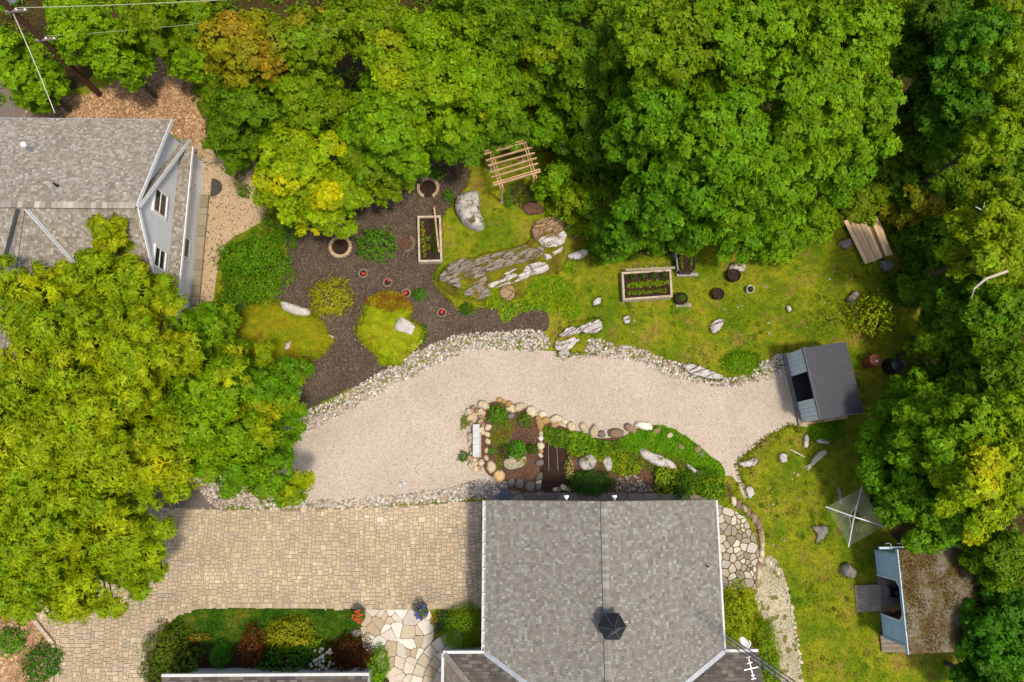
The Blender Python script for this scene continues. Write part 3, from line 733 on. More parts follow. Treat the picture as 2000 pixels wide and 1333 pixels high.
patio('flagstone_terrace', [(1400, 985), (1425, 992), (1455, 1010), (1472, 1040), (1482, 1075), (1482, 1110), (1478, 1145), (1440, 1152), (1405, 1150)], 74, 9, 0.026, FLAG2, solid('mossy_joint', C(110, 98, 36), 0.95, 0.4, 6))
patio('slab_walk', [(968, 955), (1040, 962), (1180, 962), (1320, 965), (1400, 970), (1400, 1000), (950, 1000), (950, 960)], 34, 12, 0.012, [C(128, 118, 106), C(112, 104, 94), C(140, 128, 112)], solid('walk_joint', C(96, 84, 66), 0.9, 0.3, 7), 0.020)
# curved front steps, three treads climbing towards the porch
st = thing('front_steps', 'curved pale flagstone steps rising to the porch roof corner', 'steps', tuple(G(870, 1310)))
g = random.Random(4)
cen = G(915, 1345); 
for k, (r, zz) in enumerate(((2.75, 0.15), (2.2, 0.30), (1.7, 0.45))):
    arc = [(cen.x + math.cos(a) * r, cen.y + math.sin(a) * r) for a in [math.radians(d) for d in range(98, 201, 8)]]
    inn = [(cen.x + math.cos(a) * 0.3, cen.y + math.sin(a) * 0.3) for a in (math.radians(200), math.radians(98))]
    m = MB(); m.prism(arc + inn, 0.0 if k == 0 else zz - 0.15, zz - 0.035, None); tr = m.build('riser', CONC, st)
    rin = (2.2, 1.7, 0.8)[k]
    n_st = (9, 8, 6)[k]
    for i in range(n_st):
        a0 = math.radians(98 + 102 / n_st * i + 0.5); a1 = math.radians(98 + 102 / n_st * (i + 1) - 0.5); am = (a0 + a1) / 2
        ro = r + 0.05; p = [(cen.x + math.cos(a) * rr, cen.y + math.sin(a) * rr) for a, rr in ((a0, rin + 0.0), (a0, ro), (am, ro), (a1, ro), (a1, rin + 0.0), (am, rin + 0.0))]
        c = g.choice(FLAG); m = MB(); m.prism(p, zz - 0.033, zz + g.uniform(-.004, .004), c, 0.99); m.build('tread_stone', STONE, tr)

# ================================================================== MAIN HOUSE
SH1 = [(c[0] * 0.80, c[1] * 0.81, c[2] * 0.79) for c in [C(152, 145, 134), C(145, 138, 127), C(157, 150, 139), C(148, 141, 129), C(162, 158, 147), C(167, 167, 156), C(139, 131, 121), C(149, 142, 132), C(154, 145, 133)]]
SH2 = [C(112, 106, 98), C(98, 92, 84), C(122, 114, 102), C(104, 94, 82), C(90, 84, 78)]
SH3 = [C(152, 142, 126), C(164, 154, 138), C(140, 130, 114), C(158, 148, 134), C(176, 168, 154), C(146, 136, 120)]
XW, XE, YN, XR = -0.48, 10.33, -1.16, 4.82
ZE, ZR = 3.2, 4.62; YV = -7.83; pm = (ZR - ZE) / (XR - XW); pc = 0.42; YR = YV - (ZR - ZE) / pc
hs = thing('main_house', 'low grey shingled house at the end of the paved driveway, with black hexagonal roof cap', 'house', (4.9, -6, 0))
mb = MB(); mb.prism([(XW + 0.4, YN - 0.35), (XE - 0.4, YN - 0.35), (XE - 0.4, -14.2), (XW + 0.4, -14.2)], 0, ZE - 0.05); mb.build('wall', SIDING, hs)
mb = MB()
for yy in (YN - 0.36,):
    mb.add([(XW + 0.4, yy, ZE - 0.06), (XE - 0.4, yy, ZE - 0.06), (XR, yy, ZR - 0.14)], [(0, 1, 2)])
mb.build('gable_wall', SIDING, hs)
for yc in (-3.1, -6.1):
    d = MB(); d.box((XW + 0.39, yc, 1.1), (0.06, 2.5, 2.2)); d = d.build('garage_door', WHITE, hs)
    for k in range(4):
        m = MB(); m.box((XW + 0.345, yc, 0.3 + k * 0.54), (0.03, 2.4, 0.48)); m.build('door_panel', WHITE, d)
slope(hs, [(XW, YN, ZE), (XW, YV, ZE), (XR, YR, ZR), (XR, YN, ZR)], SH1, seed=11)
slope(hs, [(XE, YV, ZE), (XE, YN, ZE), (XR, YN, ZR), (XR, YR, ZR)], SH1, seed=12)
rc_ = MB(); y = YN
g = random.Random(8)
rcm = MB()
while y > YR:
    c = g.choice(SH1[:6]); s_ = math.exp(g.gauss(0.05, 0.06)); w = 0.15; col = tuple(v * s_ for v in c)
    rcm.add([(XR - w, y, ZR - w * pm + 0.085), (XR, y, ZR + 0.09), (XR + w, y, ZR - w * pm + 0.065), (XR - w, y - 0.16, ZR - w * pm + 0.072), (XR, y - 0.16, ZR + 0.076), (XR + w, y - 0.16, ZR - w * pm + 0.052),
             (XR - w, y, ZR - w * pm), (XR + w, y, ZR - w * pm), (XR - w, y - 0.16, ZR - w * pm), (XR + w, y - 0.16, ZR - w * pm)],
            [(0, 3, 4, 1), (1, 4, 5, 2), (6, 0, 1, 2, 7), (0, 6, 8, 3), (2, 5, 9, 7)], col); y -= 0.155
rcm.build('ridge_cap', SHING, hs)['kind'] = 'stuff'
# gutters
gt = MB(); gt.box((XW - 0.03, (YN + YV) / 2, ZE - 0.08), (0.02, YN - YV, 0.13)); gt.box((XW - 0.16, (YN + YV) / 2, ZE - 0.06), (0.025, YN - YV, 0.15)); gt.box((XW - 0.095, (YN + YV) / 2, ZE - 0.14), (0.12, YN - YV - 0.02, 0.02))
gt = gt.build('gutter', TRIMW, hs)
for k in range(12):
    m = MB(); m.box((XW - 0.095, YN - 0.3 - k * 0.55, ZE + 0.005), (0.15, 0.035, 0.02)); m.build('hanger', WHITE, gt)
m = MB(); m.box((XE + 0.05, (YN + YV) / 2, ZE - 0.07), (0.1, YN - YV, 0.14)); m.build('gutter', TRIMW, hs)
for s_, xa, xb in ((1, XW, XR), (-1, XE, XR)):
    m = MB(); m.beam((xa, YN + 0.012, ZE - 0.06), (xb, YN + 0.012, ZR - 0.06), 0.024, 0.16); m.build('rake_board', DECK, hs)
for px in (1108, 1203):
    m = MB(); p = G(px, 981, 4.2); m.box((p.x, YN + 0.13, 3.9), (0.10, 0.22, 0.10)); m.box((p.x, YN + 0.20, 3.85), (0.2, 0.10, 0.08)); m.build('flood_light', WHITE, hs)
m = MB(); m.box((XW - 0.14, -2.0, 2.5), (0.22, 0.3, 0.34)); m.build('wall_lantern', BLACK, hs)
# south wing: hipped west end, gable at the east
XA, XB = -2.32, 11.85
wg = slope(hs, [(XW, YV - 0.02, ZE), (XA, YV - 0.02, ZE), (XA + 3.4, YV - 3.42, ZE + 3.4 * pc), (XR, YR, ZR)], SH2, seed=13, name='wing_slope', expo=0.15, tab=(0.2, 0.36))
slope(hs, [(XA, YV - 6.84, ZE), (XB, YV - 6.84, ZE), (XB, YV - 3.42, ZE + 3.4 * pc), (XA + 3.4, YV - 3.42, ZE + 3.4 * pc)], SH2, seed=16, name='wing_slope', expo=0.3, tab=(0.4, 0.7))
slope(hs, [(XA, YV - 0.02, ZE), (XA, YV - 6.82, ZE), (XA + 3.4, YV - 3.42, ZE + 3.4 * pc)], [C(134, 124, 110), C(122, 112, 98), C(112, 102, 90)], seed=14, name='wing_slope', expo=0.15, tab=(0.2, 0.36))
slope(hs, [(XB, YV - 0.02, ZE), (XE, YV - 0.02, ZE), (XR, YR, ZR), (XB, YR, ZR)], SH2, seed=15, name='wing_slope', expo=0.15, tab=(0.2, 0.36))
mb = MB(); mb.prism([(XA + 0.35, YV - 0.4), (XW + 0.4, YV - 0.4), (XW + 0.4, -14.15), (XA + 0.35, -14.15)], 0.45, ZE - 0.1); mb.build('wall', SIDING, hs)
mb = MB(); mb.prism([(XE - 0.4, YV - 0.4), (XB - 0.35, YV - 0.4), (XB - 0.35, -14.15), (XE - 0.4, -14.15)], 0, ZE - 0.1); mb.build('wall', SIDING, hs)
for a, b in (((XA - 0.05, YV + 0.04), (XW - 0.02, YV + 0.04)), ((XE + 0.02, YV + 0.04), (XB + 0.02, YV + 0.04)), ((XA - 0.05, YV - 6.8), (XA - 0.05, YV))):
    m = MB(); m.beam((*a, ZE - 0.04), (*b, ZE - 0.04), 0.12, 0.18); m.build('fascia', TRIMW, hs)
for a, b in (((XW, YV, ZE + 0.03), (XR, YR, ZR + 0.03)), ((XE, YV, ZE + 0.03), (XR, YR, ZR + 0.03))):
    m = MB(); m.beam(a, b, 0.2, 0.03); m.build('valley_flashing', GREYMET, hs)
m = MB(); m.beam((XA, YV - 0.02, ZE + 0.03), (XA + 3.4, YV - 3.42, ZE + 3.4 * pc + 0.03), 0.24, 0.03); m.build('hip_cap', solid('hip', C(140, 130, 118), 0.9), hs)
m = MB(); p = G(1384, 1108, 3.6); m.lathe((p.x, p.y, 3.55), [(0.035, -0.2), (0.035, 0.16)], 8); m.build('vent_pipe', BLACK, hs)
# hexagonal cap on the ridge
cp = G(1197, 1226, 5.4); cap = MB()
cap.lathe((cp.x, cp.y, 0), [(0.36, 4.3), (0.36, 5.15)], 6); capo = cap.build('roof_cap', BLACK, hs)
m = MB(); m.lathe((cp.x, cp.y, 0), [(0.60, 5.14), (0.62, 5.2), (0.03, 5.72)], 6); m.build('cap_hood', BLACK, capo)
for k in range(6):
    a = k * math.pi / 3; m = MB(); m.beam((cp.x + 0.63 * math.cos(a), cp.y + 0.63 * math.sin(a), 5.21), (cp.x, cp.y, 5.74), 0.035, 0.03); m.build('cap_rib', DKMETAL, capo)
m = MB(); m.lathe((cp.x, cp.y, 5.7), [(0.05, 0), (0.05, 0.12), (0.015, 0.2), (0.015, 0.5)], 8); m.beam((cp.x - 0.18, cp.y - 0.1, 6.15), (cp.x + 0.18, cp.y + 0.1, 6.15), 0.02, 0.02); m.build('finial', DKMETAL, capo)

# front building seen only at its eave
fb = thing('garden_building', 'dark roofed building with white gutter beside the clipped front bed', 'building', (-13.3, -13, 0))
a, b = G(318, 1323, 3.0), G(718, 1325, 3.0)
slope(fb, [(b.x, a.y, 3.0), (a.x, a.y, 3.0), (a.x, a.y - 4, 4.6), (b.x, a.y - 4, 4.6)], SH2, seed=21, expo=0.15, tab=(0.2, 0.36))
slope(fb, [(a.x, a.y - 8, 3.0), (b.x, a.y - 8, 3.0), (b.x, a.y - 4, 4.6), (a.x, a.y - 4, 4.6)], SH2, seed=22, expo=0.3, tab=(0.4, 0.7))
m = MB(); m.box(((a.x + b.x) / 2, a.y + 0.07, 2.95), (b.x - a.x + 0.1, 0.12, 0.16)); m.build('gutter', TRIMW, fb)
m = MB(); m.prism([(a.x + 0.3, a.y - 0.4), (b.x - 0.3, a.y - 0.4), (b.x - 0.3, a.y - 7.6), (a.x + 0.3, a.y - 7.6)], 0, 2.9); m.build('wall', SIDING, fb)

# satellite dish, lattice mast, aerial
ms = thing('antenna_mast', 'tall dark triangular lattice mast climbing past the house corner', 'mast', (10.75, -7.45, 0))
rails = []
for k in range(3):
    a = k * 2.094 + 0.4; rails.append((10.75 + 0.17 * math.cos(a), -7.45 + 0.17 * math.sin(a)))
    m = MB(); m.tube([(*rails[-1], 0), (*rails[-1], 9.6)], 0.018, 6); m.build('rail', BLACK, ms)
for k in range(3):
    m = MB(); a, b = rails[k], rails[(k + 1) % 3]
    for i in range(32): m.beam((*(a if i % 2 else b), 0.3 * i), (*(b if i % 2 else a), 0.3 * i + 0.3), 0.012, 0.012)
    m.build('lacing', GREYMET, ms)['kind'] = 'stuff'
m = MB(); m.tube([(10.75, -7.45, 9.0), (10.75, -7.45, 12.6)], 0.028, 8); m.build('mast_pipe', BLACK, ms)
dc = G(1452, 1258, 3.6); ds = thing('satellite_dish', 'small white satellite dish on an arm beside the mast', 'dish', (dc.x, dc.y, 2.9))
m = MB(); ax = Vector((0.5, 0.55, 0.65)).normalized(); e1 = ax.orthogonal().normalized(); e2 = ax.cross(e1); vs = [dc]; 
for r in (0.14, 0.28):
    for k in range(16): t = k * math.pi / 8; vs.append(dc + (e1 * math.cos(t) + e2 * math.sin(t)) * r + ax * (r * r * 1.1))
m.add(vs, [(0, 1 + k, 1 + (k + 1) % 16) for k in range(16)] + [(1 + k, 17 + k, 17 + (k + 1) % 16, 1 + (k + 1) % 16) for k in range(16)]); m.build('reflector', WHITE, ds, smooth=True)
m = MB(); m.tube([dc - e2 * 0.27 + ax * 0.05, dc + ax * 0.3 - e2 * 0.15, dc + ax * 0.36], 0.02, 6); m.build('feed_arm', WHITE, ds)
m = MB(); m.tube([dc - ax * 0.02, dc - ax * 0.15 - Vector((0, 0, 0.1)), (dc.x - 0.25, dc.y - 0.25, 3.0), (10.85, -7.5, 3.0)], 0.025, 6); m.build('bracket', GREYMET, ds)
ac = G(1465, 1308, 5.0); ae = thing('television_aerial', 'white rooftop television aerial with crossbars over the dark wing roof', 'aerial', (ac.x, ac.y, 3.6))
m = MB(); m.tube([(ac.x, ac.y, 3.5), (ac.x, ac.y, 5.05)], 0.02, 6); m.build('pole', GREYMET, ae)
p0, p1 = G(1461, 1282, 5.0), G(1472, 1326, 5.0); dv_ = (p1 - p0); pr = Vector((-dv_.y, dv_.x, 0)).normalized()
m = MB(); m.beam(p0, p1, 0.03, 0.03); m.build('boom', ALU, ae)
for t, w in ((0.05, 0.16), (0.3, 0.22), (0.55, 0.62), (0.85, 0.14), (1.0, 0.2)):
    c = p0.lerp(p1, t); m = MB(); m.beam(c - pr * w / 2, c + pr * w / 2, 0.03, 0.03); m.build('element', ALU, ae)

# ================================================================== LEFT HOUSE (steep gable with a long shed dormer)
lh = thing('cape_house', 'grey shingled gabled house with pale siding and a long roof dormer under the leafy tree', 'house', (-22, 11.7, 0))
X1, YRD, ZRD = -16.3, 11.9, 6.5; YNE, ZNE = 17.35, 2.35; YSE = 2 * YRD - YNE; ZD = 4.34; XL = -32.0; XP = -16.05
slope(lh, [(X1, YNE, ZNE), (X1 - 0.9, YNE, ZNE), (X1 - 0.9, YRD, ZRD), (X1, YRD, ZRD)], SH3, seed=31, name='roof_slope', t=0.14)
xg = G(44, 398, 6.5).x; hw = 3.9
slope(lh, [(xg + hw + 0.05, YSE, ZNE), (X1, YSE, ZNE), (X1, YRD, ZRD), (xg, YRD, ZRD)], SH3, seed=32, t=0.14)
slope(lh, [(XL, YSE, ZNE), (xg - hw, YSE, ZNE), (xg, YRD, ZRD), (XL, YRD, ZRD)], SH3, seed=33, t=0.14)
slope(lh, [(xg + hw, YSE - 1.5, ZNE), (xg + hw, YSE, ZNE), (xg, YRD, ZRD), (xg, YSE - 1.5, ZRD)], SH3, seed=34, name='cross_gable_slope', t=0.14)
slope(lh, [(xg - hw, YSE, ZNE), (xg - hw, YSE - 1.5, ZNE), (xg, YSE - 1.5, ZRD), (xg, YRD, ZRD)], SH3, seed=35, name='cross_gable_slope', t=0.14)
dm = slope(lh, [(X1 - 0.0, YNE + 0.02, ZD), (XL, YNE + 0.02, ZD), (XL, YRD, ZRD + 0.12), (X1 - 0.0, YRD, ZRD + 0.12)], SH3, seed=36, name='dormer_slope', t=0.12)
for s_ in (1, -1):
    m = MB(); m.beam((xg + s_ * 0.15, YRD - 0.15, ZRD + 0.0), (xg + s_ * hw, YSE, ZNE + 0.03), 0.08, 0.03); m.beam((xg + s_ * 0.26, YRD - 0.14, ZRD - 0.05), (xg + s_ * (hw + 0.1), YSE, ZNE + 0.02), 0.07, 0.05)
    m.build('valley_flashing', GREYMET if s_ > 0 else DKMETAL, lh)
XW2 = -16.5
m = MB(); m.add([(XW2, YNE - 0.3, 2.36), (XW2, YSE + 0.3, 2.36), (XW2, YRD, ZRD - 0.2), (XW2 - 0.2, YNE - 0.3, 2.36), (XW2 - 0.2, YSE + 0.3, 2.36), (XW2 - 0.2, YRD, ZRD - 0.2)], [(1, 0, 2), (3, 4, 5), (0, 3, 5, 2), (4, 1, 2, 5)]); m.build('gable_wall', SIDING, lh)
m = MB(); m.prism([(XL, YNE - 0.3), (XW2, YNE - 0.3), (XW2, YSE + 0.3), (XL, YSE + 0.3)], 0, 2.36); m.build('wall', SIDING, lh)
m = MB(); xc = XW2 - 0.12
m.add([(xc, YNE - 0.35, 2.5), (xc, YNE - 0.35, ZD - 0.1), (xc, YRD + 0.2, ZRD - 0.05), (xc - 0.15, YNE - 0.35, 2.5), (xc - 0.15, YNE - 0.35, ZD - 0.1), (xc - 0.15, YRD + 0.2, ZRD - 0.05)], [(0, 1, 2), (5, 4, 3), (0, 3, 4, 1), (1, 4, 5, 2)]); m.build('dormer_cheek', SIDING, lh)
m = MB(); m.prism([(XL, YNE - 0.5), (xc - 0.16, YNE - 0.5), (xc - 0.16, YNE - 0.35), (XL, YNE - 0.35)], 2.5, ZD - 0.08); m.build('dormer_wall', SIDING, lh)
for a, b in (((X1 + 0.015, YNE + 0.05, ZD - 0.06), (X1 + 0.015, YRD, ZRD + 0.06)), ((X1 + 0.02, YNE + 0.03, ZNE - 0.08), (X1 + 0.02, YRD, ZRD - 0.08)), ((X1 + 0.02, YRD, ZRD - 0.08), (X1 + 0.02, YSE - 0.03, ZNE - 0.08))):
    m = MB(); m.beam(a, b, 0.03, 0.2); m.build('rake_board', WHITE, lh)
m = MB(); m.box(((X1 + XL) / 2, YNE + 0.06, ZD - 0.07), (X1 - XL, 0.04, 0.14)); m.build('fascia', GREYMET, lh)
g = random.Random(18); m = MB(); x = X1
while x > XL:
    c = g.choice(SH3); m.box((x - 0.13, YRD + 0.02, ZRD + 0.15), (0.24, 0.3, 0.02), 0, jit(c, math.exp(g.gauss(0.05, 0.1)))); x -= 0.25
m.build('ridge_cap', SHING, lh)['kind'] = 'stuff'
# pent roof across the gable, windows, door
pt = slope(lh, [(XP, YSE + 0.1, 2.4), (XP, YNE - 0.42, 2.4), (XW2, YNE - 0.42, 2.8), (XW2, YSE + 0.1, 2.8)], SH3, seed=37, name='pent_roof', t=0.05)
m = MB(); m.box((XP + 0.02, (YNE + YSE) / 2 - 0.16, 2.36), (0.04, YNE - YSE - 0.52, 0.16)); m.build('fascia', WHITE, lh)
m = MB(); m.box((XP - 0.23, (YNE + YSE) / 2 - 0.16, 2.28), (0.42, YNE - YSE - 0.6, 0.03)); m.build('soffit', WHITE, lh)
m = MB(); m.box((XW2 + 0.02, YNE - 0.33, 1.15), (0.07, 0.1, 2.3)); m.build('corner_board', WHITE, lh)
def window(parent, x, y0, y1, z0, z1):
    f = MB(); t = 0.1
    for yc, w in ((y0, t), (y1, t)): f.box((x + 0.04, yc, (z0 + z1) / 2), (0.08, t, z1 - z0 + t))
    for zc in (z0, z1): f.box((x + 0.04, (y0 + y1) / 2, zc), (0.078, y1 - y0 - t + 0.002, t))
    f = f.build('window', WHITE, parent)
    m = MB(); m.box((x + 0.012, (y0 + y1) / 2, (z0 + z1) / 2), (0.02, y1 - y0 - t, z1 - z0 - t)); m.build('pane', GLASS, f)
    m = MB(); m.box((x + 0.03, (y0 + y1) / 2, (z0 + z1) / 2), (0.035, y1 - y0 - t - 0.004, 0.05)); m.build('meeting_rail', WHITE, f)
    return f
def wspan(pts): 
    q = [GX(x, y, XW2) for x, y in pts]; return min(p.y for p in q), max(p.y for p in q), min(p.z for p in q), max(p.z for p in q)
y0, y1, z0, z1 = wspan([(304, 367), (327, 384), (318, 428), (296, 411)]); window(lh, XW2, y0 + .05, y1 - .05, z0 + .05, z1 - .05)
y0, y1, z0, z1 = wspan([(354, 457), (370, 469), (364, 506), (347, 496)]); window(lh, XW2, y0 + .05, y1 - .05, max(0.8, z0), z1)
q = GX(288, 470, XW2); window(lh, XW2, q.y - 1.0, q.y, 3.2, 4.3)
q0 = GX(374, 323, XW2); d = MB(); d.box((XW2 + 0.05, q0.y - 0.55, 1.08), (0.1, 1.0, 2.1)); d = d.build('door', WHITE, lh)
m = MB(); m.box((XW2 + 0.105, q0.y - 0.55, 1.75), (0.02, 0.5, 0.18)); m.build('door_light', GLASS, d)
m = MB(); m.lathe((XW2 + 0.14, q0.y - 0.95, 1.0), [(0.03, -0.03), (0.035, 0.0), (0.03, 0.03)], 8); m.build('door_knob', GREYMET, d)
for yy in (-0.28, -0.82):
    m = MB(); m.box((XW2 + 0.104, q0.y + yy, 0.85), (0.02, 0.34, 1.1)); m.build('door_panel', WHITE, d)
q = GX(375, 381, XW2); m = MB(); m.box((XW2 + 0.06, q.y, 1.75), (0.12, 0.1, 0.16)); m.lathe((XW2 + 0.16, q.y, 1.68), [(0.09, 0), (0.07, 0.2), (0.02, 0.27)], 6); m.build('wall_lantern', BLACK, lh)
g = random.Random(2); y = q0.y - 1.15; led = thing('stone_ledge', 'weathered grey timber and stone ledge along the foot of the pale gable wall', 'ledge', (XW2 + 0.3, 12, 0))
while y > 8:
    w = g.uniform(0.35, 0.8); m = MB(); m.box((XW2 + 0.3, y - w / 2, 0.09), (0.42, w - 0.02, 0.18 + g.uniform(-.02, .02)), 0, jit(C(158, 146, 120), g.uniform(0.8, 1.15))); m.build('block', STONE, led); y -= w
q = G(413, 367); m = MB(); m.prism([(XW2 + 0.54, q.y - 0.55)] + [(XW2 + 0.54 + 0.62 * math.sin(t), q.y - 0.55 * math.cos(t)) for t in [k * math.pi / 12 for k in range(1, 12)]] + [(XW2 + 0.54, q.y + 0.55)], 0.012, 0.04)
setp(m.build('doormat', solid('mat', C(78, 74, 68), 0.95, 0.2, 12), None, (XW2 + 0.8, q.y, 0.012)), 'dark half-round mat on tan gravel outside the white side door', 'mat')
# roof pipes
for px, py, zz, hh, r, mt in ((66, 297, 5.25, 0.75, 0.09, WHITE), (113, 364, 6.15, 0.3, 0.05, BLACK)):
    p = G(px, py, zz); vp = MB(); vp.lathe((p.x, p.y, zz - 0.2), [(r, 0), (r, hh + 0.2)], 10); vp = vp.build('vent_pipe', GREYMET if mt is WHITE else mt, lh)
    m = MB(); m.lathe((p.x, p.y, zz - 0.02), [(r * 2.2, -0.08), (r * 1.2, 0.1)], 10); m.build('pipe_boot', ALU if mt is WHITE else BLACK, vp)
    if mt is WHITE: m = MB(); m.lathe((p.x, p.y, zz + hh), [(r * 1.35, -0.1), (r * 1.35, 0.03)], 12); m.build('pipe_cap', WHITE, vp)

# ================================================================== WOODSHED
def frame(o, ang):
    ca, sa = math.cos(ang), math.sin(ang)
    return lambda x, y, z=0.0: Vector((o[0] + x * ca - y * sa, o[1] + x * sa + y * ca, o[2] + z))
WA = math.atan2(6.28 - 2.71, 15.39 - 15.93) - math.pi / 2      # along the front, pointing north
wo = Vector((15.98, 2.68, 0)); wf = frame(wo, WA)                # x: depth eastwards, y: along the front
ws = thing('wood_shed', 'small shed with dark ribbed metal roof and grey board front on timber sills', 'shed', tuple(wo))
Lw, Dw = 3.75, 2.55
def fbox(mb, f, x0, x1, y0, y1, z0, z1, col=None):
    vs = [f(x, y, z) for z in (z0, z1) for x, y in ((x0, y0), (x1, y0), (x1, y1), (x0, y1))]
    return mb.add(vs, [(3, 2, 1, 0), (4, 5, 6, 7), (0, 1, 5, 4), (1, 2, 6, 5), (2, 3, 7, 6), (3, 0, 4, 7)], col)
for x0, x1, y0, y1 in ((-0.05, 0.12, -0.12, Lw + 0.05), (Dw - 0.1, Dw + 0.05, -0.12, Lw + 0.05), (0.13, Dw - 0.11, -0.12, 0.02), (0.13, Dw - 0.11, Lw - 0.1, Lw + 0.05)):
    m = MB(); fbox(m, wf, x0, x1, y0, y1, 0, 0.16); m.build('sill', GREYWOOD if x0 < 0 else PINE, ws)
m = MB(); fbox(m, wf, 0.125, Dw - 0.105, 0.03, Lw - 0.11, 0.02, 0.12); m.build('floor', solid('shed_floor', C(58, 56, 54), 0.9), ws)
FRONTG = solid('shed_board', C(220, 230, 232, .85), 0.6, 0.12, 4, bump_=0.05)
for y0, y1, nb in ((0.06, 1.12, 5), (2.5, Lw - 0.04, 5)):
    w = (y1 - y0) / nb
    for k in range(nb):
        m = MB(); fbox(m, wf, 0.14, 0.17 + 0.006 * (k % 2), y0 + k * w + 0.006, y0 + (k + 1) * w - 0.006, 0.12, 2.42); m.build('front_board', FRONTG, ws)
for x0, x1, y0, y1, z1 in ((0.17, Dw - 0.1, 0.03, 0.07, 2.02), (0.17, Dw - 0.1, Lw - 0.08, Lw - 0.04, 2.02), (Dw - 0.1, Dw - 0.06, 0.03, Lw - 0.04, 1.98)):
    m = MB(); fbox(m, wf, x0, x1, y0, y1, 0.16, z1); m.build('side_wall', FRONTG, ws)
m = MB(); fbox(m, wf, 0.14, 0.2, 1.14, 2.48, 2.25, 2.42); m.build('lintel', FRONTG, ws)
rf = MB(); ra = [wf(-0.12, -0.05, 2.62), wf(Dw + 0.12, -0.05, 2.14), wf(Dw + 0.12, Lw + 0.02, 2.14), wf(-0.12, Lw + 0.02, 2.62)]
ra = [G(1602, 820, 2.62), G(1687, 806, 2.14), G(1652, 668, 2.14), G(1568, 680, 2.62)]
rf.add(ra + [p - Vector((0, 0, 0.09)) for p in ra], [(0, 1, 2, 3), (7, 6, 5, 4)] + [(i, (i + 1) % 4, 4 + (i + 1) % 4, 4 + i) for i in range(4)]); rf = rf.build('roof', DKMETAL, ws)
for k in range(27):
    t = (k + 0.5) / 27; a = ra[0].lerp(ra[3], t) + Vector((0, 0, 0.012)); b = ra[1].lerp(ra[2], t) + Vector((0, 0, 0.012)); m = MB(); m.beam(a, b, 0.04, 0.028); m.build('roof_rib', DKMETAL, rf)
m = MB(); m.beam(ra[0] + Vector((0, 0, -0.02)), ra[3] + Vector((0, 0, -0.02)), 0.07, 0.12); m.build('roof_trim', DKMETAL, rf)

# barrel and compost bin
c = G(1693, 709, 0.0); bx = thing('rusty_barrel', 'rusty brown steel drum with a pale stone on its lid behind the shed', 'barrel', tuple(c))
m = MB(); m.lathe(c, [(0.29, 0), (0.31, 0.02), (0.31, 0.3), (0.325, 0.33), (0.31, 0.36), (0.31, 0.6), (0.325, 0.63), (0.31, 0.66), (0.31, 0.88), (0.325, 0.9), (0.30, 0.9), (0.29, 0.87)], 24); m.build('drum', RUST, bx, smooth=False)
m = MB(); m.lathe((c.x - 0.1, c.y + 0.1, 0.87), [(0.03, 0), (0.03, 0.025)], 10); m.build('bung', RUST, bx)
m = MB(); stone_blob(m, (c.x + 0.03, c.y - 0.06, 0.872), 0.08, 0.07, random.Random(1), C(220, 204, 188)); setp(m.build('lid_stone', STONE, None, (c.x, c.y, 0.87)), 'small pale stone lying on the rusty drum lid', 'stone')
c = G(1737, 717, 0.0); bx = thing('compost_bin', 'round black plastic compost bin with domed lid near the wood edge', 'compost bin', tuple(c))
m = MB(); m.lathe(c, [(0.44, 0), (0.42, 0.3), (0.36, 0.75), (0.34, 0.8)], 24); m.build('body', PLASTIC, bx, smooth=False)
ld = MB(); ld.lathe((c.x, c.y, 0.8), [(0.36, 0), (0.36, 0.05), (0.3, 0.07), (0.28, 0.1), (0.12, 0.13), (0.03, 0.135)], 24); ld = ld.build('lid', solid('bin_lid', C(52, 54, 58), 0.35, 0.15, 6, spec=0.5), bx)
for k in range(3):
    a = k * 2.094; m = MB(); m.beam((c.x + 0.05 * math.cos(a), c.y + 0.05 * math.sin(a), 0.945), (c.x + 0.26 * math.cos(a), c.y + 0.26 * math.sin(a), 0.91), 0.03, 0.03); m.build('lid_rib', PLASTIC, ld)

# ================================================================== BLUE SHED
bs = thing('blue_shed', 'pale blue clapboard shed with mossy brown roof and wide open doorway', 'shed', (19.3, -5.9, 0))
XF, YB0, YB1 = 19.28, -7.9, -3.72; XBK = 22.9
fl = MB(); fl.box(((XF + XBK) / 2, (YB0 + YB1) / 2, 0.22), (XBK - XF, YB1 - YB0, 0.12)); fl.build('floor', GREYWOOD, bs)
OA, OB, OT, OC = -6.82, -4.95, 2.35, 0.4       # doorway span, top, corner cut
nb = 19; hb = (2.72 - 0.28) / nb
for k in range(nb):
    z0 = 0.28 + k * hb; z1 = z0 + hb; zc = (z0 + z1) / 2
    spans = [(YB0, YB1)]
    if zc < OT:
        cut = max(0.0, zc - (OT - OC)); spans = [(YB0, OA + cut), (OB - cut, YB1)]
    for a, b in spans:
        m = MB(); t = 0.028
        m.add([(XF, a, z0), (XF - t, a, z0), (XF - 0.006, a, z1 - 0.004), (XF, a, z1 - 0.004), (XF, b, z0), (XF - t, b, z0), (XF - 0.006, b, z1 - 0.004), (XF, b, z1 - 0.004)], [(0, 3, 2, 1), (4, 5, 6, 7), (1, 2, 6, 5), (0, 1, 5, 4), (2, 3, 7, 6), (0, 4, 7, 3)])
        m.build('clapboard', BLUE, bs)
for a, b in (((OA, 0.28), (OA, OT - OC)), ((OA, OT - OC), (OA + OC, OT)), ((OA + OC, OT), (OB - OC, OT)), ((OB - OC, OT), (OB, OT - OC)), ((OB, OT - OC), (OB, 0.28))):
    m = MB(); m.beam((XF - 0.03, a[0], a[1]), (XF - 0.03, b[0], b[1]), 0.07, 0.07, (1, 0, 0)); m.build('door_trim', WHITE, bs)
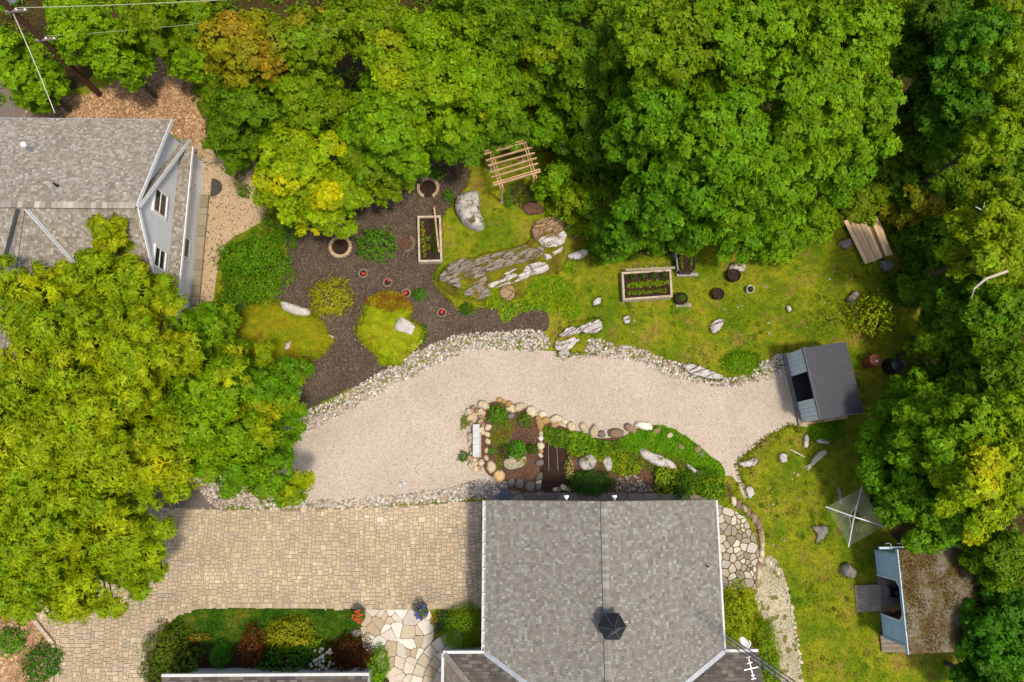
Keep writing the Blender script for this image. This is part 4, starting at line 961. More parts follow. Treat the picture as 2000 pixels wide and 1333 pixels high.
for yy in (YB0 + 0.04, YB1 - 0.04):
    m = MB(); m.box((XF - 0.03, yy, 1.5), (0.06, 0.1, 2.44)); m.build('corner_board', TRIMB, bs)
for args in (((XF + XBK) / 2, YB0 + 0.04, 0.08), ((XF + XBK) / 2, YB1 - 0.04, 0.08)):
    m = MB(); m.add([(XF + 0.01, args[1] - 0.03, 0.28), (XBK, args[1] - 0.03, 0.28), (XBK, args[1] - 0.03, 2.1), (XF + 0.01, args[1] - 0.03, 2.74), (XF + 0.01, args[1] + 0.03, 0.28), (XBK, args[1] + 0.03, 0.28), (XBK, args[1] + 0.03, 2.1), (XF + 0.01, args[1] + 0.03, 2.74)],
                       [(0, 1, 2, 3), (7, 6, 5, 4), (0, 3, 7, 4), (1, 5, 6, 2), (3, 2, 6, 7), (0, 4, 5, 1)]); m.build('side_wall', BLUE, bs)
m = MB(); m.box((XBK - 0.03, (YB0 + YB1) / 2, 1.19), (0.06, YB1 - YB0 - 0.02, 1.82)); m.build('rear_wall', BLUE, bs)
R4 = [Vector((18.98, -8.08, 2.84)), Vector((23.35, -8.08, 2.15)), Vector((23.35, -3.46, 2.15)), Vector((18.98, -3.46, 2.84))]
rf = MB(); rf.add(R4 + [p - Vector((0, 0, 0.1)) for p in R4], [(0, 1, 2, 3), (7, 6, 5, 4)] + [(i, (i + 1) % 4, 4 + (i + 1) % 4, 4 + i) for i in range(4)]); rf = rf.build('roof', MOSSROOF, bs)
g = np.random.default_rng(6); n = 9000; sx, sy = g.random(n), g.random(n)
k = np.array([mnoise.noise(Vector((a * 5, b * 5, 9))) for a, b in zip(sx, sy)]) + 0.25 * g.normal(size=n) > 0.0; sx, sy = sx[k], sy[k]
P = np.stack([18.98 + sx * 4.37, -8.08 + sy * 4.62, 2.85 - sx * 0.69], 1)
V, Q = leaf_quads(P, nrm(np.array([0.15, 0, 1]) + 0.6 * g.normal(size=(len(P), 3))), 0.07, 0.8, None, 0.2, g)
mo = np_mesh('roof_moss', V, Q, np.repeat(tint(C(100, 88, 46), len(P), g, 0.3, 0.12), 4, 0), LEAF, rf); mo['kind'] = 'stuff'
m = MB(); m.beam((18.965, -8.1, 2.77), (18.965, -3.44, 2.77), 0.05, 0.17); m.build('fascia', TRIMB, bs)
m = MB(); m.beam((18.2, -3.4, 2.62), (22.6, -3.4, 2.05), 0.1, 0.1); m.build('gutter', TRIMB, bs)
for px in (1742, 1765):
    m = MB(); p = G(px, 1073, 2.7); m.tube([(p.x, -3.45, 2.6), (p.x - 0.05, -3.25, 2.75), (p.x - 0.16, -3.16, 2.8), (p.x - 0.3, -3.2, 2.7)], 0.018, 6); m.build('hook', ALU, bs)
m = MB(); m.box((22.2, -3.45, 2.28), (0.8, 0.25, 0.06)); 
rp = thing('entry_ramp', 'weathered grey plywood ramp before the blue shed doorway', 'ramp', tuple(G(1693, 1169)))
a = [G(1669, 1144, .05), G(1720, 1142, .3), G(1722, 1194, .3), G(1674, 1196, .05)]
m = MB(); m.add(a + [p - Vector((0, 0, 0.04)) for p in a], [(3, 2, 1, 0), (4, 5, 6, 7)] + [(i, 4 + i, 4 + (i + 1) % 4, (i + 1) % 4) for i in range(4)]); m.build('board', GREYWOOD, rp)
m = MB(); p = a[1].lerp(a[2], 0.5); m.box((p.x - 0.05, p.y, 0.12), (0.09, 1.2, 0.22)); m.build('bearer', GREYWOOD, rp)
dk = thing('plank_step', 'low grey plank step beside the blue shed corner', 'step', tuple(G(1750, 1262)))
g = random.Random(5)
for k in range(4):
    y = -8.35 + k * 0.21 - 0.2; m = MB(); m.box((19.95, y, 0.1), (1.5, 0.19, 0.06), 0, jit(C(132, 120, 102), g.uniform(0.85, 1.15))); m.build('plank', PAINTCOL, dk)
for xx in (19.35, 20.5):
    m = MB(); m.box((xx, -8.24, 0.035), (0.1, 0.8, 0.07)); m.build('bearer', GREYWOOD, dk)
# things in the doorway
for k, (px, py, cl_, ln, an) in enumerate(((1738, 1190, C(190, 140, 84), 0.7, 0.3), (1744, 1196, C(150, 108, 62), 0.65, 0.15), (1748, 1188, C(206, 160, 104), 0.6, 0.45))):
    p = G(px, py, 0.4); m = MB(); m.box((p.x + 0.1, p.y, 0.32 + 0.07 * k), (ln, 0.16, 0.06), an, cl_); setp(m.build('lumber_offcut', PAINTCOL, None, (p.x, p.y, 0.29)), ['long tan board lying lowest inside the blue shed doorway', 'brown board stacked between two others inside the blue shed', 'pale board on top of the pile inside the blue shed'][k], 'board', 'boards inside the blue shed')
mo = thing('lawn_mower', 'dark machine standing in shade just inside the blue shed doorway', 'mower', (19.95, -5.75, 0.28))
m = MB(); m.box((20.0, -5.75, 0.5), (0.55, 0.45, 0.2)); m.lathe((20.0, -5.75, 0.6), [(0.16, 0), (0.16, 0.14), (0.1, 0.2)], 12); m.build('deck', PLASTIC, mo)
for xx in (19.78, 20.22):
    for yy in (-6.0, -5.5): m = MB(); m.tube([(xx, yy - 0.03, 0.38), (xx, yy + 0.03, 0.38)], 0.1, 12); m.build('wheel', BLACK, mo)
m = MB(); m.tube([(20.2, -5.95, 0.6), (20.8, -5.95, 1.1), (20.8, -5.55, 1.1), (20.2, -5.55, 0.6)], 0.02, 6); m.build('handle', GREYMET, mo)

# ================================================================== ROTARY CLOTHES DRYER
cd = G(1669, 1010, 1.8); ca_ = thing('clothes_dryer', 'square rotary clothes line with pale arms standing on the lawn', 'clothes dryer', (cd.x, cd.y, 0))
m = MB(); m.tube([(cd.x, cd.y, 0), (cd.x, cd.y, 1.78)], 0.025, 10); m.build('pole', ALU, ca_)
m = MB(); m.lathe((cd.x, cd.y, 1.25), [(0.05, 0), (0.05, 0.12)], 10); m.lathe((cd.x, cd.y, 1.72), [(0.05, 0), (0.05, 0.1)], 10); m.build('hub', GREYMET, ca_)
tips = [G(1683.5, 950, 1.95), G(1729, 1029, 1.95), G(1657, 1069, 1.95), G(1612, 990, 1.95)]
hub = Vector((cd.x, cd.y, 1.75))
for t in tips:
    m = MB(); m.beam(hub, t, 0.045, 0.045); m.build('arm', ALU, ca_)
    m = MB(); m.beam((cd.x, cd.y, 1.3), hub.lerp(t, 0.45), 0.025, 0.025); m.build('strut', ALU, ca_)
for k in range(10):
    f = 0.28 + 0.072 * k; 
    m = MB(); m.tube([hub.lerp(t, f) + Vector((0, 0, 0.03)) for t in tips + tips[:1]], 0.0042, 4); m.build('line', WHITE, ca_)

# ================================================================== PERGOLA
pg = thing('pergola', 'new bare-wood pergola of slanting rafters at the wood edge', 'pergola', tuple(G(1000, 360)))
zb = 2.25
LB = [[G(952.5, 286, zb), G(978, 371, zb)], [G(957.5, 285, zb), G(983, 369, zb)]]
RB = [[G(1018.5, 268, zb), G(1043, 350, zb)], [G(1023, 266.5, zb), G(1048, 349, zb)]]
for a, b in LB + RB:
    m = MB(); m.beam(a, b, 0.045, 0.16); m.build('beam', PINE, pg)
raf = [(945, 297, 1036, 272), (946, 302, 1037, 276.5), (949, 314.5, 1041, 288), (953, 324.5, 1044.5, 299.5), (956.5, 338, 1048, 309.5), (959.5, 347.5, 1051, 320), (963, 359, 1055, 331.5), (964, 363, 1056, 335.5)]
for i, (a, b, c, d) in enumerate(raf):
    m = MB(); m.beam(G(a, b, zb + 0.16), G(c, d, zb + 0.16), 0.055, 0.15); m.build('rafter', PINE, pg)
for x, y in ((980.5, 363), (1042.5, 343), (957.5, 296), (1023, 277)):
    p = G(x, y, zb); m = MB(); m.box((p.x, p.y, 1.12), (0.1, 0.1, 2.3), 0.28); po = m.build('post', PINE, pg)
    m = MB(); m.lathe((p.x, p.y, 0), [(0.11, 0), (0.11, 0.07)], 12); m.build('post_footing', CONC, po)

# ================================================================== RAISED BEDS
def raised_bed(label, pts, h, soil_mat, wood):
    p = [G(x, y, h) for x, y in pts]; c = sum(p, Vector()) / 4
    o = thing('raised_bed', label, 'raised bed', (c.x, c.y, 0)); w = 0.11
    for i in range(4):
        a, b = p[i].copy(), p[(i + 1) % 4].copy(); d = (b - a).normalized(); n2 = Vector((-d.y, d.x, 0))
        if (c - a).dot(n2) < 0: n2 = -n2
        s0, s1 = (0.0, 0.0) if i % 2 == 0 else (w + 0.004, w + 0.004)
        for r in range(2):
            aa = a + d * s0 + n2 * w / 2; bb = b - d * s1 + n2 * w / 2; zz = h * (0.25 + 0.5 * r)
            m = MB(); m.beam((aa.x, aa.y, zz), (bb.x, bb.y, zz), w, h / 2 - 0.008); m.build('board', wood, o)
    m = MB(); q = [c + (v - c) * 0.9 for v in p]; m.prism([(v.x, v.y) for v in q], 0.01, h - 0.09); m.build('soil', soil_mat, o)
    return o, p, c
def row_plants(a, b, n, r, h, z, col, seed, name, label, leaf=0.07, group=None):
    for k in range(n):
        t = (k + 0.5) / n; shrub(name, label, 'plant', a[0] + (b[0] - a[0]) * t, a[1] + (b[1] - a[1]) * t, r * rnd.uniform(0.8, 1.25), h, col, seed + k, leaf, 0.6, z=z, group=group, lump=0.3)
raised_bed('tall narrow wooden raised bed with a plank lying across its corner, on dark mulch', [(815, 422), (861, 421), (864, 511), (817, 512)], 0.45, DSOIL, PALEWOOD)
row_plants((824, 432), (829, 502), 9, 4.0, 0.16, 0.36, C(150, 168, 30), 500, 'lettuce_plant', 'small yellow-green seedling in the row of the narrow raised bed', 0.1, 'seedlings in the narrow bed')
for k, (x, y) in enumerate(((834, 465), (836, 482))): shrub('pepper_plant', 'small leafy plant in the middle of the narrow raised bed', 'plant', x, y, 6, 0.2, C(104, 140, 26), 530 + k, 0.09, 0.6, z=0.36, group='middle plants of the narrow bed')
row_plants((847, 430), (851, 495), 5, 7, 0.18, 0.36, C(62, 92, 30), 540, 'herb_plant', 'low dark green herb along the inner board of the narrow raised bed', 0.06, 'herbs of the narrow bed')
m = MB(); m.beam(G(848, 406, 0.52), G(857.5, 493, 0.52), 0.09, 0.035); m = setp(m.build('loose_plank', PINE, None, tuple(G(852, 450, 0.46))), 'loose bare plank lying lengthwise across the narrow raised bed', 'plank')
b2_, p2, c2 = raised_bed('wide wooden raised bed with trellis rails and green seedling rows, on the lawn', [(1214, 532), (1311, 526), (1314, 580), (1217, 587)], 0.5, DSOIL, PALEWOOD)
row_plants((1224, 557), (1306, 551), 12, 6, 0.2, 0.4, C(132, 168, 28), 560, 'bean_plant', 'leafy seedling in the long middle row of the wide raised bed', 0.1, 'middle row seedlings')
row_plants((1226, 573), (1302, 567), 11, 4.5, 0.15, 0.4, C(126, 156, 30), 580, 'radish_plant', 'small seedling in the front row of the wide raised bed', 0.08, 'front row seedlings')
row_plants((1226, 541), (1308, 535), 4, 7, 0.3, 0.4, C(74, 108, 44), 600, 'tomato_plant', 'young tomato plant beside the trellis of the wide raised bed', 0.08, 'tomato plants at the trellis')
tr = thing('trellis', 'low grey wooden trellis rails fixed along the back of the wide raised bed', 'trellis', tuple(G(1264, 531)))
for k in range(3):
    m = MB(); m.beam(G(1222, 526 + 1.5 * k, 0.95 - 0.18 * k), G(1318, 522 + 1.5 * k, 0.95 - 0.18 * k), 0.03, 0.05); m.build('rail', PALEWOOD, tr)
for x in (1232, 1265, 1297):
    a = G(x + 2, 529 - (x - 1232) * 0.06, 0.3); m = MB(); m.beam((a.x, a.y + 0.05, 0.3), (a.x, a.y + 0.14, 1.0), 0.04, 0.04, (0, 1, 0)); m.build('upright', GREYWOOD, tr)
# trough planter
tp = thing('trough_planter', 'dark rounded trough planter of seedlings with white boards on two sides', 'planter', tuple(G(1337, 515)))
a = [G(x, y, 0.45) for x, y in ((1319, 496), (1330, 490), (1350, 492), (1357, 505), (1357, 525), (1350, 533), (1328, 533), (1321, 515))]
m = MB(); m.prism([(v.x, v.y) for v in a], 0.0, 0.4); m.build('soil', DSOIL, tp)
cc_ = sum(a, Vector()) / len(a)
for i in range(len(a)):
    m = MB(); q, r_ = a[i], a[(i + 1) % len(a)]; m.beam((q.x, q.y, 0.24), (r_.x, r_.y, 0.24), 0.05, 0.48); m.build('panel', PLASTIC, tp)
m = MB(); m.beam(G(1317, 494, 0.3), G(1322, 531, 0.3), 0.06, 0.55); m.build('side_board', CONC, tp)
m = MB(); m.beam(G(1321, 538, 0.1), G(1363, 537, 0.1), 0.18, 0.16); m.build('front_board', CONC, tp)
row_plants((1330, 497), (1332, 528), 6, 3.5, 0.15, 0.38, C(110, 140, 40), 620, 'kale_seedling', 'small seedling near the white side board of the trough planter', 0.08, 'left row of the trough')
row_plants((1350, 497), (1350, 528), 6, 3.0, 0.15, 0.38, C(110, 140, 40), 630, 'chard_seedling', 'small seedling beside the open long edge of the trough planter', 0.08, 'right row of the trough')
# pots on the lawn
def pot(label, px, py, r, h, mat, soil=DSOIL, plant=None, rim=None, seed=0):
    c = G(px, py, h); o = thing('plant_pot', label, 'pot', (c.x, c.y, 0))
    m = MB(); m.lathe((c.x, c.y, 0), [(r * 0.8, 0), (r * 0.97, h), (r, h + 0.01), (r * 0.9, h), (r * 0.88, h - 0.08)], 22, caps=False); m.add([(c.x + r * 0.8 * math.cos(t), c.y + r * 0.8 * math.sin(t), 0.004) for t in np.linspace(0, 6.283, 22, endpoint=False)], [tuple(range(22))]); m.build('shell', mat, o)
    m = MB(); m.lathe((c.x, c.y, h - 0.16), [(r * 0.8, 0), (r * 0.9, 0.09)], 22); m.build('soil', soil, o)
    if plant: shrub(*plant)
    return o
pot('black grow pot with a green plant, standing half on a white slab', 1331, 583, 0.35, 0.42, FABRIC, plant=('potted_herb', 'fresh green herb growing in the black pot by the white slab', 'plant', 1332, 581, 8, 0.2, C(86, 130, 34), 640, 0.07, 0.6, None, 0.36))
pot('black grow pot of bare soil between two other pots on the lawn', 1403, 574, 0.33, 0.36, FABRIC)
pot('black grow pot beside a small half-buried rock near the bushes', 1434, 538, 0.36, 0.42, FABRIC)
pot('small pot with a white rim standing alone on the lawn', 1466, 565, 0.21, 0.3, WHITE, plant=('potted_seedling', 'single green seedling inside the small white-rimmed pot', 'plant', 1468, 563, 4, 0.12, C(92, 134, 40), 641, 0.06, 0.6, None, 0.24))
m = MB(); p = G(1335, 597); m.box((p.x, p.y, 0.03), (0.84, 0.2, 0.06), 0.02); setp(m.build('paving_slab', CONC, None, (p.x, p.y, 0)), 'white concrete slab lying under the pot beside the wide raised bed', 'slab')

# ================================================================== WOOD PLATFORM
pl = thing('plank_platform', 'weathered tan plank platform lying askew by the wood edge', 'platform', tuple(G(1697, 467)))
PA = [G(1648, 432, 0.35), G(1712, 414, 0.35), G(1744, 497, 0.35), G(1690, 516, 0.35)]
wid = [0, 0.13, 0.27, 0.4, 0.53, 0.64, 0.75, 0.86, 1.0]; g = random.Random(9)
for i in range(8):
    t0, t1 = wid[i] + 0.006, wid[i + 1] - 0.006; e = g.uniform(-0.04, 0.03); f = g.uniform(-0.03, 0.03); dz = -0.05 if i == 5 else g.uniform(-0.012, 0.012)
    q = [PA[0].lerp(PA[1], t0), PA[0].lerp(PA[1], t1), PA[3].lerp(PA[2], t1), PA[3].lerp(PA[2], t0)]; ax = (q[3] - q[0]).normalized()
    q = [q[0] + ax * e, q[1] + ax * e, q[2] + ax * f, q[3] + ax * f]; q = [v + Vector((0, 0, dz)) for v in q]
    col = jit((C(224, 190, 146, .8) if i != 5 else C(130, 100, 66, .8)), g.uniform(0.82, 1.15))
    m = MB(); m.add(q + [v - Vector((0, 0, 0.05)) for v in q], [(3, 2, 1, 0), (4, 5, 6, 7)] + [(k, 4 + k, 4 + (k + 1) % 4, (k + 1) % 4) for k in range(4)], col); m.build('plank', PAINTCOL, pl)
for t in (0.06, 0.5, 0.94):
    a, b = PA[0].lerp(PA[3], t), PA[1].lerp(PA[2], t); m = MB(); m.beam((a.x, a.y, 0.14), (b.x, b.y, 0.14), 0.1, 0.28); m.build('bearer', GREYWOOD, pl)
m = MB(); p = G(1763, 461); m.prism([(p.x - 0.2, p.y - 0.13), (p.x + 0.15, p.y - 0.16), (p.x + 0.22, p.y + 0.12), (p.x - 0.12, p.y + 0.16)], 0, 0.16, None, 0.8); setp(m.build('plastic_tub', TARP, None, (p.x, p.y, 0)), 'bright blue plastic tub lying near the tan plank platform', 'tub')

# ================================================================== UTILITY POLE
ub = Vector((-22.72, 21.3, 0)); ut = Vector((-22.15, 20.75, 9.3))
up_ = thing('utility_pole', 'brown wooden utility pole carrying a grey transformer and wires', 'utility pole', tuple(ub))
m = MB(); m.tube([ub, ub.lerp(ut, 0.5), ut], [0.16, 0.14, 0.115], 12); m.build('pole', POLEW, up_)
tc = ub.lerp(ut, 0.93) + Vector((0.1, 0.42, 0)); tf = MB(); tf.lathe(tc, [(0.26, -0.55), (0.27, -0.5), (0.27, 0.3), (0.29, 0.32), (0.26, 0.38), (0.1, 0.42)], 18); tf = tf.build('transformer', GREYMET, up_)
for dx in (-0.1, 0.12):
    m = MB(); m.lathe(tc + Vector((dx, 0, 0.4)), [(0.04, 0), (0.06, 0.05), (0.035, 0.1), (0.05, 0.15), (0.03, 0.22)], 8); m.build('bushing', WHITE, tf)
for t, nm in ((0.845, 1), (0.6, 0)):
    c = ub.lerp(ut, t); m = MB(); m.beam(c + Vector((-0.25, -0.12, 0)), c + Vector((0.75, 0.0, 0)), 0.08, 0.1); ar = m.build('crossarm', GREYWOOD, up_)
    for k in (0.3, 0.7):
        m = MB(); m.lathe(c + Vector((k, -0.05, 0.05)), [(0.03, 0), (0.05, 0.04), (0.03, 0.1)], 8); m.build('insulator', WHITE, ar)
def sag(a, b, s, n=14): return [a.lerp(b, k / n) - Vector((0, 0, 4 * s * (k / n) * (1 - k / n))) for k in range(n + 1)]
WIRE = solid('wire', C(176, 178, 140), 0.6, 0.1, 3, bump_=0); WIRE2 = solid('wire_dark', C(150, 160, 120), 0.6, 0.1, 3, bump_=0)
a = ub.lerp(ut, 0.85) + Vector((0.3, 0, 0.1)); b = G(460, -4, 8.6)
m = MB(); m.tube(sag(a, a + (b - a) * 1.3, 0.12), 0.018, 5); setp(m.build('power_line', WIRE, None, tuple(a)), 'upper pale power line running from the pole over the trees', 'wire')
a = ub.lerp(ut, 0.61) + Vector((0.3, 0, 0.1)); b = G(400, 45, 6.2)
m = MB(); m.tube(sag(a, b, 0.08), 0.014, 5); setp(m.build('phone_line', WIRE2, None, tuple(a)), 'lower thin line running from the pole crossarm into the leaves', 'wire')
a = ub.lerp(ut, 0.84); b = Vector((-23.0, 17.1, 4.9)); b = G(107, 221, 5.0)
m = MB(); m.tube(sag(a, b, 0.1), 0.022, 5); setp(m.build('service_drop', solid('drop', C(216, 212, 196), 0.6, 0.2, 3, bump_=0), None, tuple(a)), 'twisted white service cable slanting from the pole to the house eave', 'cable')

# timber edging by the lower drive
te = thing('timber_edging', 'pale weathered timber kerb at the foot of the paved driveway', 'edging', tuple(G(104, 1258)))
for a, b in (((70, 1212), (88, 1235)), ((88, 1235), (106, 1257)), ((106, 1258), (104, 1300)), ((104, 1300), (100, 1380))):
    p, q = G(*a, 0.1), G(*b, 0.1); d = (q - p).normalized() * 0.01; m = MB(); m.beam(p + d, q - d, 0.16, 0.24); m.build('timber', PALEWOOD, te)

# ================================================================== ROCKS AND MOUNDS
outline_blob('moss_mound', [(458, 640), (475, 608), (500, 588), (530, 582), (562, 592), (600, 606), (628, 625), (640, 650), (652, 662), (636, 690), (602, 712), (592, 730), (560, 738), (520, 722), (480, 702), (456, 672)], 0.34, MOSSG,
             'broad olive moss mound holding a long pale stone slab', 'moss mound', 0.012, 1, 0.08, 0.25, 0.7, (0.85, 0.45), per=6)
outline_blob('moss_mound', [(693, 640), (708, 616), (712, 594), (732, 576), (762, 570), (790, 582), (806, 600), (802, 622), (828, 640), (828, 662), (800, 690), (782, 714), (746, 712), (728, 690), (702, 664)], 0.38, MOSSY,
             'bright yellow-green moss mound with a white block of stone on it', 'moss mound', 0.012, 2, 0.10, 0.3, 0.9, (0.85, 0.45), per=6)
tufts_on(bpy.data.objects['moss_mound'], 9000, 0.10, MOSSG, 301, 'moss_tufts', 'short olive moss tufts covering the broad mound')
tufts_on(bpy.data.objects['moss_mound.001'], 8000, 0.10, MOSSY, 302, 'moss_tufts', 'bright moss tufts covering the smaller mound')
outline_blob('stone_slab', [(549, 590), (560, 591), (590, 601), (603, 605), (601, 613), (588, 616), (566, 611), (552, 604)], 0.55, WHITEROCK, 'long narrow pale stone slab lying on the olive moss mound', 'stone', 0.1, 3, 0.02, 0.12, 1, (0.97, 0.8), zref=0.5)
outline_blob('stone_block', [(779, 622), (789, 622), (808, 635), (810, 640), (803, 654), (793, 650), (770, 643)], 0.5, WHITEROCK, 'white squared stone block on the bright moss mound', 'stone', 0.1, 4, 0.02, 0.12, 1, (0.97, 0.85), zref=0.5)
outline_blob('stone_block', [(574, 757), (588, 766), (584, 780), (573, 778)], 0.4, WHITEROCK, 'pale stone block half hidden under leaves at the edge of the dark mulch', 'stone', 0.0, 5, 0.02, 0.1, 1, (0.97, 0.85))
outline_blob('boulder', [(892, 395), (908, 385), (928, 381), (936, 392), (938, 420), (946, 440), (940, 451), (922, 450), (902, 436), (890, 412)], 0.95, BOULDER, 'big grey lichen-stained boulder on the grass below the pergola', 'boulder', 0.0, 6, 0.04, 0.22, 1.1, (0.95, 0.7))
outline_blob('outcrop_mound', [(852, 550), (872, 522), (910, 505), (960, 492), (1030, 472), (1050, 440), (1090, 420), (1125, 412), (1150, 430), (1150, 470), (1115, 500), (1090, 535), (1050, 548), (1020, 575), (985, 592), (930, 590), (880, 578)], 0.10, OUTM, 'low mossy brown swell of ground that the ledge rocks break through', 'mound', 0.0, 15, 0.12, 0.5, 0.9, (0.85, 0.45), per=6)
tufts_on(bpy.data.objects['outcrop_mound'], 9000, 0.08, OUTM, 303, 'outcrop_grass', 'mossy grass growing between the ledge rocks')
ledges = [('ledge_rock', [(1000, 500), (1040, 488), (1062, 486), (1058, 500), (1030, 512), (1005, 516)], 0.35, LEDGE, 'mossy ledge rock joining the dark striped ledge to the white rock'), ('ledge_rock', [(905, 572), (940, 560), (958, 572), (945, 585), (915, 582)], 0.3, LEDGE, 'low brown ledge rock at the lower rim of the outcrop'), ('ledge_rock', [(1105, 440), (1130, 430), (1138, 450), (1120, 468), (1106, 460)], 0.4, LEDGE, 'dark shaded ledge rock beside the tan layered ledge'), ('ledge_rock', [(1110, 500), (1135, 488), (1150, 490), (1140, 504), (1120, 508)], 0.25, QUARTZ, 'small pale ledge at the shady right end of the outcrop'), ('ledge_rock', [(1038, 455), (1050, 435), (1085, 425), (1110, 420), (1118, 440), (1100, 458), (1070, 468), (1045, 470)], 0.45, LEDGET, 'tan layered ledge of rock sloping out of the grass'),
          ('ledge_rock', [(1050, 470), (1075, 462), (1105, 455), (1108, 470), (1090, 482), (1062, 484)], 0.35, QUARTZ, 'pale broken rock just below the tan layered ledge'),
          ('ledge_rock', [(1065, 490), (1085, 482), (1100, 480), (1092, 500), (1072, 508), (1062, 505)], 0.3, QUARTZ, 'small white rock between ferny plants below the ledge'),
          ('ledge_rock', [(925, 512), (965, 498), (1000, 492), (1030, 482), (1040, 500), (1010, 515), (970, 528), (935, 532)], 0.4, LEDGE, 'dark striped ledge rock along the upper edge of the outcrop'),
          ('ledge_rock', [(858, 545), (880, 520), (905, 508), (925, 515), (945, 530), (950, 550), (930, 570), (905, 568), (880, 558)], 0.42, LEDGE, 'grey streaked ledge rock nearest the mulch path'),
          ('ledge_rock', [(955, 550), (990, 535), (1030, 520), (1065, 515), (1070, 530), (1030, 545), (990, 558), (960, 565)], 0.34, QUARTZ, 'long white-streaked ledge rock in mossy grass'),
          ('ledge_rock', [(975, 570), (995, 558), (1006, 568), (1002, 585), (985, 586)], 0.3, LEDGET, 'rounded tan rock among bright plants below the outcrop'),
          ('quartz_rock', [(1086, 665), (1100, 648), (1118, 640), (1136, 652), (1128, 668), (1112, 682), (1095, 688), (1084, 680)], 0.42, QUARTZ, 'white cracked quartz rock at the edge of the gravel drive'),
          ('quartz_rock', [(1112, 630), (1140, 628), (1165, 622), (1175, 636), (1168, 650), (1145, 652), (1125, 642)], 0.36, QUARTZ, 'white jagged quartz rock on the grassy side of the drive'),
          ('quartz_rock', [(1090, 690), (1108, 684), (1110, 696), (1098, 700)], 0.18, QUARTZ, 'small white rock lying against the gravel below the quartz'),
          ('quartz_rock', [(1160, 588), (1172, 582), (1174, 592), (1158, 598)], 0.15, QUARTZ, 'small bright rock in the grass above the quartz'),
          ('quartz_rock', [(1217, 620), (1227, 617), (1229, 630), (1219, 632)], 0.15, QUARTZ, 'lone small white rock on lawn left of the raised bed corner'),
          ('ledge_rock', [(1330, 715), (1352, 712), (1384, 724), (1412, 738), (1395, 742), (1350, 730)], 0.3, QUARTZ, 'long pale rock embedded in the river stones by the lawn edge'),
          ('field_rock', [(1386, 640), (1396, 628), (1408, 624), (1412, 634), (1400, 648), (1390, 652)], 0.22, QUARTZ, 'streaked white rock half sunk in the middle of the lawn'),
          ('field_rock', [(1424, 520), (1440, 513), (1455, 518), (1452, 532), (1438, 528), (1426, 530)], 0.22, BOULDER, 'brown-stained half buried rock beside a black pot'),
          ('field_rock', [(1535, 600), (1541, 597), (1545, 605), (1539, 611)], 0.12, WHITEROCK, 'single round pale stone in open lawn above the shed'),
          ('field_rock', [(1652, 585), (1664, 572), (1676, 574), (1672, 588), (1660, 600)], 0.3, LEDGE, 'brown and white rock beside the yellow-green bush'),
          ('grey_rock', [(1706, 392), (1722, 390), (1730, 405), (1714, 413)], 0.4, GREYROCK, 'pale grey rock above the plank platform'),
          ('grey_rock', [(1716, 515), (1732, 510), (1742, 522), (1728, 532)], 0.35, GREYROCK, 'smooth grey rock touching the lower edge of the plank platform'),
          ('grey_rock', [(1766, 482), (1784, 478), (1792, 492), (1784, 506), (1770, 500)], 0.4, GREYROCK, 'cracked bluish grey rock among leaves right of the platform'),
          ('grey_rock', [(1636, 476), (1656, 468), (1664, 478), (1650, 488)], 0.22, GREYROCK, 'low rubble stone at the left side of the plank platform'),
          ('field_rock', [(1642, 1104), (1654, 1100), (1668, 1112), (1666, 1126), (1650, 1126), (1640, 1116)], 0.4, GREYROCK, 'grey boulder on the lawn before the blue shed'),
          ('field_rock', [(1584, 1030), (1600, 1026), (1618, 1030), (1612, 1048), (1594, 1062), (1596, 1044)], 0.1, GREYROCK, 'flat worn rock patch in the lawn beside the clothes line'),
          ('field_rock', [(1520, 890), (1530, 886), (1537, 892), (1534, 902), (1524, 902)], 0.2, QUARTZ, 'white six-sided stone on the lawn below the shed'),
          ('field_rock', [(1570, 852), (1578, 850), (1578, 872), (1570, 874)], 0.15, QUARTZ, 'small upright white rock just below the shed sill'),
          ('field_rock', [(1594, 860), (1610, 856), (1620, 866), (1600, 866)], 0.12, QUARTZ, 'broken white stones in moss below the shed corner'),
          ('field_rock', [(1440, 905), (1460, 900), (1476, 896), (1478, 906), (1460, 912)], 0.16, QUARTZ, 'white jagged rocks where the lawn meets the narrow end of the gravel'),
          ('field_rock', [(1456, 955), (1466, 950), (1472, 964), (1462, 974)], 0.14, WHITEROCK, 'pale stone at the tip of the gravel drive'),
          ('field_rock', [(640, 655), (654, 658), (646, 664)], 0.12, QUARTZ, 'white triangular stone at the rim of the olive moss mound'),
          ('field_rock', [(560, 672), (570, 670), (572, 684), (562, 686)], 0.45, QUARTZ, 'small white stone among moss on the olive mound'),
          ('field_rock', [(778, 944), (790, 936), (794, 944), (782, 952)], 0.06, QUARTZ, 'flat white stone alone in the gravel drive'),
          ('field_rock', [(687, 1232), (700, 1228), (706, 1238), (692, 1244)], 0.3, GREYROCK, 'light grey stone at the corner of the front flagstones'),
          ('field_rock', [(1086, 395), (1120, 385), (1150, 400), (1150, 425), (1125, 420)], 0.4, LEDGE, 'shaded dark ledge rock under the trees above the tan ledge')]
RIMS = []
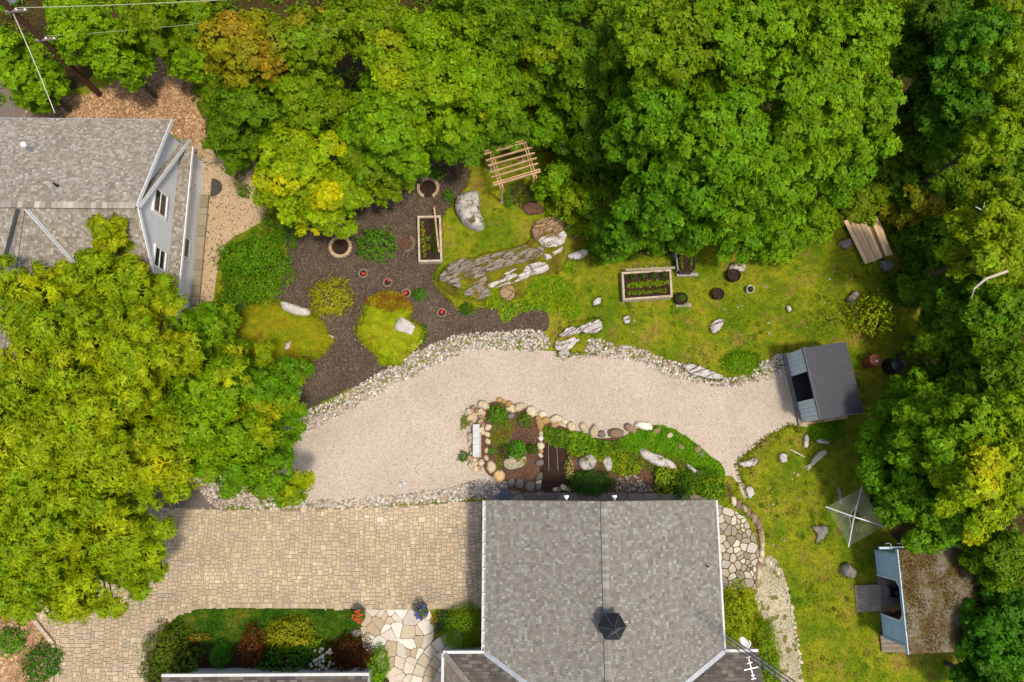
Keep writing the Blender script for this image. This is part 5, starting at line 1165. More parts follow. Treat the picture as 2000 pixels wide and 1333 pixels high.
def ledge(name, pts_px, h, mat, label, seed, strike=0.42, piece=0.024):
    "fractured rock: thin angular slabs set on edge along one strike, moss left between them"
    poly = rough(gp(pts_px), 0.05, 4, seed); g = random.Random(seed); cx = sum(p[0] for p in poly) / len(poly); cy = sum(p[1] for p in poly) / len(poly)
    ca, sa = math.cos(strike), math.sin(strike); S = 3.2
    loc = [(((x - cx) * ca + (y - cy) * sa) / S, (-(x - cx) * sa + (y - cy) * ca)) for x, y in poly]; A = abs(area2(loc)) / 2
    n = max(3, min(60, int(A / piece))); o = thing(name, label, 'rock', (cx, cy, 0)); ph = g.uniform(0, 20)
    for c in cells(loc, n, seed, 1, 0.004):
        cxx = sum(p[0] for p in c) / len(c); cyy = sum(p[1] for p in c) / len(c)
        if n > 7 and g.random() < 0.27: continue
        hh = 0.08 + h * (0.3 + 0.5 * g.random() + 0.5 * mnoise.noise(Vector((cxx * S * 0.9, cyy * 1.6, ph)))); hh = max(0.03, hh); tx, ty = g.uniform(-.12, .12), g.uniform(-.22, .1)
        q = []
        m_ = len(c)
        for k in range(m_):      # cut each edge in two and jog it
            p, r = c[k], c[(k + 1) % m_]
            q.append((p[0] * 0.96 + cxx * 0.04, p[1] * 0.96 + cyy * 0.04)); q.append(((p[0] + r[0]) / 2 * 0.95 + cxx * 0.05 + g.uniform(-.012, .012), (p[1] + r[1]) / 2 * 0.95 + cyy * 0.05 + g.uniform(-.04, .04)))
        def W(x, y, z): x *= S; return (cx + x * ca - y * sa, cy + x * sa + y * ca, z)
        N_ = len(q); bot = [W(x, y, -0.05) for x, y in q]; mid = [W(x, y, max(0.01, (hh + tx * (x - cxx) * S + ty * (y - cyy)) * g.uniform(0.5, 0.85))) for x, y in q]
        top = [W(cxx + (x - cxx) * 0.72 + g.uniform(-.02, .02), cyy + (y - cyy) * 0.72 + g.uniform(-.02, .02), max(0.02, hh * g.uniform(0.88, 1.12) + tx * (x - cxx) * S + ty * (y - cyy))) for x, y in q]
        m = MB(); m.add(bot + mid + top, [(r * N_ + k, r * N_ + (k + 1) % N_, (r + 1) * N_ + (k + 1) % N_, (r + 1) * N_ + k) for r in (0, 1) for k in range(N_)] + [tuple(range(2 * N_, 3 * N_))]); m.build('slab', mat, o)
    return o
for i, (nm, pts, h, mt, lb) in enumerate(ledges):
    if 'alone in the gravel' not in lb and 'olive' not in lb: RIMS.append(gp(pts))
    if nm in ('ledge_rock', 'quartz_rock') or 'jagged' in lb or 'streaked' in lb: ledge(nm, pts, h * (0.9 if nm == 'ledge_rock' else 0.85), mt, lb, 20 + i)
    else: outline_blob(nm, pts, h, mt, lb, 'rock', 0.0, 20 + i, 0.04, 0.55, 2.4, (0.94, 0.6), per=5)
# small stones scattered on the grass
g = random.Random(44); sc_ = MB()
lawnspots = [(1500, 560), (1560, 640), (1210, 570), (1300, 520), (1240, 640), (1620, 545), (1600, 590), (1640, 530), (1655, 548), (1630, 600), (1510, 645), (1490, 1005), (1520, 1000), (1560, 960), (1540, 930), (1530, 1060), (1580, 985), (1640, 1000), (1290, 600), (1350, 690), (1430, 610), (1460, 650)]
for x, y in lawnspots:
    for k in range(3):
        p = G(x + g.uniform(-22, 22), y + g.uniform(-16, 16)); stone_blob(sc_, (p.x, p.y, -0.01), g.uniform(0.03, 0.085), g.uniform(0.02, 0.05), g, jit(C(178, 160, 138), g.uniform(0.6, 1.1)), 1.2, g.uniform(0, 3), 7)
setp(sc_.build('scattered_stones', STONE), 'small pale stones scattered over the lawn', 'stones', None, 'stuff')

# stone rings
def ring(label, px, py, rx, n, seed, arc=(0, 360), fill=DSOIL, col=C(186, 160, 126), name='stone_ring', sub=None):
    c = G(px, py, 0.12); o = thing(name, label, 'stone ring', (c.x, c.y, 0)); R = rx * mpp(); g = random.Random(seed)
    for k in range(n):
        a = math.radians(arc[0] + (arc[1] - arc[0]) * (k + 0.5) / n); w = R * math.radians(abs(arc[1] - arc[0])) / n * 0.92
        m = MB(); m.box((c.x + R * math.cos(a), c.y + R * math.sin(a), 0.075), (0.17 + g.uniform(-.02, .02), w, 0.15 + g.uniform(-.02, .02)), a, jit(col, g.uniform(0.75, 1.2))); m.build('block', STONE, o)
    m = MB(); m.lathe((c.x, c.y, 0.012), [(R * 0.95, 0), (R * 0.9, 0.05), (R * 0.4, 0.025)], 18); m.build('soil', fill, o)
    return o
ring('round ring of pale blocks edging bare soil, open toward the boulder path', 836, 367, 20, 18, 1, (-62, 245))
ring('complete ring of tan blocks beside the round glossy shrub', 664.5, 482, 20, 20, 2)
r3 = ring('small stone ring with leaning stakes under the tree edge', 681, 443, 17, 16, 3, (150, 330))
for a, b in (((672, 428), (684, 446)), ((684, 428), (697, 443)), ((690, 430), (682, 440))):
    m = MB(); m.tube([G(*a, 0.9), G(*b, 0.05)], 0.025, 6); m.build('stake', GREYWOOD, r3)
ring('faint sunken ring of small stones right of the glossy shrub', 793, 476, 16, 14, 4, (-100, 60), SOIL, C(120, 104, 90))
# planted stumps with red blooms
for i, (px, py, n, lb) in enumerate(((709, 534, 2, 'hollow stump planter with two red blooms near the tan stone ring'), (757, 552, 1, 'hollow stump planter with a single red bloom between two others on the mulch'), (793, 573, 3, 'hollow stump planter with a red cluster touching the round clipped ball'), (863, 611, 2, 'hollow stump planter with red blooms standing alone near the ledge'))):
    c = G(px, py, 0.2); o = thing('stump_planter', lb, 'planter', (c.x, c.y, 0)); g = random.Random(60 + i); R = 0.27
    pts = [(c.x + math.cos(t) * R * g.uniform(0.9, 1.12), c.y + math.sin(t) * R * g.uniform(0.9, 1.12)) for t in [k * math.pi / 9 for k in range(18)]]
    m = MB(); nn = 18; vs = [(x, y, 0.0) for x, y in pts] + [(x, y, 0.2) for x, y in pts] + [(c.x + (x - c.x) * 0.66, c.y + (y - c.y) * 0.66, 0.2) for x, y in pts] + [(c.x + (x - c.x) * 0.6, c.y + (y - c.y) * 0.6, 0.1) for x, y in pts]
    m.add(vs, [(r * nn + k, r * nn + (k + 1) % nn, (r + 1) * nn + (k + 1) % nn, (r + 1) * nn + k) for r in range(3) for k in range(nn)] + [tuple(range(3 * nn, 4 * nn))]); m.build('stump', CLAY, o)
    m = MB(); m.prism([(c.x + (x - c.x) * 0.62, c.y + (y - c.y) * 0.62) for x, y in pts], 0.1, 0.14); m.build('soil', DSOIL, o)
    gg = np.random.default_rng(70 + i)
    for k in range(n):
        f = np.array([c.x + g.uniform(-.09, .09), c.y + g.uniform(-.09, .09), 0.3]); d = nrm(gg.normal(size=(46, 3)) + np.array([0, 0, .5]))
        V, Q = leaf_quads(f + d * 0.075, d, 0.075, 0.9, None, 0.1, gg); np_mesh('bloom', V, Q, np.repeat(tint(C(236, 74, 60), 46, gg, 0.15, 0.05), 4, 0), PETAL, o)

# ================================================================== STONE BENCH AND GARDEN ISLAND
isl = [(906, 822), (915, 800), (940, 788), (975, 780), (1020, 792), (1056, 815), (1100, 832), (1160, 852), (1210, 852), (1250, 832), (1292, 828), (1340, 850), (1382, 886), (1412, 908), (1418, 940), (1416, 976), (1180, 976), (966, 962), (955, 945), (925, 930), (905, 900)]
zone('garden_island', [(940, 800), (975, 784), (1020, 796), (1056, 818), (1100, 834), (1160, 854), (1210, 854), (1250, 836), (1292, 832), (1340, 854), (1382, 888), (1410, 908), (1416, 940), (1414, 972), (1180, 966), (985, 960), (965, 935), (945, 915), (940, 860)], 0.024, SOIL, amp=0.04, seed=30)
bw = thing('stone_bench', 'dry-stone bench wall capped with smooth pale grey slabs beside the drive', 'bench', tuple(G(930, 860)))
g = random.Random(12); zt = 0.52
for i, (y0, y1) in enumerate(((829, 842), (842, 856), (856, 869), (869, 892))):
    a, b = G(923.5, y0, zt), G(936.5, y1, zt); m = MB(); m.box(((a.x + b.x) / 2, (a.y + b.y) / 2, zt - 0.04), (b.x - a.x, a.y - b.y - 0.01, 0.08)); m.build('cap_slab', solid('bench_slab', C(206, 206, 202), 0.7, 0.12, 5) if i == 0 else MATS['bench_slab'], bw)
TANS = [C(206, 178, 140), C(190, 160, 122), C(220, 198, 164), C(172, 142, 108), C(232, 212, 180)]
for k in range(46):
    py = g.uniform(800, 912); side = g.choice((0, 1, 2)); px = {0: g.uniform(917, 923), 1: g.uniform(937, 943), 2: g.uniform(921, 939)}[side]
    if side == 2: py = g.choice((g.uniform(796, 826), g.uniform(895, 918)))
    p = G(px, py); zz = g.choice((0.0, 0.14, 0.28)); m = MB(); stone_blob(m, (p.x, p.y, zz), g.uniform(0.11, 0.2), g.uniform(0.14, 0.2), g, jit(g.choice(TANS), g.uniform(0.75, 1.1)), 1.2, g.uniform(0, 3)); m.build('wall_stone', STONE, bw)
for y in (836, 850, 864, 878, 888):
    p = G(930, y); m = MB(); m.box((p.x, p.y, 0.2), (0.24, 0.3, 0.42), 0, jit(g.choice(TANS), g.uniform(0.7, 1.0))); m.build('wall_stone', STONE, bw)
ed = thing('stone_edging', 'row of large tan and cream boulders edging the planted island along the gravel', 'edging', tuple(G(1060, 820)))
TAN, CREAM, ORN, BRN, GRY = C(204, 182, 148), C(216, 198, 164), C(182, 142, 92), C(150, 124, 98), C(128, 120, 110)
edge_stones = [(945, 792, 11, CREAM, 1.2), (923, 812, 7, CREAM, 1), (935, 806, 6, CREAM, 1), (943, 807, 6, TAN, 1), (976, 781, 6, ORN, 1), (984, 785, 5, ORN, 1), (993, 789, 7, ORN, 1.1), (1000, 795, 6, TAN, 1), (1002, 801, 6, TAN, 1), (1014, 795, 10, TAN, 1.2), (993, 800, 6, CREAM, 1.2),
     (998, 812, 7, GRY, 1.2), (1036, 805, 12, CREAM, 1.0), (1060, 809, 8, CREAM, 1.2), (1055, 826, 9, ORN, 0.9), (1066, 822, 8, ORN, 1.1), (1052, 818, 7, ORN, 1), (1054, 833, 7, ORN, 0.8), (1087, 819, 11, CREAM, 1.3), (1084, 830, 7, ORN, 1.2), (1103, 824, 6, CREAM, 1.2),
     (1116, 834, 10, TAN, 0.95), (1139, 834, 9, TAN, 0.85), (1160, 843, 11, TAN, 0.8), (1175, 848, 8, GRY, 1), (1203, 847, 13, BRN, 1.2), (1230, 837, 11, BRN, 1.3), (1258, 832, 12, C(236, 228, 212), 1.5), (1282, 842, 8, BRN, 1.3), (1308, 851, 7, TAN, 1.2), (1330, 873, 7, BRN, 1.1), (1362, 878, 8, BRN, 0.9), (1370, 888, 7, GRY, 1),
     (975, 930, 12, C(220, 186, 132), 0.9), (960, 912, 11, TAN, 0.85), (1020, 832, 0, TAN, 1)]
for i, (x, y, r, c, e) in enumerate(edge_stones):
    if r == 0: continue
    p = G(x, y, 0.1); m = MB(); rr = r * mpp(); stone_blob(m, (p.x, p.y, 0), rr, max(0.16, rr * 1.0), g, jit(c, g.uniform(0.85, 1.1)), e, g.uniform(-0.6, 0.6), 10); m.build('stone', STONE, ed)
de = thing('bed_divider', 'line of small mixed stones dividing the planted island beds', 'edging', tuple(G(1057, 890)))
for x, y, r, c in ((1057, 847, 5, TAN), (1057, 856, 6, C(228, 222, 212)), (1056, 872, 8, CREAM), (1057, 882, 5, ORN), (1056, 890, 5, CREAM), (1054, 904, 8, GRY), (1053, 932, 8, GRY), (1052, 942, 6, CREAM), (1052, 950, 7, GRY), (953, 835, 7, TAN), (952, 848, 6, TAN), (952, 862, 6, TAN), (951, 880, 5, TAN), (950, 895, 6, TAN),
                   (998, 942, 8, GRY), (1015, 944, 9, GRY), (1036, 950, 10, GRY), (1085, 956, 5, CREAM), (1101, 952, 6, CREAM), (1110, 956, 5, TAN), (1092, 956, 6, GRY)):
    p = G(x, y, 0.05); m = MB(); rr = r * mpp(); stone_blob(m, (p.x, p.y, 0.01), rr, max(0.1, rr * 0.7), g, jit(c, g.uniform(0.85, 1.1)), g.uniform(0.85, 1.25), g.uniform(0, 3), 8); m.build('stone', STONE, de)
p = G(986, 966, 0.05); m = MB(); stone_blob(m, (p.x, p.y, 0.0), 0.34, 0.16, g, C(98, 100, 106), 1.0, 0.3, 12); setp(m.build('bluestone_step', STONE, None, (p.x, p.y, 0)), 'rounded dark blue-grey stone at the shaded house corner', 'stone')
zone('tilled_soil', [(1062, 872), (1110, 872), (1108, 958), (1058, 955)], 0.03, DSOIL, amp=0.03, seed=33)
zone('path_loop', [(985, 898), (1005, 888), (1025, 892), (1028, 905), (1010, 916), (990, 915)], 0.032, GRAVEL3, amp=0.03, seed=34)
for x0, y0, x1, y1 in ((1071, 870, 1072, 920), (1087, 868, 1090, 920)):
    m = MB(); m.tube([G(x0, y0, 0.08), G(x1, y1, 0.06)], 0.012, 5); setp(m.build('soaker_hose', CONC, None, tuple(G(x0, y0, 0.05))), 'thin pale hose laid straight over the dark tilled soil', 'hose', 'soaker hoses on the tilled bed')
hose = spline([tuple(G(x, y))[:2] for x, y in ((1035, 845), (1000, 868), (1020, 880), (1045, 870), (1050, 858), (1048, 888), (1020, 912), (990, 918), (980, 905), (995, 895), (1035, 890))], 8, False)
m = MB(); m.tube([(x, y, 0.05) for x, y in hose], 0.014, 5); setp(m.build('drip_hose', BLACK, None, (*hose[0], 0.05)), 'thin dark hose looping round the small island shrubs', 'hose')

# low retaining wall right of terrace
rw = thing('terrace_kerb', 'curved low kerb of tan stones between the flagstone terrace and the lawn', 'kerb', tuple(G(1485, 1050)))
kp = spline([(1432, 978), (1455, 995), (1478, 1020), (1487, 1050), (1487, 1080), (1482, 1110), (1478, 1140)], 4, False)
for k, (x, y) in enumerate(kp):
    p = G(x, y); m = MB(); stone_blob(m, (p.x, p.y, 0), g.uniform(0.14, 0.22), g.uniform(0.12, 0.2), g, jit(g.choice([TAN, BRN, CREAM, C(170, 146, 112)]), g.uniform(0.75, 1.05)), 1.3, g.uniform(1, 2)); m.build('kerb_stone', STONE, rw)
kp2 = spline([(1495, 1090), (1515, 1110), (1535, 1150), (1545, 1190), (1555, 1240), (1562, 1300)], 9, False)
rw2 = thing('path_edging', 'line of small stones edging the narrow gravel path against the lawn', 'edging', tuple(G(1535, 1180)))
for x, y in kp2:
    p = G(x + g.uniform(-3, 3), y + g.uniform(-3, 3)); m = MB(); stone_blob(m, (p.x, p.y, 0), g.uniform(0.05, 0.12), g.uniform(0.05, 0.09), g, jit(C(206, 192, 164), g.uniform(0.8, 1.1)), 1.1, g.uniform(0, 3), 7); m.build('stone', STONE, rw2)
# driftwood
dw = thing('driftwood_log', 'bleached split driftwood log lying on the lawn below the shed', 'driftwood', tuple(G(1592, 898)))
m = MB(); m.tube([G(1612, 883, 0.1), G(1602, 889, 0.14), G(1590, 900, 0.12), G(1585, 908, 0.1)], [0.12, 0.17, 0.15, 0.09], 8); m.build('log', DEADWOOD, dw)
for e in ((1574, 919), (1578, 920), (1571, 914)):
    m = MB(); m.tube([G(1587, 905, 0.1), G(*e, 0.04)], [0.06, 0.015], 6); m.build('root', DEADWOOD, dw)
m = MB(); m.tube([G(1543, 878, 0.04), G(1555, 884, 0.05), G(1572, 893, 0.04)], [0.03, 0.05, 0.03], 6); setp(m.build('fallen_branch', DEADWOOD, None, tuple(G(1557, 885))), 'pale bare branch lying near the driftwood log', 'branch')
m = MB(); m.tube([G(1637, 952, 0.05), G(1640, 965, 0.07), G(1642, 985, 0.05)], [0.08, 0.1, 0.09], 7); setp(m.build('grey_log', GREYWOOD, None, tuple(G(1640, 968))), 'short grey log lying under the clothes line', 'log')

# ================================================================== SHRUBS AND GROUND COVER
MG = C(96, 138, 16, .86); YG = C(146, 170, 22, .86); DG = C(58, 98, 18, .86); BG = C(110, 156, 20, .86); LIME = C(166, 188, 28, .86)
shrub('glossy_shrub', 'round glossy green rhododendron-like shrub between stone rings on the mulch', 'shrub', 733, 472, 38, 1.1, C(82, 140, 28, .86), 101, 0.15, 0.55, ell=(1.1, 0.9), lump=0.3)
shrub('golden_cypress', 'feathery golden-green conifer bush on the dark mulch', 'shrub', 641, 578, 43, 1.0, C(150, 160, 26, .86), 102, 0.2, 0.28, streak=True, lump=0.32)
shrub('box_ball', 'small clipped green ball beside the grey boulder', 'shrub', 875, 381, 13, 0.5, C(74, 132, 26, .86), 103, 0.07, 0.7, lump=0.08)
shrub('box_ball', 'neat round clipped ball beside a red-flowered stump', 'shrub', 818, 574, 14, 0.4, C(72, 138, 26, .86), 104, 0.06, 0.7, lump=0.05)
shrub('broadleaf_shrub', 'small broad-leaved shrub behind the open stone ring', 'shrub', 855, 338, 17, 0.6, C(92, 142, 24, .86), 105, 0.16, 0.6, lump=0.3)
shrub('low_plant', 'small dark green clump at the foot of the mossy outcrop', 'shrub', 911, 603, 14, 0.3, C(66, 116, 18, .86), 106, 0.1, 0.6)
shrub('low_plant', 'green trailing plant at the tip of the bright moss mound', 'shrub', 823, 652, 14, 0.25, C(70, 120, 22, .86), 107, 0.08, 0.6, ell=(0.7, 1.4), lump=0.3)
ground_cover('creeping_heather', [(714, 592), (735, 575), (765, 568), (795, 584), (806, 604), (780, 615), (745, 612)], 0.28, C(150, 138, 30, .86), 108, 0.09, 'rusty gold heather spreading on the bright moss mound', 'ground cover', C(134, 96, 40, .86), 0.8, 0.25)
ground_cover('spurge_patch', [(752, 684), (790, 672), (822, 655), (820, 676), (795, 694), (775, 706), (755, 700)], 0.3, C(176, 196, 70, .86), 109, 0.1, 'pale flowering ground cover under the white stone block', 'ground cover', C(130, 164, 28, .86), 0.8, 0.12)
ground_cover('moss_cushion', [(515, 655), (540, 642), (570, 650), (572, 670), (545, 690), (520, 680)], 0.14, C(140, 164, 24, .86), 110, 0.08, 'bright cushion plant on the middle of the olive moss mound', 'ground cover', None, 0.9, 0.3)
ground_cover('moss_cushion', [(572, 672), (600, 665), (616, 672), (612, 688), (590, 692)], 0.12, C(146, 168, 26, .86), 111, 0.08, 'small bright cushion plant at the stony end of the olive mound', 'ground cover', None, 0.9, 0.26)
ledge_cover = [([(955, 560), (975, 555), (985, 580), (975, 600), (952, 602), (950, 580)], 'bright leafy patch on the lower left of the outcrop'), ([(980, 590), (1010, 585), (1035, 575), (1045, 600), (1012, 615), (985, 632), (972, 610)], 'leafy plants spilling from the outcrop onto the mulch'),
               ([(1040, 545), (1080, 538), (1110, 550), (1130, 580), (1135, 615), (1110, 625), (1080, 612), (1050, 605), (1030, 580)], 'wide bright green patch between outcrop and quartz rock'), ([(895, 565), (910, 560), (912, 578), (898, 580)], 'small bright tuft on the grey streaked ledge'),
               ([(930, 520), (942, 518), (945, 530), (934, 532)], 'tiny round tuft on the dark striped ledge'), ([(1050, 478), (1070, 490), (1060, 500), (1070, 515), (1052, 518), (1046, 495)], 'light green ferny patch between two pale rocks'), ([(1105, 515), (1125, 520), (1118, 535), (1100, 530)], 'small tuft in grass right of the white-streaked ledge')]
for i, (pts, lb) in enumerate(ledge_cover): ground_cover('rock_plants', pts, 0.18, C(110, 158, 18, .86), 120 + i, 0.10, lb, 'ground cover', C(136, 170, 20, .86), 0.8)
# island planting
shrub('leafy_perennial', 'bright green bushy perennial behind the cream corner boulder', 'plant', 972, 808, 20, 0.6, C(88, 150, 30, .86), 140, 0.10, 0.6)
shrub('leafy_perennial', 'small green bush beside the big cream boulder', 'plant', 1026, 820, 15, 0.5, C(96, 138, 30, .86), 141, 0.09, 0.6, lump=0.3)
shrub('bright_ball', 'vivid green rounded dwarf shrub in the middle of the soil bed', 'shrub', 1011, 877, 18, 0.6, C(80, 160, 24, .86), 142, 0.07, 0.7, lump=0.08)
shrub('dark_perennial', 'dark spiky perennial left of the vivid rounded shrub', 'plant', 988, 882, 15, 0.45, C(70, 112, 34, .86), 143, 0.14, 0.3, spiky=True)
shrub('dark_perennial', 'dark green perennial right of the vivid rounded shrub', 'plant', 1040, 876, 11, 0.5, C(66, 110, 32, .86), 144, 0.09, 0.6)
shrub('small_green_tuft', 'small bright tuft near the bench wall', 'plant', 960, 881, 8, 0.25, C(92, 150, 28, .86), 145, 0.07, 0.6)
ground_cover('island_moss', [(955, 850), (975, 825), (1000, 815), (1002, 845), (985, 870), (960, 868)], 0.06, C(104, 140, 24, .86), 146, 0.07, 'mossy green patch left of the bare island soil', 'ground cover', C(126, 130, 30, .86), 0.5, 0.03)
ground_cover('island_moss', [(968, 890), (982, 885), (980, 915), (968, 918)], 0.06, C(112, 138, 26, .86), 147, 0.07, 'narrow mossy strip along the path loop', 'ground cover', None, 0.5, 0.03)
shrub('low_plant', 'green clump at the bench wall foot beside the drive', 'plant', 905, 892, 11, 0.35, C(84, 128, 28, .86), 148, 0.08, 0.6)
shrub('low_plant', 'yellow-green clump at the upper foot of the bench wall', 'plant', 907, 825, 11, 0.35, C(112, 136, 30, .86), 149, 0.08, 0.6, ell=(0.7, 1.3))
ground_cover('island_carpet', [(1116, 846), (1160, 858), (1210, 862), (1250, 842), (1300, 842), (1345, 866), (1385, 900), (1406, 920), (1405, 962), (1330, 958), (1285, 925), (1240, 915), (1205, 930), (1180, 905), (1110, 890)], 0.1, C(96, 138, 20, .8), 139, 0.09, 'mixed low green carpet under the taller island plants', 'ground cover', C(124, 150, 28, .8), 0.55)
ground_cover('dense_groundcover', [(1062, 832), (1085, 838), (1112, 840), (1150, 856), (1190, 862), (1215, 860), (1212, 884), (1170, 888), (1120, 876), (1080, 874), (1062, 858)], 0.4, C(78, 124, 24, .86), 150, 0.1, 'dense dark green planting above the tilled soil strip', 'ground cover', C(108, 150, 34, .86), 1.0)
ground_cover('leafy_perennials', [(1118, 842), (1150, 850), (1165, 862), (1170, 885), (1140, 895), (1115, 885), (1108, 866)], 0.45, C(96, 150, 22, .86), 151, 0.15, 'broad-leaved bright plants behind the tan boulders', 'ground cover', C(122, 170, 24, .86), 0.9)
ground_cover('creeping_thyme', [(1212, 858), (1250, 838), (1292, 832), (1340, 853), (1383, 888), (1411, 910), (1412, 938), (1362, 926), (1320, 895), (1280, 885), (1230, 885), (1210, 878)], 0.2, C(92, 158, 14, .86), 152, 0.07, 'smooth vivid green carpet of creeping plants on the island', 'ground cover', C(110, 170, 20, .86), 1.0)
ground_cover('mixed_perennials', [(1170, 875), (1210, 880), (1240, 900), (1250, 920), (1220, 930), (1180, 915), (1165, 895)], 0.25, C(112, 150, 24, .86), 153, 0.12, 'light green perennials below the creeping carpet', 'ground cover', C(140, 170, 30, .86), 0.7)
outline_blob('garden_rock', [(1128, 900), (1150, 888), (1165, 900), (1158, 915), (1140, 920)], 0.35, BOULDER, 'mossy tan rock between perennials and the dark round bush', 'rock', 0.02, 70, 0.03, 0.3, 1.5)
outline_blob('garden_rock', [(1175, 900), (1190, 892), (1195, 915), (1185, 920)], 0.3, BOULDER, 'slim pale rock beside the dark round bush', 'rock', 0.02, 71, 0.03, 0.3, 1.5)
outline_blob('garden_rock', [(1250, 875), (1275, 885), (1310, 900), (1320, 915), (1285, 912), (1255, 895)], 0.35, QUARTZ, 'white streaked rock showing through the creeping carpet', 'rock', 0.02, 72, 0.05, 0.4, 1.8)
outline_blob('garden_rock', [(1340, 905), (1360, 920), (1378, 922), (1360, 928), (1345, 918)], 0.25, QUARTZ, 'narrow pale rock at the right end of the creeping carpet', 'rock', 0.02, 73, 0.03, 0.3, 1.8)
shrub('dark_bush', 'dark green small-leaved round bush at the shaded side of the island', 'shrub', 1154, 943, 46, 0.9, C(40, 96, 24, .86), 154, 0.075, 0.6, ell=(1.0, 0.55), col2=C(56, 116, 30, .86))
shrub('silver_plant', 'pale silvery grey plant along the edge of the tilled soil', 'plant', 1112, 915, 15, 0.45, C(168, 176, 128, .86), 155, 0.1, 0.5, ell=(0.6, 1.4))
shrub('spreading_juniper', 'low spreading olive bush above the house gable', 'shrub', 1370, 935, 42, 0.5, C(82, 126, 18, .86), 156, 0.09, 0.4, ell=(1.0, 0.6))
shrub('leafy_bush', 'dense leafy bush at the house corner by the terrace', 'shrub', 1392, 955, 36, 0.7, C(84, 140, 16, .86), 157, 0.1, 0.6, ell=(1.0, 0.7), col2=C(146, 172, 30, .86))
shrub('hosta_clump', 'light green large-leaved clump beside the stony strip', 'plant', 1298, 935, 26, 0.5, C(124, 164, 26, .86), 158, 0.2, 0.5, ell=(0.8, 1.2), lump=0.35)
shrub('leafy_bush', 'low green bush between the large-leaved clump and the juniper', 'shrub', 1335, 950, 26, 0.5, C(70, 120, 18, .86), 159, 0.1, 0.6)
pebbles('grey_pebbles', [gp([(1205, 935), (1230, 925), (1260, 940), (1275, 960), (1200, 962)])], 190, 0.03, 0.07, [C(160, 146, 128), C(186, 172, 150), C(120, 110, 98)], 0.026, 14, 'grey pebble strip between the dark bush and large-leaved clump')
# shrubs beside the terrace and the path
shrub('yellow_juniper', 'feathery bright juniper filling the corner below the flagstone terrace', 'shrub', 1444, 1196, 42, 0.9, C(136, 166, 20, .86), 160, 0.16, 0.3, ell=(0.8, 1.25), streak=True, lump=0.3)
shrub('green_juniper', 'feathery green juniper between the dish and the gravel path', 'shrub', 1500, 1262, 34, 0.8, C(112, 152, 18, .86), 161, 0.16, 0.3, ell=(0.7, 1.5), streak=True, lump=0.3)
shrub('green_juniper', 'feathery green juniper beside the dark wing roof', 'shrub', 1502, 1320, 30, 0.8, C(104, 146, 18, .86), 162, 0.16, 0.3, ell=(0.9, 1.1), streak=True, lump=0.3)
# front bed
fb_ = [('spreading_yew', 'olive feathery shrub at the left end of the front bed', 318, 1268, 38, 1.0, C(88, 112, 26, .86), 0.16, 0.3, (1.0, 1.2), True), ('spreading_yew', 'dark feathery shrub overhanging the pavers at the front bed corner', 300, 1306, 30, 0.8, C(74, 100, 22, .86), 0.16, 0.3, (0.9, 1.0), True),
       ('round_leaf_shrub', 'dull green round-leaved shrub inside the front bed', 350, 1290, 34, 0.9, C(72, 104, 24, .86), 0.2, 0.9, (1, 1), False), ('green_globe', 'smooth clipped green egg-shaped shrub in the front bed', 426, 1283, 20, 0.9, C(66, 138, 28, .86), 0.05, 0.7, (0.95, 1.25), False),
       ('red_barberry', 'dark brownish red barberry beside the clipped globe', 490, 1265, 30, 1.0, C(104, 66, 30, .86), 0.08, 0.6, (0.85, 1.2), False), ('gold_thread_cypress', 'golden thread-leaf conifer in the middle of the front bed', 560, 1240, 44, 0.9, C(140, 156, 26, .86), 0.2, 0.24, (1.05, 0.65), True),
       ('green_hydrangea', 'leafy green bush below the golden conifer', 560, 1295, 50, 0.8, C(62, 122, 28, .86), 0.14, 0.6, (1.1, 0.7), False), ('lime_plant', 'lime green leafy plant right of the golden conifer', 610, 1265, 20, 0.5, C(130, 174, 34, .86), 0.1, 0.6, (1.2, 0.7), False),
       ('red_barberry', 'wide dark red-brown shrub by the front flagstones', 678, 1285, 42, 1.0, C(84, 52, 26, .86), 0.08, 0.6, (1.05, 0.9), False), ('bright_azalea', 'glossy bright green bush at the flagstone path edge', 735, 1305, 26, 0.7, C(104, 164, 28, .86), 0.1, 0.6, (0.85, 1.4), False),
       ('low_plant', 'small yellowish edging plant at the lawn side of the front bed', 385, 1245, 16, 0.3, C(136, 130, 50, .86), 0.08, 0.5, (1.4, 0.5), False),
       ('boxwood', 'large dense round boxwood by the house gutter', 906, 1234, 46, 1.4, C(112, 156, 24, .95), 0.07, 0.6, (0.95, 0.95), False), ('blue_spruce', 'low blue-green dwarf spruce beside the boxwood', 872, 1218, 24, 0.5, C(58, 100, 78, .86), 0.11, 0.3, (1.0, 0.9), True),
       ('gold_plant', 'small golden plant beside the purple flowers', 849, 1212, 9, 0.3, C(176, 160, 24, .86), 0.07, 0.6, (0.9, 1.2), False)]
for i, (nm, lb, x, y, r, h, c, lf, asp, el, stk) in enumerate(fb_): shrub(nm, lb, 'shrub', x, y, r, h, c, 200 + i, lf, asp, ell=el, streak=stk, lump=0.28 if nm not in ('green_globe', 'boxwood') else 0.07)
def blooms(o, cx, cy, cz, R, hh, n, r, col, seed, k=14):
    g = np.random.default_rng(seed)
    for i in range(n):
        a = g.uniform(0, 6.28); q = R * math.sqrt(g.uniform(0, 1)); c = np.array([cx + q * math.cos(a), cy + q * math.sin(a), cz + hh * (1 - (q / R) ** 2) * 0.7])
        d = nrm(g.normal(size=(k, 3)) + np.array([0, 0, 0.6])); V, Q = leaf_quads(c + d * r * 0.6, d, r * 1.1, 0.9, None, 0.1, g)
        np_mesh('bloom', V, Q, np.repeat(tint(col, k, g, 0.1, 0.04), 4, 0), PETAL, o)
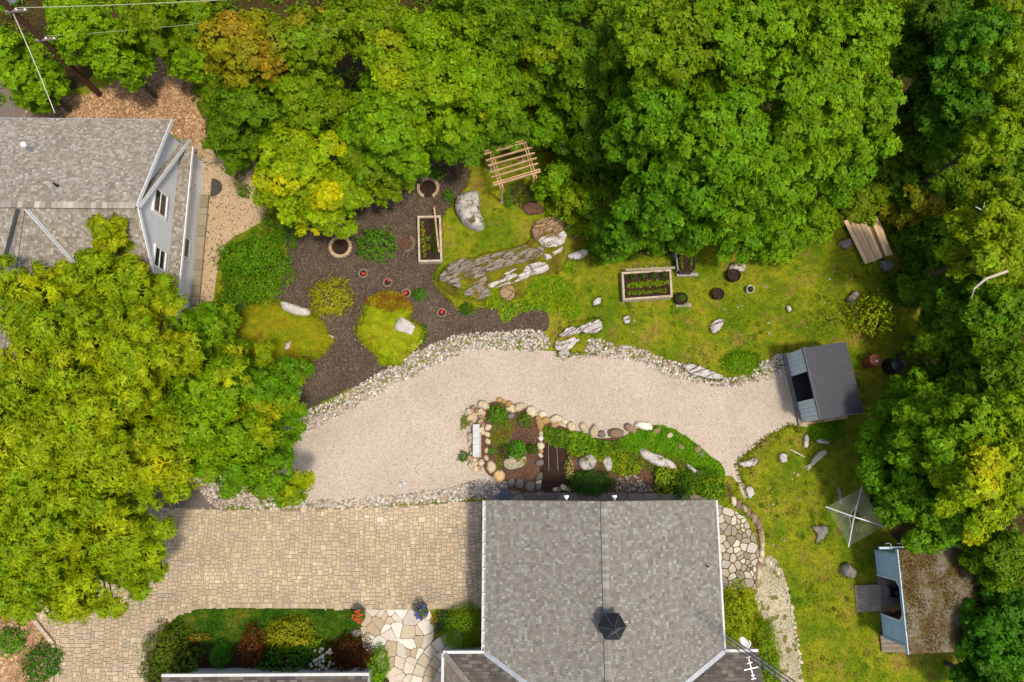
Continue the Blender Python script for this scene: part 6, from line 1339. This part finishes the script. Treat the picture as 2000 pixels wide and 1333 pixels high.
o = shrub('white_hydrangea', 'hydrangea covered in white flower heads beside the red-brown shrub', 'shrub', 630, 1290, 24, 0.8, C(98, 140, 40, .86), 230, 0.12, 0.6, ell=(0.8, 1.1)); c = G(630, 1290, 0.6); blooms(o, c.x, c.y, 0.65, 0.6, 0.4, 34, 0.1, C(232, 224, 214), 231)
def flower_pot(label, px, py, col, seed, mat, leafc):
    c = G(px, py, 0.7); o = thing('flower_pot', label, 'flower pot', (c.x, c.y, 0))
    m = MB(); m.box((c.x, c.y, 0.29), (0.42, 0.42, 0.58)); m.build('plinth', mat, o); m = MB(); m.lathe((c.x, c.y, 0.58), [(0.14, 0), (0.2, 0.22), (0.22, 0.23), (0.19, 0.2)], 14); m.build('bowl', CONC, o)
    g = np.random.default_rng(seed); n = 420; d = nrm(g.normal(size=(n, 3))); d[:, 2] = np.abs(d[:, 2]); P = np.array([c.x, c.y, 0.8]) + d * np.array([0.32, 0.32, 0.22])
    V, Q = leaf_quads(P, nrm(d + 0.4 * g.normal(size=(n, 3))), 0.09, 0.7, None, 0.1, g); f = np_mesh('foliage', V, Q, np.repeat(tint(leafc, n, g), 4, 0), LEAF, o); f['kind'] = 'stuff'
    blooms(o, c.x, c.y, 0.92, 0.34, 0.15, 20, 0.075, col, seed + 1); return o
flower_pot('raised pot of coral red geraniums at the lawn end of the flagstones', 701, 1204, C(240, 92, 66), 240, CONC, C(90, 140, 30, .86))
flower_pot('raised pot of violet blue flowers at the flagstone entrance', 824, 1195, C(112, 104, 190), 250, CONC, C(90, 120, 60, .86))
# under the pergola, on the slope
shrub('lavender_clump', 'wispy grey-green perennial clump at the foot of the pergola', 'plant', 1017, 378, 26, 0.5, C(84, 100, 66, .86), 260, 0.3, 0.10, spiky=True)
shrub('leafy_vine', 'bright green vine leaning on the right pergola post', 'plant', 1050, 371, 12, 0.7, C(96, 160, 24, .86), 261, 0.12, 0.6, ell=(0.7, 1.8))
shrub('leafy_vine', 'leafy plant at the left pergola post', 'plant', 992, 385, 13, 0.5, C(84, 136, 24, .86), 262, 0.12, 0.6, ell=(0.7, 1.6))
outline_blob('mulch_heap', [(1018, 405), (1030, 396), (1050, 398), (1062, 408), (1055, 418), (1030, 420)], 0.2, SOIL, 'low heap of brown mulch below the pergola', 'heap', 0.0, 75, 0.04, 0.2)
shrub('lime_bush', 'bright yellow-green young bush standing on the lawn near the platform', 'shrub', 1712, 613, 44, 1.9, C(170, 190, 22, .86), 263, 0.16, 0.6, lump=0.35, col2=C(120, 160, 20, .86))
shrub('sapling', 'spindly young sapling left of the yellow-green bush', 'shrub', 1630, 622, 20, 0.9, C(124, 156, 24, .86), 264, 0.16, 0.4, dens=60, lump=0.4)
shrub('low_plant', 'vivid green mat below the shed sill', 'plant', 1610, 842, 30, 0.2, C(100, 158, 14, .86), 265, 0.07, 0.7, ell=(1.1, 0.8))
shrub('low_plant', 'lush green patch on the lawn slope above the river stones by the shed', 'plant', 1450, 708, 34, 0.16, C(98, 156, 16, .86), 266, 0.08, 0.7, ell=(1.2, 0.7))
# hedge row by the tan gravel path and mound
hd = [(455, 500, 40, 1.3, C(86, 142, 20, .86)), (500, 490, 46, 1.5, C(92, 148, 22, .86)), (535, 520, 36, 1.3, C(88, 140, 20, .86)), (470, 548, 44, 1.3, C(82, 134, 18, .86)), (510, 560, 34, 1.1, C(96, 146, 22, .86)), (445, 590, 32, 1.1, C(84, 130, 18, .86)), (430, 625, 26, 0.9, C(110, 150, 26, .86))]
hl = ['leafy hedge shrub beside the tan gravel at the upper end', 'tall leafy hedge shrub in front of the spiky daylilies', 'leafy hedge shrub leaning over the dark mulch', 'wide leafy hedge shrub in the middle of the hedge', 'leafy hedge shrub touching the olive moss mound', 'leafy hedge shrub opposite the house gable corner', 'light green shrub at the lower end of the hedge']
for i, (x, y, r, h, c) in enumerate(hd): shrub('hedge_shrub', hl[i], 'shrub', x, y, r, h, c, 270 + i, 0.13, 0.6, lump=0.3)
shrub('daylily_clump', 'clump of long strappy green leaves arching over the mulch', 'plant', 560, 455, 30, 0.6, C(88, 142, 26, .86), 280, 0.5, 0.09, spiky=True)
shrub('daylily_clump', 'second strappy clump just above the leafy hedge', 'plant', 535, 432, 28, 0.6, C(80, 132, 24, .86), 281, 0.5, 0.09, spiky=True)
shrub('path_shrub', 'small pale green shrub at the edge of the tan gravel', 'shrub', 528, 412, 13, 0.5, C(166, 172, 70, .86), 282, 0.07, 0.6)
shrub('path_sapling', 'small leafy sapling standing over the tan gravel', 'shrub', 472, 368, 15, 0.9, C(90, 134, 22, .86), 283, 0.14, 0.5, lump=0.35)
shrub('path_sapling', 'tiny leafy sapling by the tree shadow on tan gravel', 'shrub', 460, 330, 13, 0.9, C(86, 132, 22, .86), 284, 0.14, 0.5, lump=0.35)
# bottom left border
shrub('border_shrub', 'dark green shrub behind the timber kerb', 'shrub', 75, 1300, 34, 0.8, C(64, 122, 20, .86), 285, 0.12, 0.6)
shrub('border_shrub', 'bright green low shrub at the far end of the litter border', 'shrub', 15, 1255, 26, 0.7, C(84, 146, 22, .86), 286, 0.12, 0.6)

# ================================================================== TREES
TK = 0.77
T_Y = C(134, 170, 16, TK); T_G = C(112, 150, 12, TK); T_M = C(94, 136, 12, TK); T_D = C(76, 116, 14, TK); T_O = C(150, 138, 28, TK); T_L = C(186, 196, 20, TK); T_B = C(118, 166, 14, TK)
# the ash group over the left house and the driveway: long drooping leaflets
ash = [(45, 570, 88, 8.0, T_Y), (190, 545, 72, 7.6, T_Y), (268, 562, 68, 6.8, C(136, 172, 18, TK)), (110, 690, 125, 10.0, T_Y), (250, 700, 110, 9.2, C(142, 174, 18, TK)), (20, 790, 120, 9.6, T_Y), (150, 850, 140, 10.4, C(142, 174, 18, TK)),
       (385, 655, 72, 5.6, C(110, 158, 16, TK)), (400, 800, 125, 8.4, C(120, 166, 16, TK)), (510, 745, 85, 6.2, C(94, 148, 16, TK)), (500, 905, 95, 6.4, C(102, 154, 16, TK)), (290, 870, 110, 8.6, C(138, 172, 18, TK)),
       (60, 970, 130, 9.6, T_Y), (190, 1020, 110, 8.4, T_Y), (40, 1110, 100, 8.2, C(132, 168, 18, TK)), (150, 1130, 90, 7.2, C(150, 182, 16, TK)), (240, 1105, 62, 5.6, C(128, 166, 18, TK)), (200, 452, 36, 7.2, C(150, 180, 18, TK))]
al = ['ash crown spreading over the lower edge of the grey cross gable', 'ash crown reaching up over the ridge side of the left house roof', 'ash crown brushing the pale gable wall window', 'tall ash crown above the hidden front of the left house', 'ash crown between house corner and gravel', 'ash crown at the roadside behind the group', 'tallest yellow-green ash crown in the middle of the group',
      'low green ash crown beside the olive moss mound', 'ash crown over the asphalt apron corner', 'green ash crown overhanging the dark mulch', 'green ash crown overhanging river stones and gravel', 'ash crown directly above the asphalt apron', 'broad ash crown left of the driveway', 'ash crown overhanging the upper pavers', 'ash crown above the litter border', 'bright ash crown hanging over the lower pavers', 'small ash crown with open gaps over the driveway pavers', 'topmost bright ash spray standing up against the grey roof']
for i, (x, y, r, z, c) in enumerate(ash):
    tree('ash_tree', al[i], 'tree', x, y, r, z, c, 300 + i, leaf=0.21, aspect=0.52, rc=0.34, dens=94, group='ash trees beside the driveway', streak=True, gap=0.09 if i < 13 else 0.18, lean=tuple(0.78 * (Vector((-21.4, 2.4)) - G(x, y, z - 1.5).xy)) if i not in (10,) else tuple(0.6 * (Vector((-17.5, 3.2)) - G(x, y, z - 1.5).xy)), col2=C(164, 186, 18, TK), c2w=-0.15)
# wood behind
W = [('maple_tree', 'green maple standing behind the utility pole', 150, 40, 80, 6.0, T_B, {}), ('maple_tree', 'green maple leaning over the leaf litter from behind the pole wires', 222, 98, 66, 5.0, T_B, {}), ('maple_tree', 'low bright maple between asphalt lane and pole foot', 68, 158, 56, 3.6, T_B, {}), ('maple_tree', 'maple at the very edge of the asphalt lane', 18, 100, 52, 4.2, T_B, {}),
     ('maple_tree', 'maple above the leaf litter clearing', 275, 22, 70, 6.5, T_G, {}), ('young_maple', 'young maple right of the leaf litter clearing', 362, 88, 55, 4.5, T_B, {}), ('young_maple', 'low leafy maple at the end of the power line', 365, 20, 70, 6.0, T_G, {}),
     ('seeding_maple', 'maple tinged orange-brown with seed clusters', 490, 90, 105, 9.0, C(140, 150, 24, TK), dict(col2=C(156, 140, 40, TK), c2w=0.0)), ('seeding_maple', 'maple with bronze seed clusters beside the orange-tinged one', 590, 70, 100, 9.0, C(112, 150, 18, TK), dict(col2=C(156, 146, 44, TK), c2w=-0.12)),
     ('maple_tree', 'deep green maple below the orange-tinged maple', 500, 215, 85, 7.0, T_M, {}), ('maple_tree', 'dark green maple at the corner of the tan gravel', 450, 255, 62, 5.0, T_M, {}), ('maple_tree', 'green maple leaning towards the yellow one', 590, 185, 90, 7.6, T_G, {}),
     ('golden_maple', 'yellow-leaved maple overhanging the tan gravel and dark mulch', 590, 325, 112, 7.0, C(136, 174, 14, TK), dict(col2=C(182, 198, 14, TK), c2w=-0.12)), ('golden_maple', 'light yellow-green maple overhanging the tan stone ring', 655, 375, 70, 5.8, C(130, 170, 14, TK), dict(col2=C(176, 194, 14, TK), c2w=-0.15)),
     ('big_maple', 'big bright maple crown with yellow tips behind the mulch bed', 830, 120, 150, 10.0, C(124, 168, 14, TK), dict(col2=C(150, 178, 18, TK), c2w=-0.1)), ('maple_tree', 'bright maple in front of the big maple', 760, 220, 110, 8.5, C(112, 162, 14, TK), {}), ('maple_tree', 'maple to the right of the big bright maple', 925, 160, 90, 8.5, C(116, 162, 14, TK), {}),
     ('oak_tree', 'oak with coarse star-like leaf sprays above the open stone ring', 738, 305, 76, 6.0, C(112, 150, 20, TK), dict(leaf=0.32, aspect=0.4)), ('oak_tree', 'oak with coarse sprays beside the pergola', 882, 245, 74, 6.5, C(92, 142, 18, TK), dict(leaf=0.3, aspect=0.4)), ('oak_tree', 'oak between two maples above the mulch bed', 800, 275, 62, 5.6, C(96, 146, 18, TK), dict(leaf=0.3, aspect=0.4)),
     ('maple_tree', 'deep green maple high in the wood above the big maple', 700, 20, 90, 8.5, T_G, {}), ('maple_tree', 'mid green maple at the top of the wood gap', 960, 30, 100, 8.0, T_M, {}), ('low_wood_tree', 'low pale green tree in the shaded gap of the wood', 1010, 130, 80, 5.0, C(104, 146, 24, TK), {}), ('low_wood_tree', 'low tree directly behind the pergola rafters', 985, 230, 60, 4.0, C(96, 144, 18, TK), {}),
     ('low_wood_tree', 'bright low bush-like tree right of the pergola', 1075, 250, 62, 3.2, C(104, 158, 16, TK), {}), ('low_wood_tree', 'bright low tree beside the tan ledge', 1085, 345, 42, 2.4, C(112, 162, 16, TK), {}), ('low_wood_tree', 'tree with yellow tips in the gap between maples', 1085, 90, 75, 6.5, C(104, 150, 16, TK), dict(col2=C(150, 176, 20, TK), c2w=-0.1)),
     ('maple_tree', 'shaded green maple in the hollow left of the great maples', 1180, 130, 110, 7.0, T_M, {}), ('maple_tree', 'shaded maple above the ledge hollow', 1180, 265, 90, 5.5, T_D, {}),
     ('great_maple', 'great maple crown at the top of the wood, left of the dead snag', 1310, 60, 140, 11.0, T_G, {}), ('great_maple', 'great maple crown above the snag hollow', 1470, 50, 150, 11.5, C(112, 160, 14, TK), {}), ('great_maple', 'great bright maple crown at the upper corner of the wood', 1640, 60, 150, 11.5, C(114, 162, 14, TK), {}),
     ('great_maple', 'great maple crown left of the snag and above the wide raised bed', 1290, 215, 120, 9.5, C(92, 144, 14, TK), {}), ('great_maple', 'great maple crown right of the snag hollow', 1590, 190, 140, 11.0, C(112, 160, 14, TK), {}), ('great_maple', 'great maple crown on the dark gap edge', 1700, 210, 95, 10.0, C(108, 156, 14, TK), {}),
     ('great_maple', 'great maple crown over the middle of the wood', 1420, 260, 130, 10.5, C(104, 156, 14, TK), {}), ('great_maple', 'great maple crown over the wood edge by the trough planter', 1330, 370, 120, 8.5, C(88, 142, 14, TK), {}), ('great_maple', 'great maple crown over the lawn edge', 1500, 330, 130, 9.5, C(106, 158, 14, TK), {}), ('great_maple', 'maple crown hanging above the plank platform path', 1640, 300, 95, 7.5, C(98, 150, 14, TK), {}),
     ('edge_maple', 'smaller maple at the lawn edge above the wide raised bed', 1240, 440, 75, 5.0, C(84, 138, 14, TK), {}), ('edge_maple', 'smaller maple behind the trough planter', 1350, 432, 62, 4.5, C(96, 148, 14, TK), {}), ('edge_bush_tree', 'bright bushy tree at the grass edge beyond the black pots', 1530, 440, 62, 3.0, C(112, 162, 14, TK), {}), ('edge_bush_tree', 'bright bushy tree next to the plank platform', 1600, 420, 48, 2.6, C(116, 160, 16, TK), {}), ('edge_bush_tree', 'low green tree in the dark corner behind the platform', 1665, 385, 40, 3.0, C(120, 150, 20, TK), {}), ('edge_bush_tree', 'low green tree touching the lawn by the black pots', 1450, 440, 60, 4.0, C(94, 148, 14, TK), {}),
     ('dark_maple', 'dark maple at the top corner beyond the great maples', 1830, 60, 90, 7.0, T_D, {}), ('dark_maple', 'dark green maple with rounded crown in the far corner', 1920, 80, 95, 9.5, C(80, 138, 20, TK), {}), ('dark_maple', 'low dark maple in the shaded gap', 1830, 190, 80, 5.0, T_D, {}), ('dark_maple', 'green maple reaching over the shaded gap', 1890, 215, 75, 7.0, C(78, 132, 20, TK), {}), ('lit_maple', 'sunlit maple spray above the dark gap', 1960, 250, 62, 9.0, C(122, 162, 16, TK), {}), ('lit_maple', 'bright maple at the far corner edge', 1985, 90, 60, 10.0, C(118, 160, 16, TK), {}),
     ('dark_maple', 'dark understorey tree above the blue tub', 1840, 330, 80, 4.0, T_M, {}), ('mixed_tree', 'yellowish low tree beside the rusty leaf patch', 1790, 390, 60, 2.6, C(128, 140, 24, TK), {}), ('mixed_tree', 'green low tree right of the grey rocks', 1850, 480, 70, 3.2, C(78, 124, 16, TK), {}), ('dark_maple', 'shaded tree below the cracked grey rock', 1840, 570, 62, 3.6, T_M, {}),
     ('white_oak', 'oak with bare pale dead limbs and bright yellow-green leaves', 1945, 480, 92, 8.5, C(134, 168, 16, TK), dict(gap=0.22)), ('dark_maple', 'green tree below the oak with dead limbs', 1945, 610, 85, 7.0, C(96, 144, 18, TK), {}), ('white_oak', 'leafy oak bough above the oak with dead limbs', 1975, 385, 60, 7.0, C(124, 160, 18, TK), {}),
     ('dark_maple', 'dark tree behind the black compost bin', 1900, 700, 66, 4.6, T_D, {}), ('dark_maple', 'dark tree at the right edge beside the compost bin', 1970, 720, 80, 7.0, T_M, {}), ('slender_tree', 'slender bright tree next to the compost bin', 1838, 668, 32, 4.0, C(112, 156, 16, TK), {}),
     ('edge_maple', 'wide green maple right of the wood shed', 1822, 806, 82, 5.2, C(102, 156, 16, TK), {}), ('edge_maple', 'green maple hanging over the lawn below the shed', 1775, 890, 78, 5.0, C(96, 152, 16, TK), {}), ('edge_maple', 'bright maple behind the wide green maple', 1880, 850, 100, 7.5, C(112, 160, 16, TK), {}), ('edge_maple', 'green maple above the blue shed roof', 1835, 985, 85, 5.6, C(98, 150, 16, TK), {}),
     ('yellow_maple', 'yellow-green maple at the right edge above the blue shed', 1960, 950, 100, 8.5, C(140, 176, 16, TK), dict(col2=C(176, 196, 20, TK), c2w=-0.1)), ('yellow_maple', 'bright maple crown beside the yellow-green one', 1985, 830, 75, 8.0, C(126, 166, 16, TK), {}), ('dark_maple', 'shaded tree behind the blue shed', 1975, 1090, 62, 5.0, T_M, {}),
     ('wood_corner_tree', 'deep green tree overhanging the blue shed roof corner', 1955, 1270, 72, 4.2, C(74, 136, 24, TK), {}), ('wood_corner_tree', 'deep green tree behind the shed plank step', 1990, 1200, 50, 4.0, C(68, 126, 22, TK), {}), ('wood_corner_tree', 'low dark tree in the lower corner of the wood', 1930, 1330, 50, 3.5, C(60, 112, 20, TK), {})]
dead = {'white_oak': None}
for i, (nm, lb, x, y, r, z, c, kw) in enumerate(W):
    kw = dict(kw)
    if lb.startswith('oak with bare'):
        kw['dead'] = [([G(1990, 445, 7.6), G(1972, 440, 8.0), G(1966, 428, 8.4)], [0.07, 0.05, 0.02]), ([G(1972, 440, 8.0), G(1975, 462, 8.2), G(1984, 470, 8.0)], [0.05, 0.04, 0.02]), ([G(1905, 404, 8.4), G(1920, 412, 8.2), G(1930, 418, 7.8), G(1945, 430, 7.2)], [0.015, 0.04, 0.05, 0.07]), ([G(1920, 412, 8.2), G(1923, 395, 8.5)], [0.035, 0.012]),
                      ([G(1898, 582, 7.6), G(1902, 565, 8.0), G(1925, 545, 8.2), G(1972, 528, 8.0)], [0.02, 0.045, 0.06, 0.07])]
    tree(nm, lb, 'tree', x, y, r, z, c, 400 + i, **{**dict(leaf=0.2, aspect=0.8, rc=0.34, dens=94, nlobe=14 if r > 90 else 10), **kw})
fill = [(1000, 50, 66, 3.2), (1085, 15, 76, 4.6), (1035, 185, 56, 2.6), (1125, 205, 62, 3.0), (1150, 320, 56, 2.2), (1125, 395, 46, 1.5), (1185, 395, 60, 2.4), (1195, 455, 50, 1.5), (1790, 290, 60, 2.6), (1755, 335, 52, 2.0), (1980, 325, 66, 4.0), (1900, 385, 60, 2.4), (1990, 180, 60, 5.0),
        (1855, 15, 70, 4.0), (1990, 560, 60, 4.0), (1870, 765, 56, 3.0), (1930, 1120, 56, 2.2), (1775, 20, 60, 5.0), (1215, 25, 76, 5.0), (900, 15, 66, 5.0), (1960, 10, 66, 5.0), (430, 175, 46, 2.4), (395, 130, 40, 2.0), (1700, 385, 36, 1.6), (1800, 470, 40, 1.4), (1810, 540, 42, 1.6)]
for i, (x, y, r, z) in enumerate(fill):
    tree('understorey_shrub', 'low green shrub filling a gap between the taller trees of the wood', 'shrub', x, y, r + 8, z, (C(108, 148, 18, TK), C(92, 138, 16, TK), C(118, 154, 20, TK))[i % 3], 700 + i, leaf=0.17, aspect=0.7, rc=0.3, dens=110, group='gap shrubs of the wood', depth=0.9)
# dead snag in the hollow of the great maples
sn = thing('dead_snag', 'bare grey dead snag with twisted limbs in a dark hollow of the wood', 'dead tree', tuple(G(1450, 130, 7.5).xy) + (0,))
b = G(1450, 130, 7.5)
m = MB(); m.tube([(b.x, b.y, 0), (b.x, b.y, 4), (b.x + 0.1, b.y, 7.6)], [0.24, 0.2, 0.12], 8); m.build('trunk', POLEW, sn)
for pth in ([(1450, 128, 7.6), (1436, 108, 8.3), (1424, 106, 8.7), (1410, 108, 8.8)], [(1436, 108, 8.3), (1431, 95, 8.9)], [(1452, 125, 7.6), (1474, 120, 8.5), (1481, 105, 9.0), (1470, 92, 9.2)], [(1474, 120, 8.5), (1476, 136, 8.6)]):
    m = MB(); m.tube([G(*p) for p in pth], [0.10, 0.07, 0.045, 0.02][:len(pth)], 7); m.build('limb', solid('snag', C(150, 138, 120), 0.9, 0.4, 9) if 'snag' not in MATS else MATS['snag'], sn)

# understorey filling the floor of the wood
g = np.random.default_rng(90); floor_p = [p for p in ZONES[0]]
X, Y = g.uniform(-34, 36, 2600), g.uniform(-12, 34, 2600); k = inside(floor_p, X, Y); X, Y = X[k], Y[k]
n_each = 46; n = len(X) * n_each; d = nrm(g.normal(size=(n, 3))); d[:, 2] = np.abs(d[:, 2]); rr = np.repeat(g.uniform(0.3, 0.75, len(X)), n_each)[:, None]
P = np.stack([np.repeat(X, n_each), np.repeat(Y, n_each), np.zeros(n)], 1) + d * rr * np.array([1, 1, 0.8])
V, Q = leaf_quads(P, nrm(d + np.array([0, 0, 0.6])), 0.17 * g.uniform(0.7, 1.3, n), 0.65, None, 0.15, g)
setp(np_mesh('understorey', V, Q, np.repeat(np.repeat(tint(C(96, 136, 18, .85), len(X), g, 0.2, 0.12), n_each, 0) * np.exp(g.normal(0, .15, (n, 1))), 4, 0), LEAF), 'low undergrowth covering the floor of the wood', 'undergrowth', None, 'stuff')

# ================================================================== GRASS
g = np.random.default_rng(91); n = 120000
X, Y = g.uniform(-24, 27, n), g.uniform(-10.5, 19, n); keep = np.ones(n, bool)
for poly in ZONES + [DRIVE]:
    keep &= ~inside(poly, X, Y)
keep &= ~((X > XA) & (X < XB) & (Y < YN - 0.2)); keep &= ~((X < -16.2) & (Y > 6)); keep &= ~((X > 19.2) & (X < 23) & (Y > -8.1) & (Y < -3.5))
X, Y = X[keep], Y[keep]; n = len(X)
P = np.stack([X, Y, np.full(n, 0.025)], 1); V, Q = leaf_quads(P, nrm(g.normal(size=(n, 3)) + np.array([0, 0, 0.7])), 0.085 * g.uniform(0.6, 1.5, n), 0.4, None, 0.05, g)
setp(np_mesh('grass', V, Q, None, LAWN), 'rough mossy grass of the open lawn', 'grass', None, 'stuff')
X, Y = scatter(FRONT_LAWN, 26000, g); n = len(X); P = np.stack([X, Y, np.full(n, 0.03)], 1); V, Q = leaf_quads(P, nrm(g.normal(size=(n, 3)) + np.array([0, 0, 0.6])), 0.08 * g.uniform(0.6, 1.4, n), 0.3, None, 0.05, g)
setp(np_mesh('mown_grass', V, Q, None, GRASS), 'mown dark green grass of the front lawn strip', 'grass', None, 'stuff')
# grass and moss growing against rocks and over the bed edges
def rim_tufts(name, outlines, per_m, size, spread, mat, seed, label, closed=True):
    g = np.random.default_rng(seed); P = []
    for o2 in outlines:
        o2 = spline(o2, 4) if closed else o2; m_ = len(o2)
        for k in range(m_ if closed else m_ - 1):
            a, b = np.array(o2[k]), np.array(o2[(k + 1) % m_]); L = np.hypot(*(b - a)); n = g.poisson(per_m * L)
            if n: t = g.random((n, 1)); P.append(a + (b - a) * t + g.normal(size=(n, 2)) * spread)
    P = np.concatenate(P); n = len(P); P = np.concatenate([P, np.full((n, 1), 0.045) + 0.04 * g.random((n, 1))], 1)
    V, Q = leaf_quads(P, nrm(g.normal(size=(n, 3)) + np.array([0, 0, 0.5])), size * g.uniform(0.5, 1.5, n), 0.35, None, 0.08, g)
    setp(np_mesh(name, V, Q, None, mat), label, 'grass', None, 'stuff')
rim_tufts('rock_rim_grass', RIMS, 70, 0.12, 0.05, LAWN, 96, 'grass tufts growing up around the lawn rocks')
rim_tufts('bed_rim_grass', [ZONES[4][60:120]], 60, 0.11, 0.07, LAWN, 97, 'grass tufts straggling over the edge of the mulch bed', False)
rim_tufts('drive_rim_grass', [rough(gp([(1425, 748), (1475, 738)]), 0.02, 4, 1, False), spline(gp([(1560, 836), (1540, 834), (1495, 857), (1465, 882), (1440, 907), (1448, 940), (1464, 966)]), 8, False), spline(gp([(1085, 690), (1130, 692), (1165, 690)]), 6, False)], 110, 0.11, 0.09, LAWN, 98, 'ragged grass creeping onto the gravel drive', False)
g = np.random.default_rng(99); X, Y = scatter(gp([(560, 860), (640, 820), (760, 760), (900, 690), (1200, 700), (1420, 750), (1530, 760), (1460, 870), (1300, 820), (1000, 780), (900, 820), (880, 940), (600, 975)]), 900, g)
k_ = g.random(len(X)) < np.clip(1.1 - (X + 14) / 14, 0.1, 1); X, Y = X[k_], Y[k_]; n = len(X)
V, Q = leaf_quads(np.stack([X, Y, np.full(n, 0.035)], 1), nrm(np.array([0, 0, 1.0]) + 0.3 * g.normal(size=(n, 3))), 0.075 * g.uniform(0.5, 1.4, n), 0.5, None, 0.1, g)
setp(np_mesh('blown_leaves', V, Q, np.repeat(tint(C(150, 122, 72), n, g, 0.3, 0.25), 4, 0), LEAF), 'dry leaf bits blown over the gravel drive', 'leaves', None, 'stuff')
g = np.random.default_rng(95); X, Y = g.uniform(-2, 24, 1500), g.uniform(-9.5, 15, 1500); keep = np.ones(1500, bool)
for poly in ZONES + [DRIVE]: keep &= ~inside(poly, X, Y)
keep &= ~((X > XA) & (X < XB) & (Y < YN)); X, Y = X[keep], Y[keep]
k_ = np.array([mnoise.noise(Vector((a * 0.5, b * 0.5, 4.4))) for a, b in zip(X, Y)]) > 0.02; X, Y = X[k_], Y[k_]
ne = 40; n = len(X) * ne; rr = np.repeat(g.uniform(0.08, 0.32, len(X)), ne); a = g.uniform(0, 6.28, n); q = rr * np.sqrt(g.uniform(0, 1, n))
P = np.stack([np.repeat(X, ne) + q * np.cos(a), np.repeat(Y, ne) + q * np.sin(a), g.uniform(0.03, 0.1, n)], 1)
V, Q = leaf_quads(P, nrm(np.array([0, 0, 1.0]) + 0.5 * g.normal(size=(n, 3))), 0.06 * g.uniform(0.6, 1.4, n), 0.7, None, 0.1, g)
setp(np_mesh('lawn_weeds', V, Q, np.repeat(np.repeat(tint(C(112, 146, 18, .76), len(X), g, 0.22, 0.2), ne, 0), 4, 0), LEAF), 'patches of clover and weeds in the rough lawn', 'weeds', None, 'stuff')
# litter chips over mulch and leaf ground
def chips(name, poly, n, size, cols, z, seed, label, asp=0.35):
    g = np.random.default_rng(seed); X, Y = scatter(poly, n, g); n = len(X); P = np.stack([X, Y, np.full(n, z)], 1)
    V, Q = leaf_quads(P, nrm(0.5 * g.normal(size=(n, 3)) + np.array([0, 0, 1])), size * g.uniform(0.5, 1.5, n), asp, None, 0.06, g)
    pal = np.array(cols); setp(np_mesh(name, V, Q, np.repeat(pal[g.integers(0, len(pal), n)] * np.exp(g.normal(0, .2, (n, 1))), 4, 0), PAINTCOL), label, 'litter', None, 'stuff')
chips('mulch_chips', ZONES[4], 60000, 0.09, [C(74, 60, 48), C(98, 82, 68), C(120, 102, 86), C(58, 47, 37), C(88, 73, 58), C(140, 122, 102)], 0.025, 92, 'shredded dark mulch chips on the garden bed')
chips('fallen_leaves', ZONES[1], 9000, 0.14, [C(190, 148, 108), C(168, 126, 84), C(214, 180, 140), C(140, 102, 66), C(202, 164, 122)], 0.02, 93, 'dry brown fallen leaves behind the left house', 0.7)
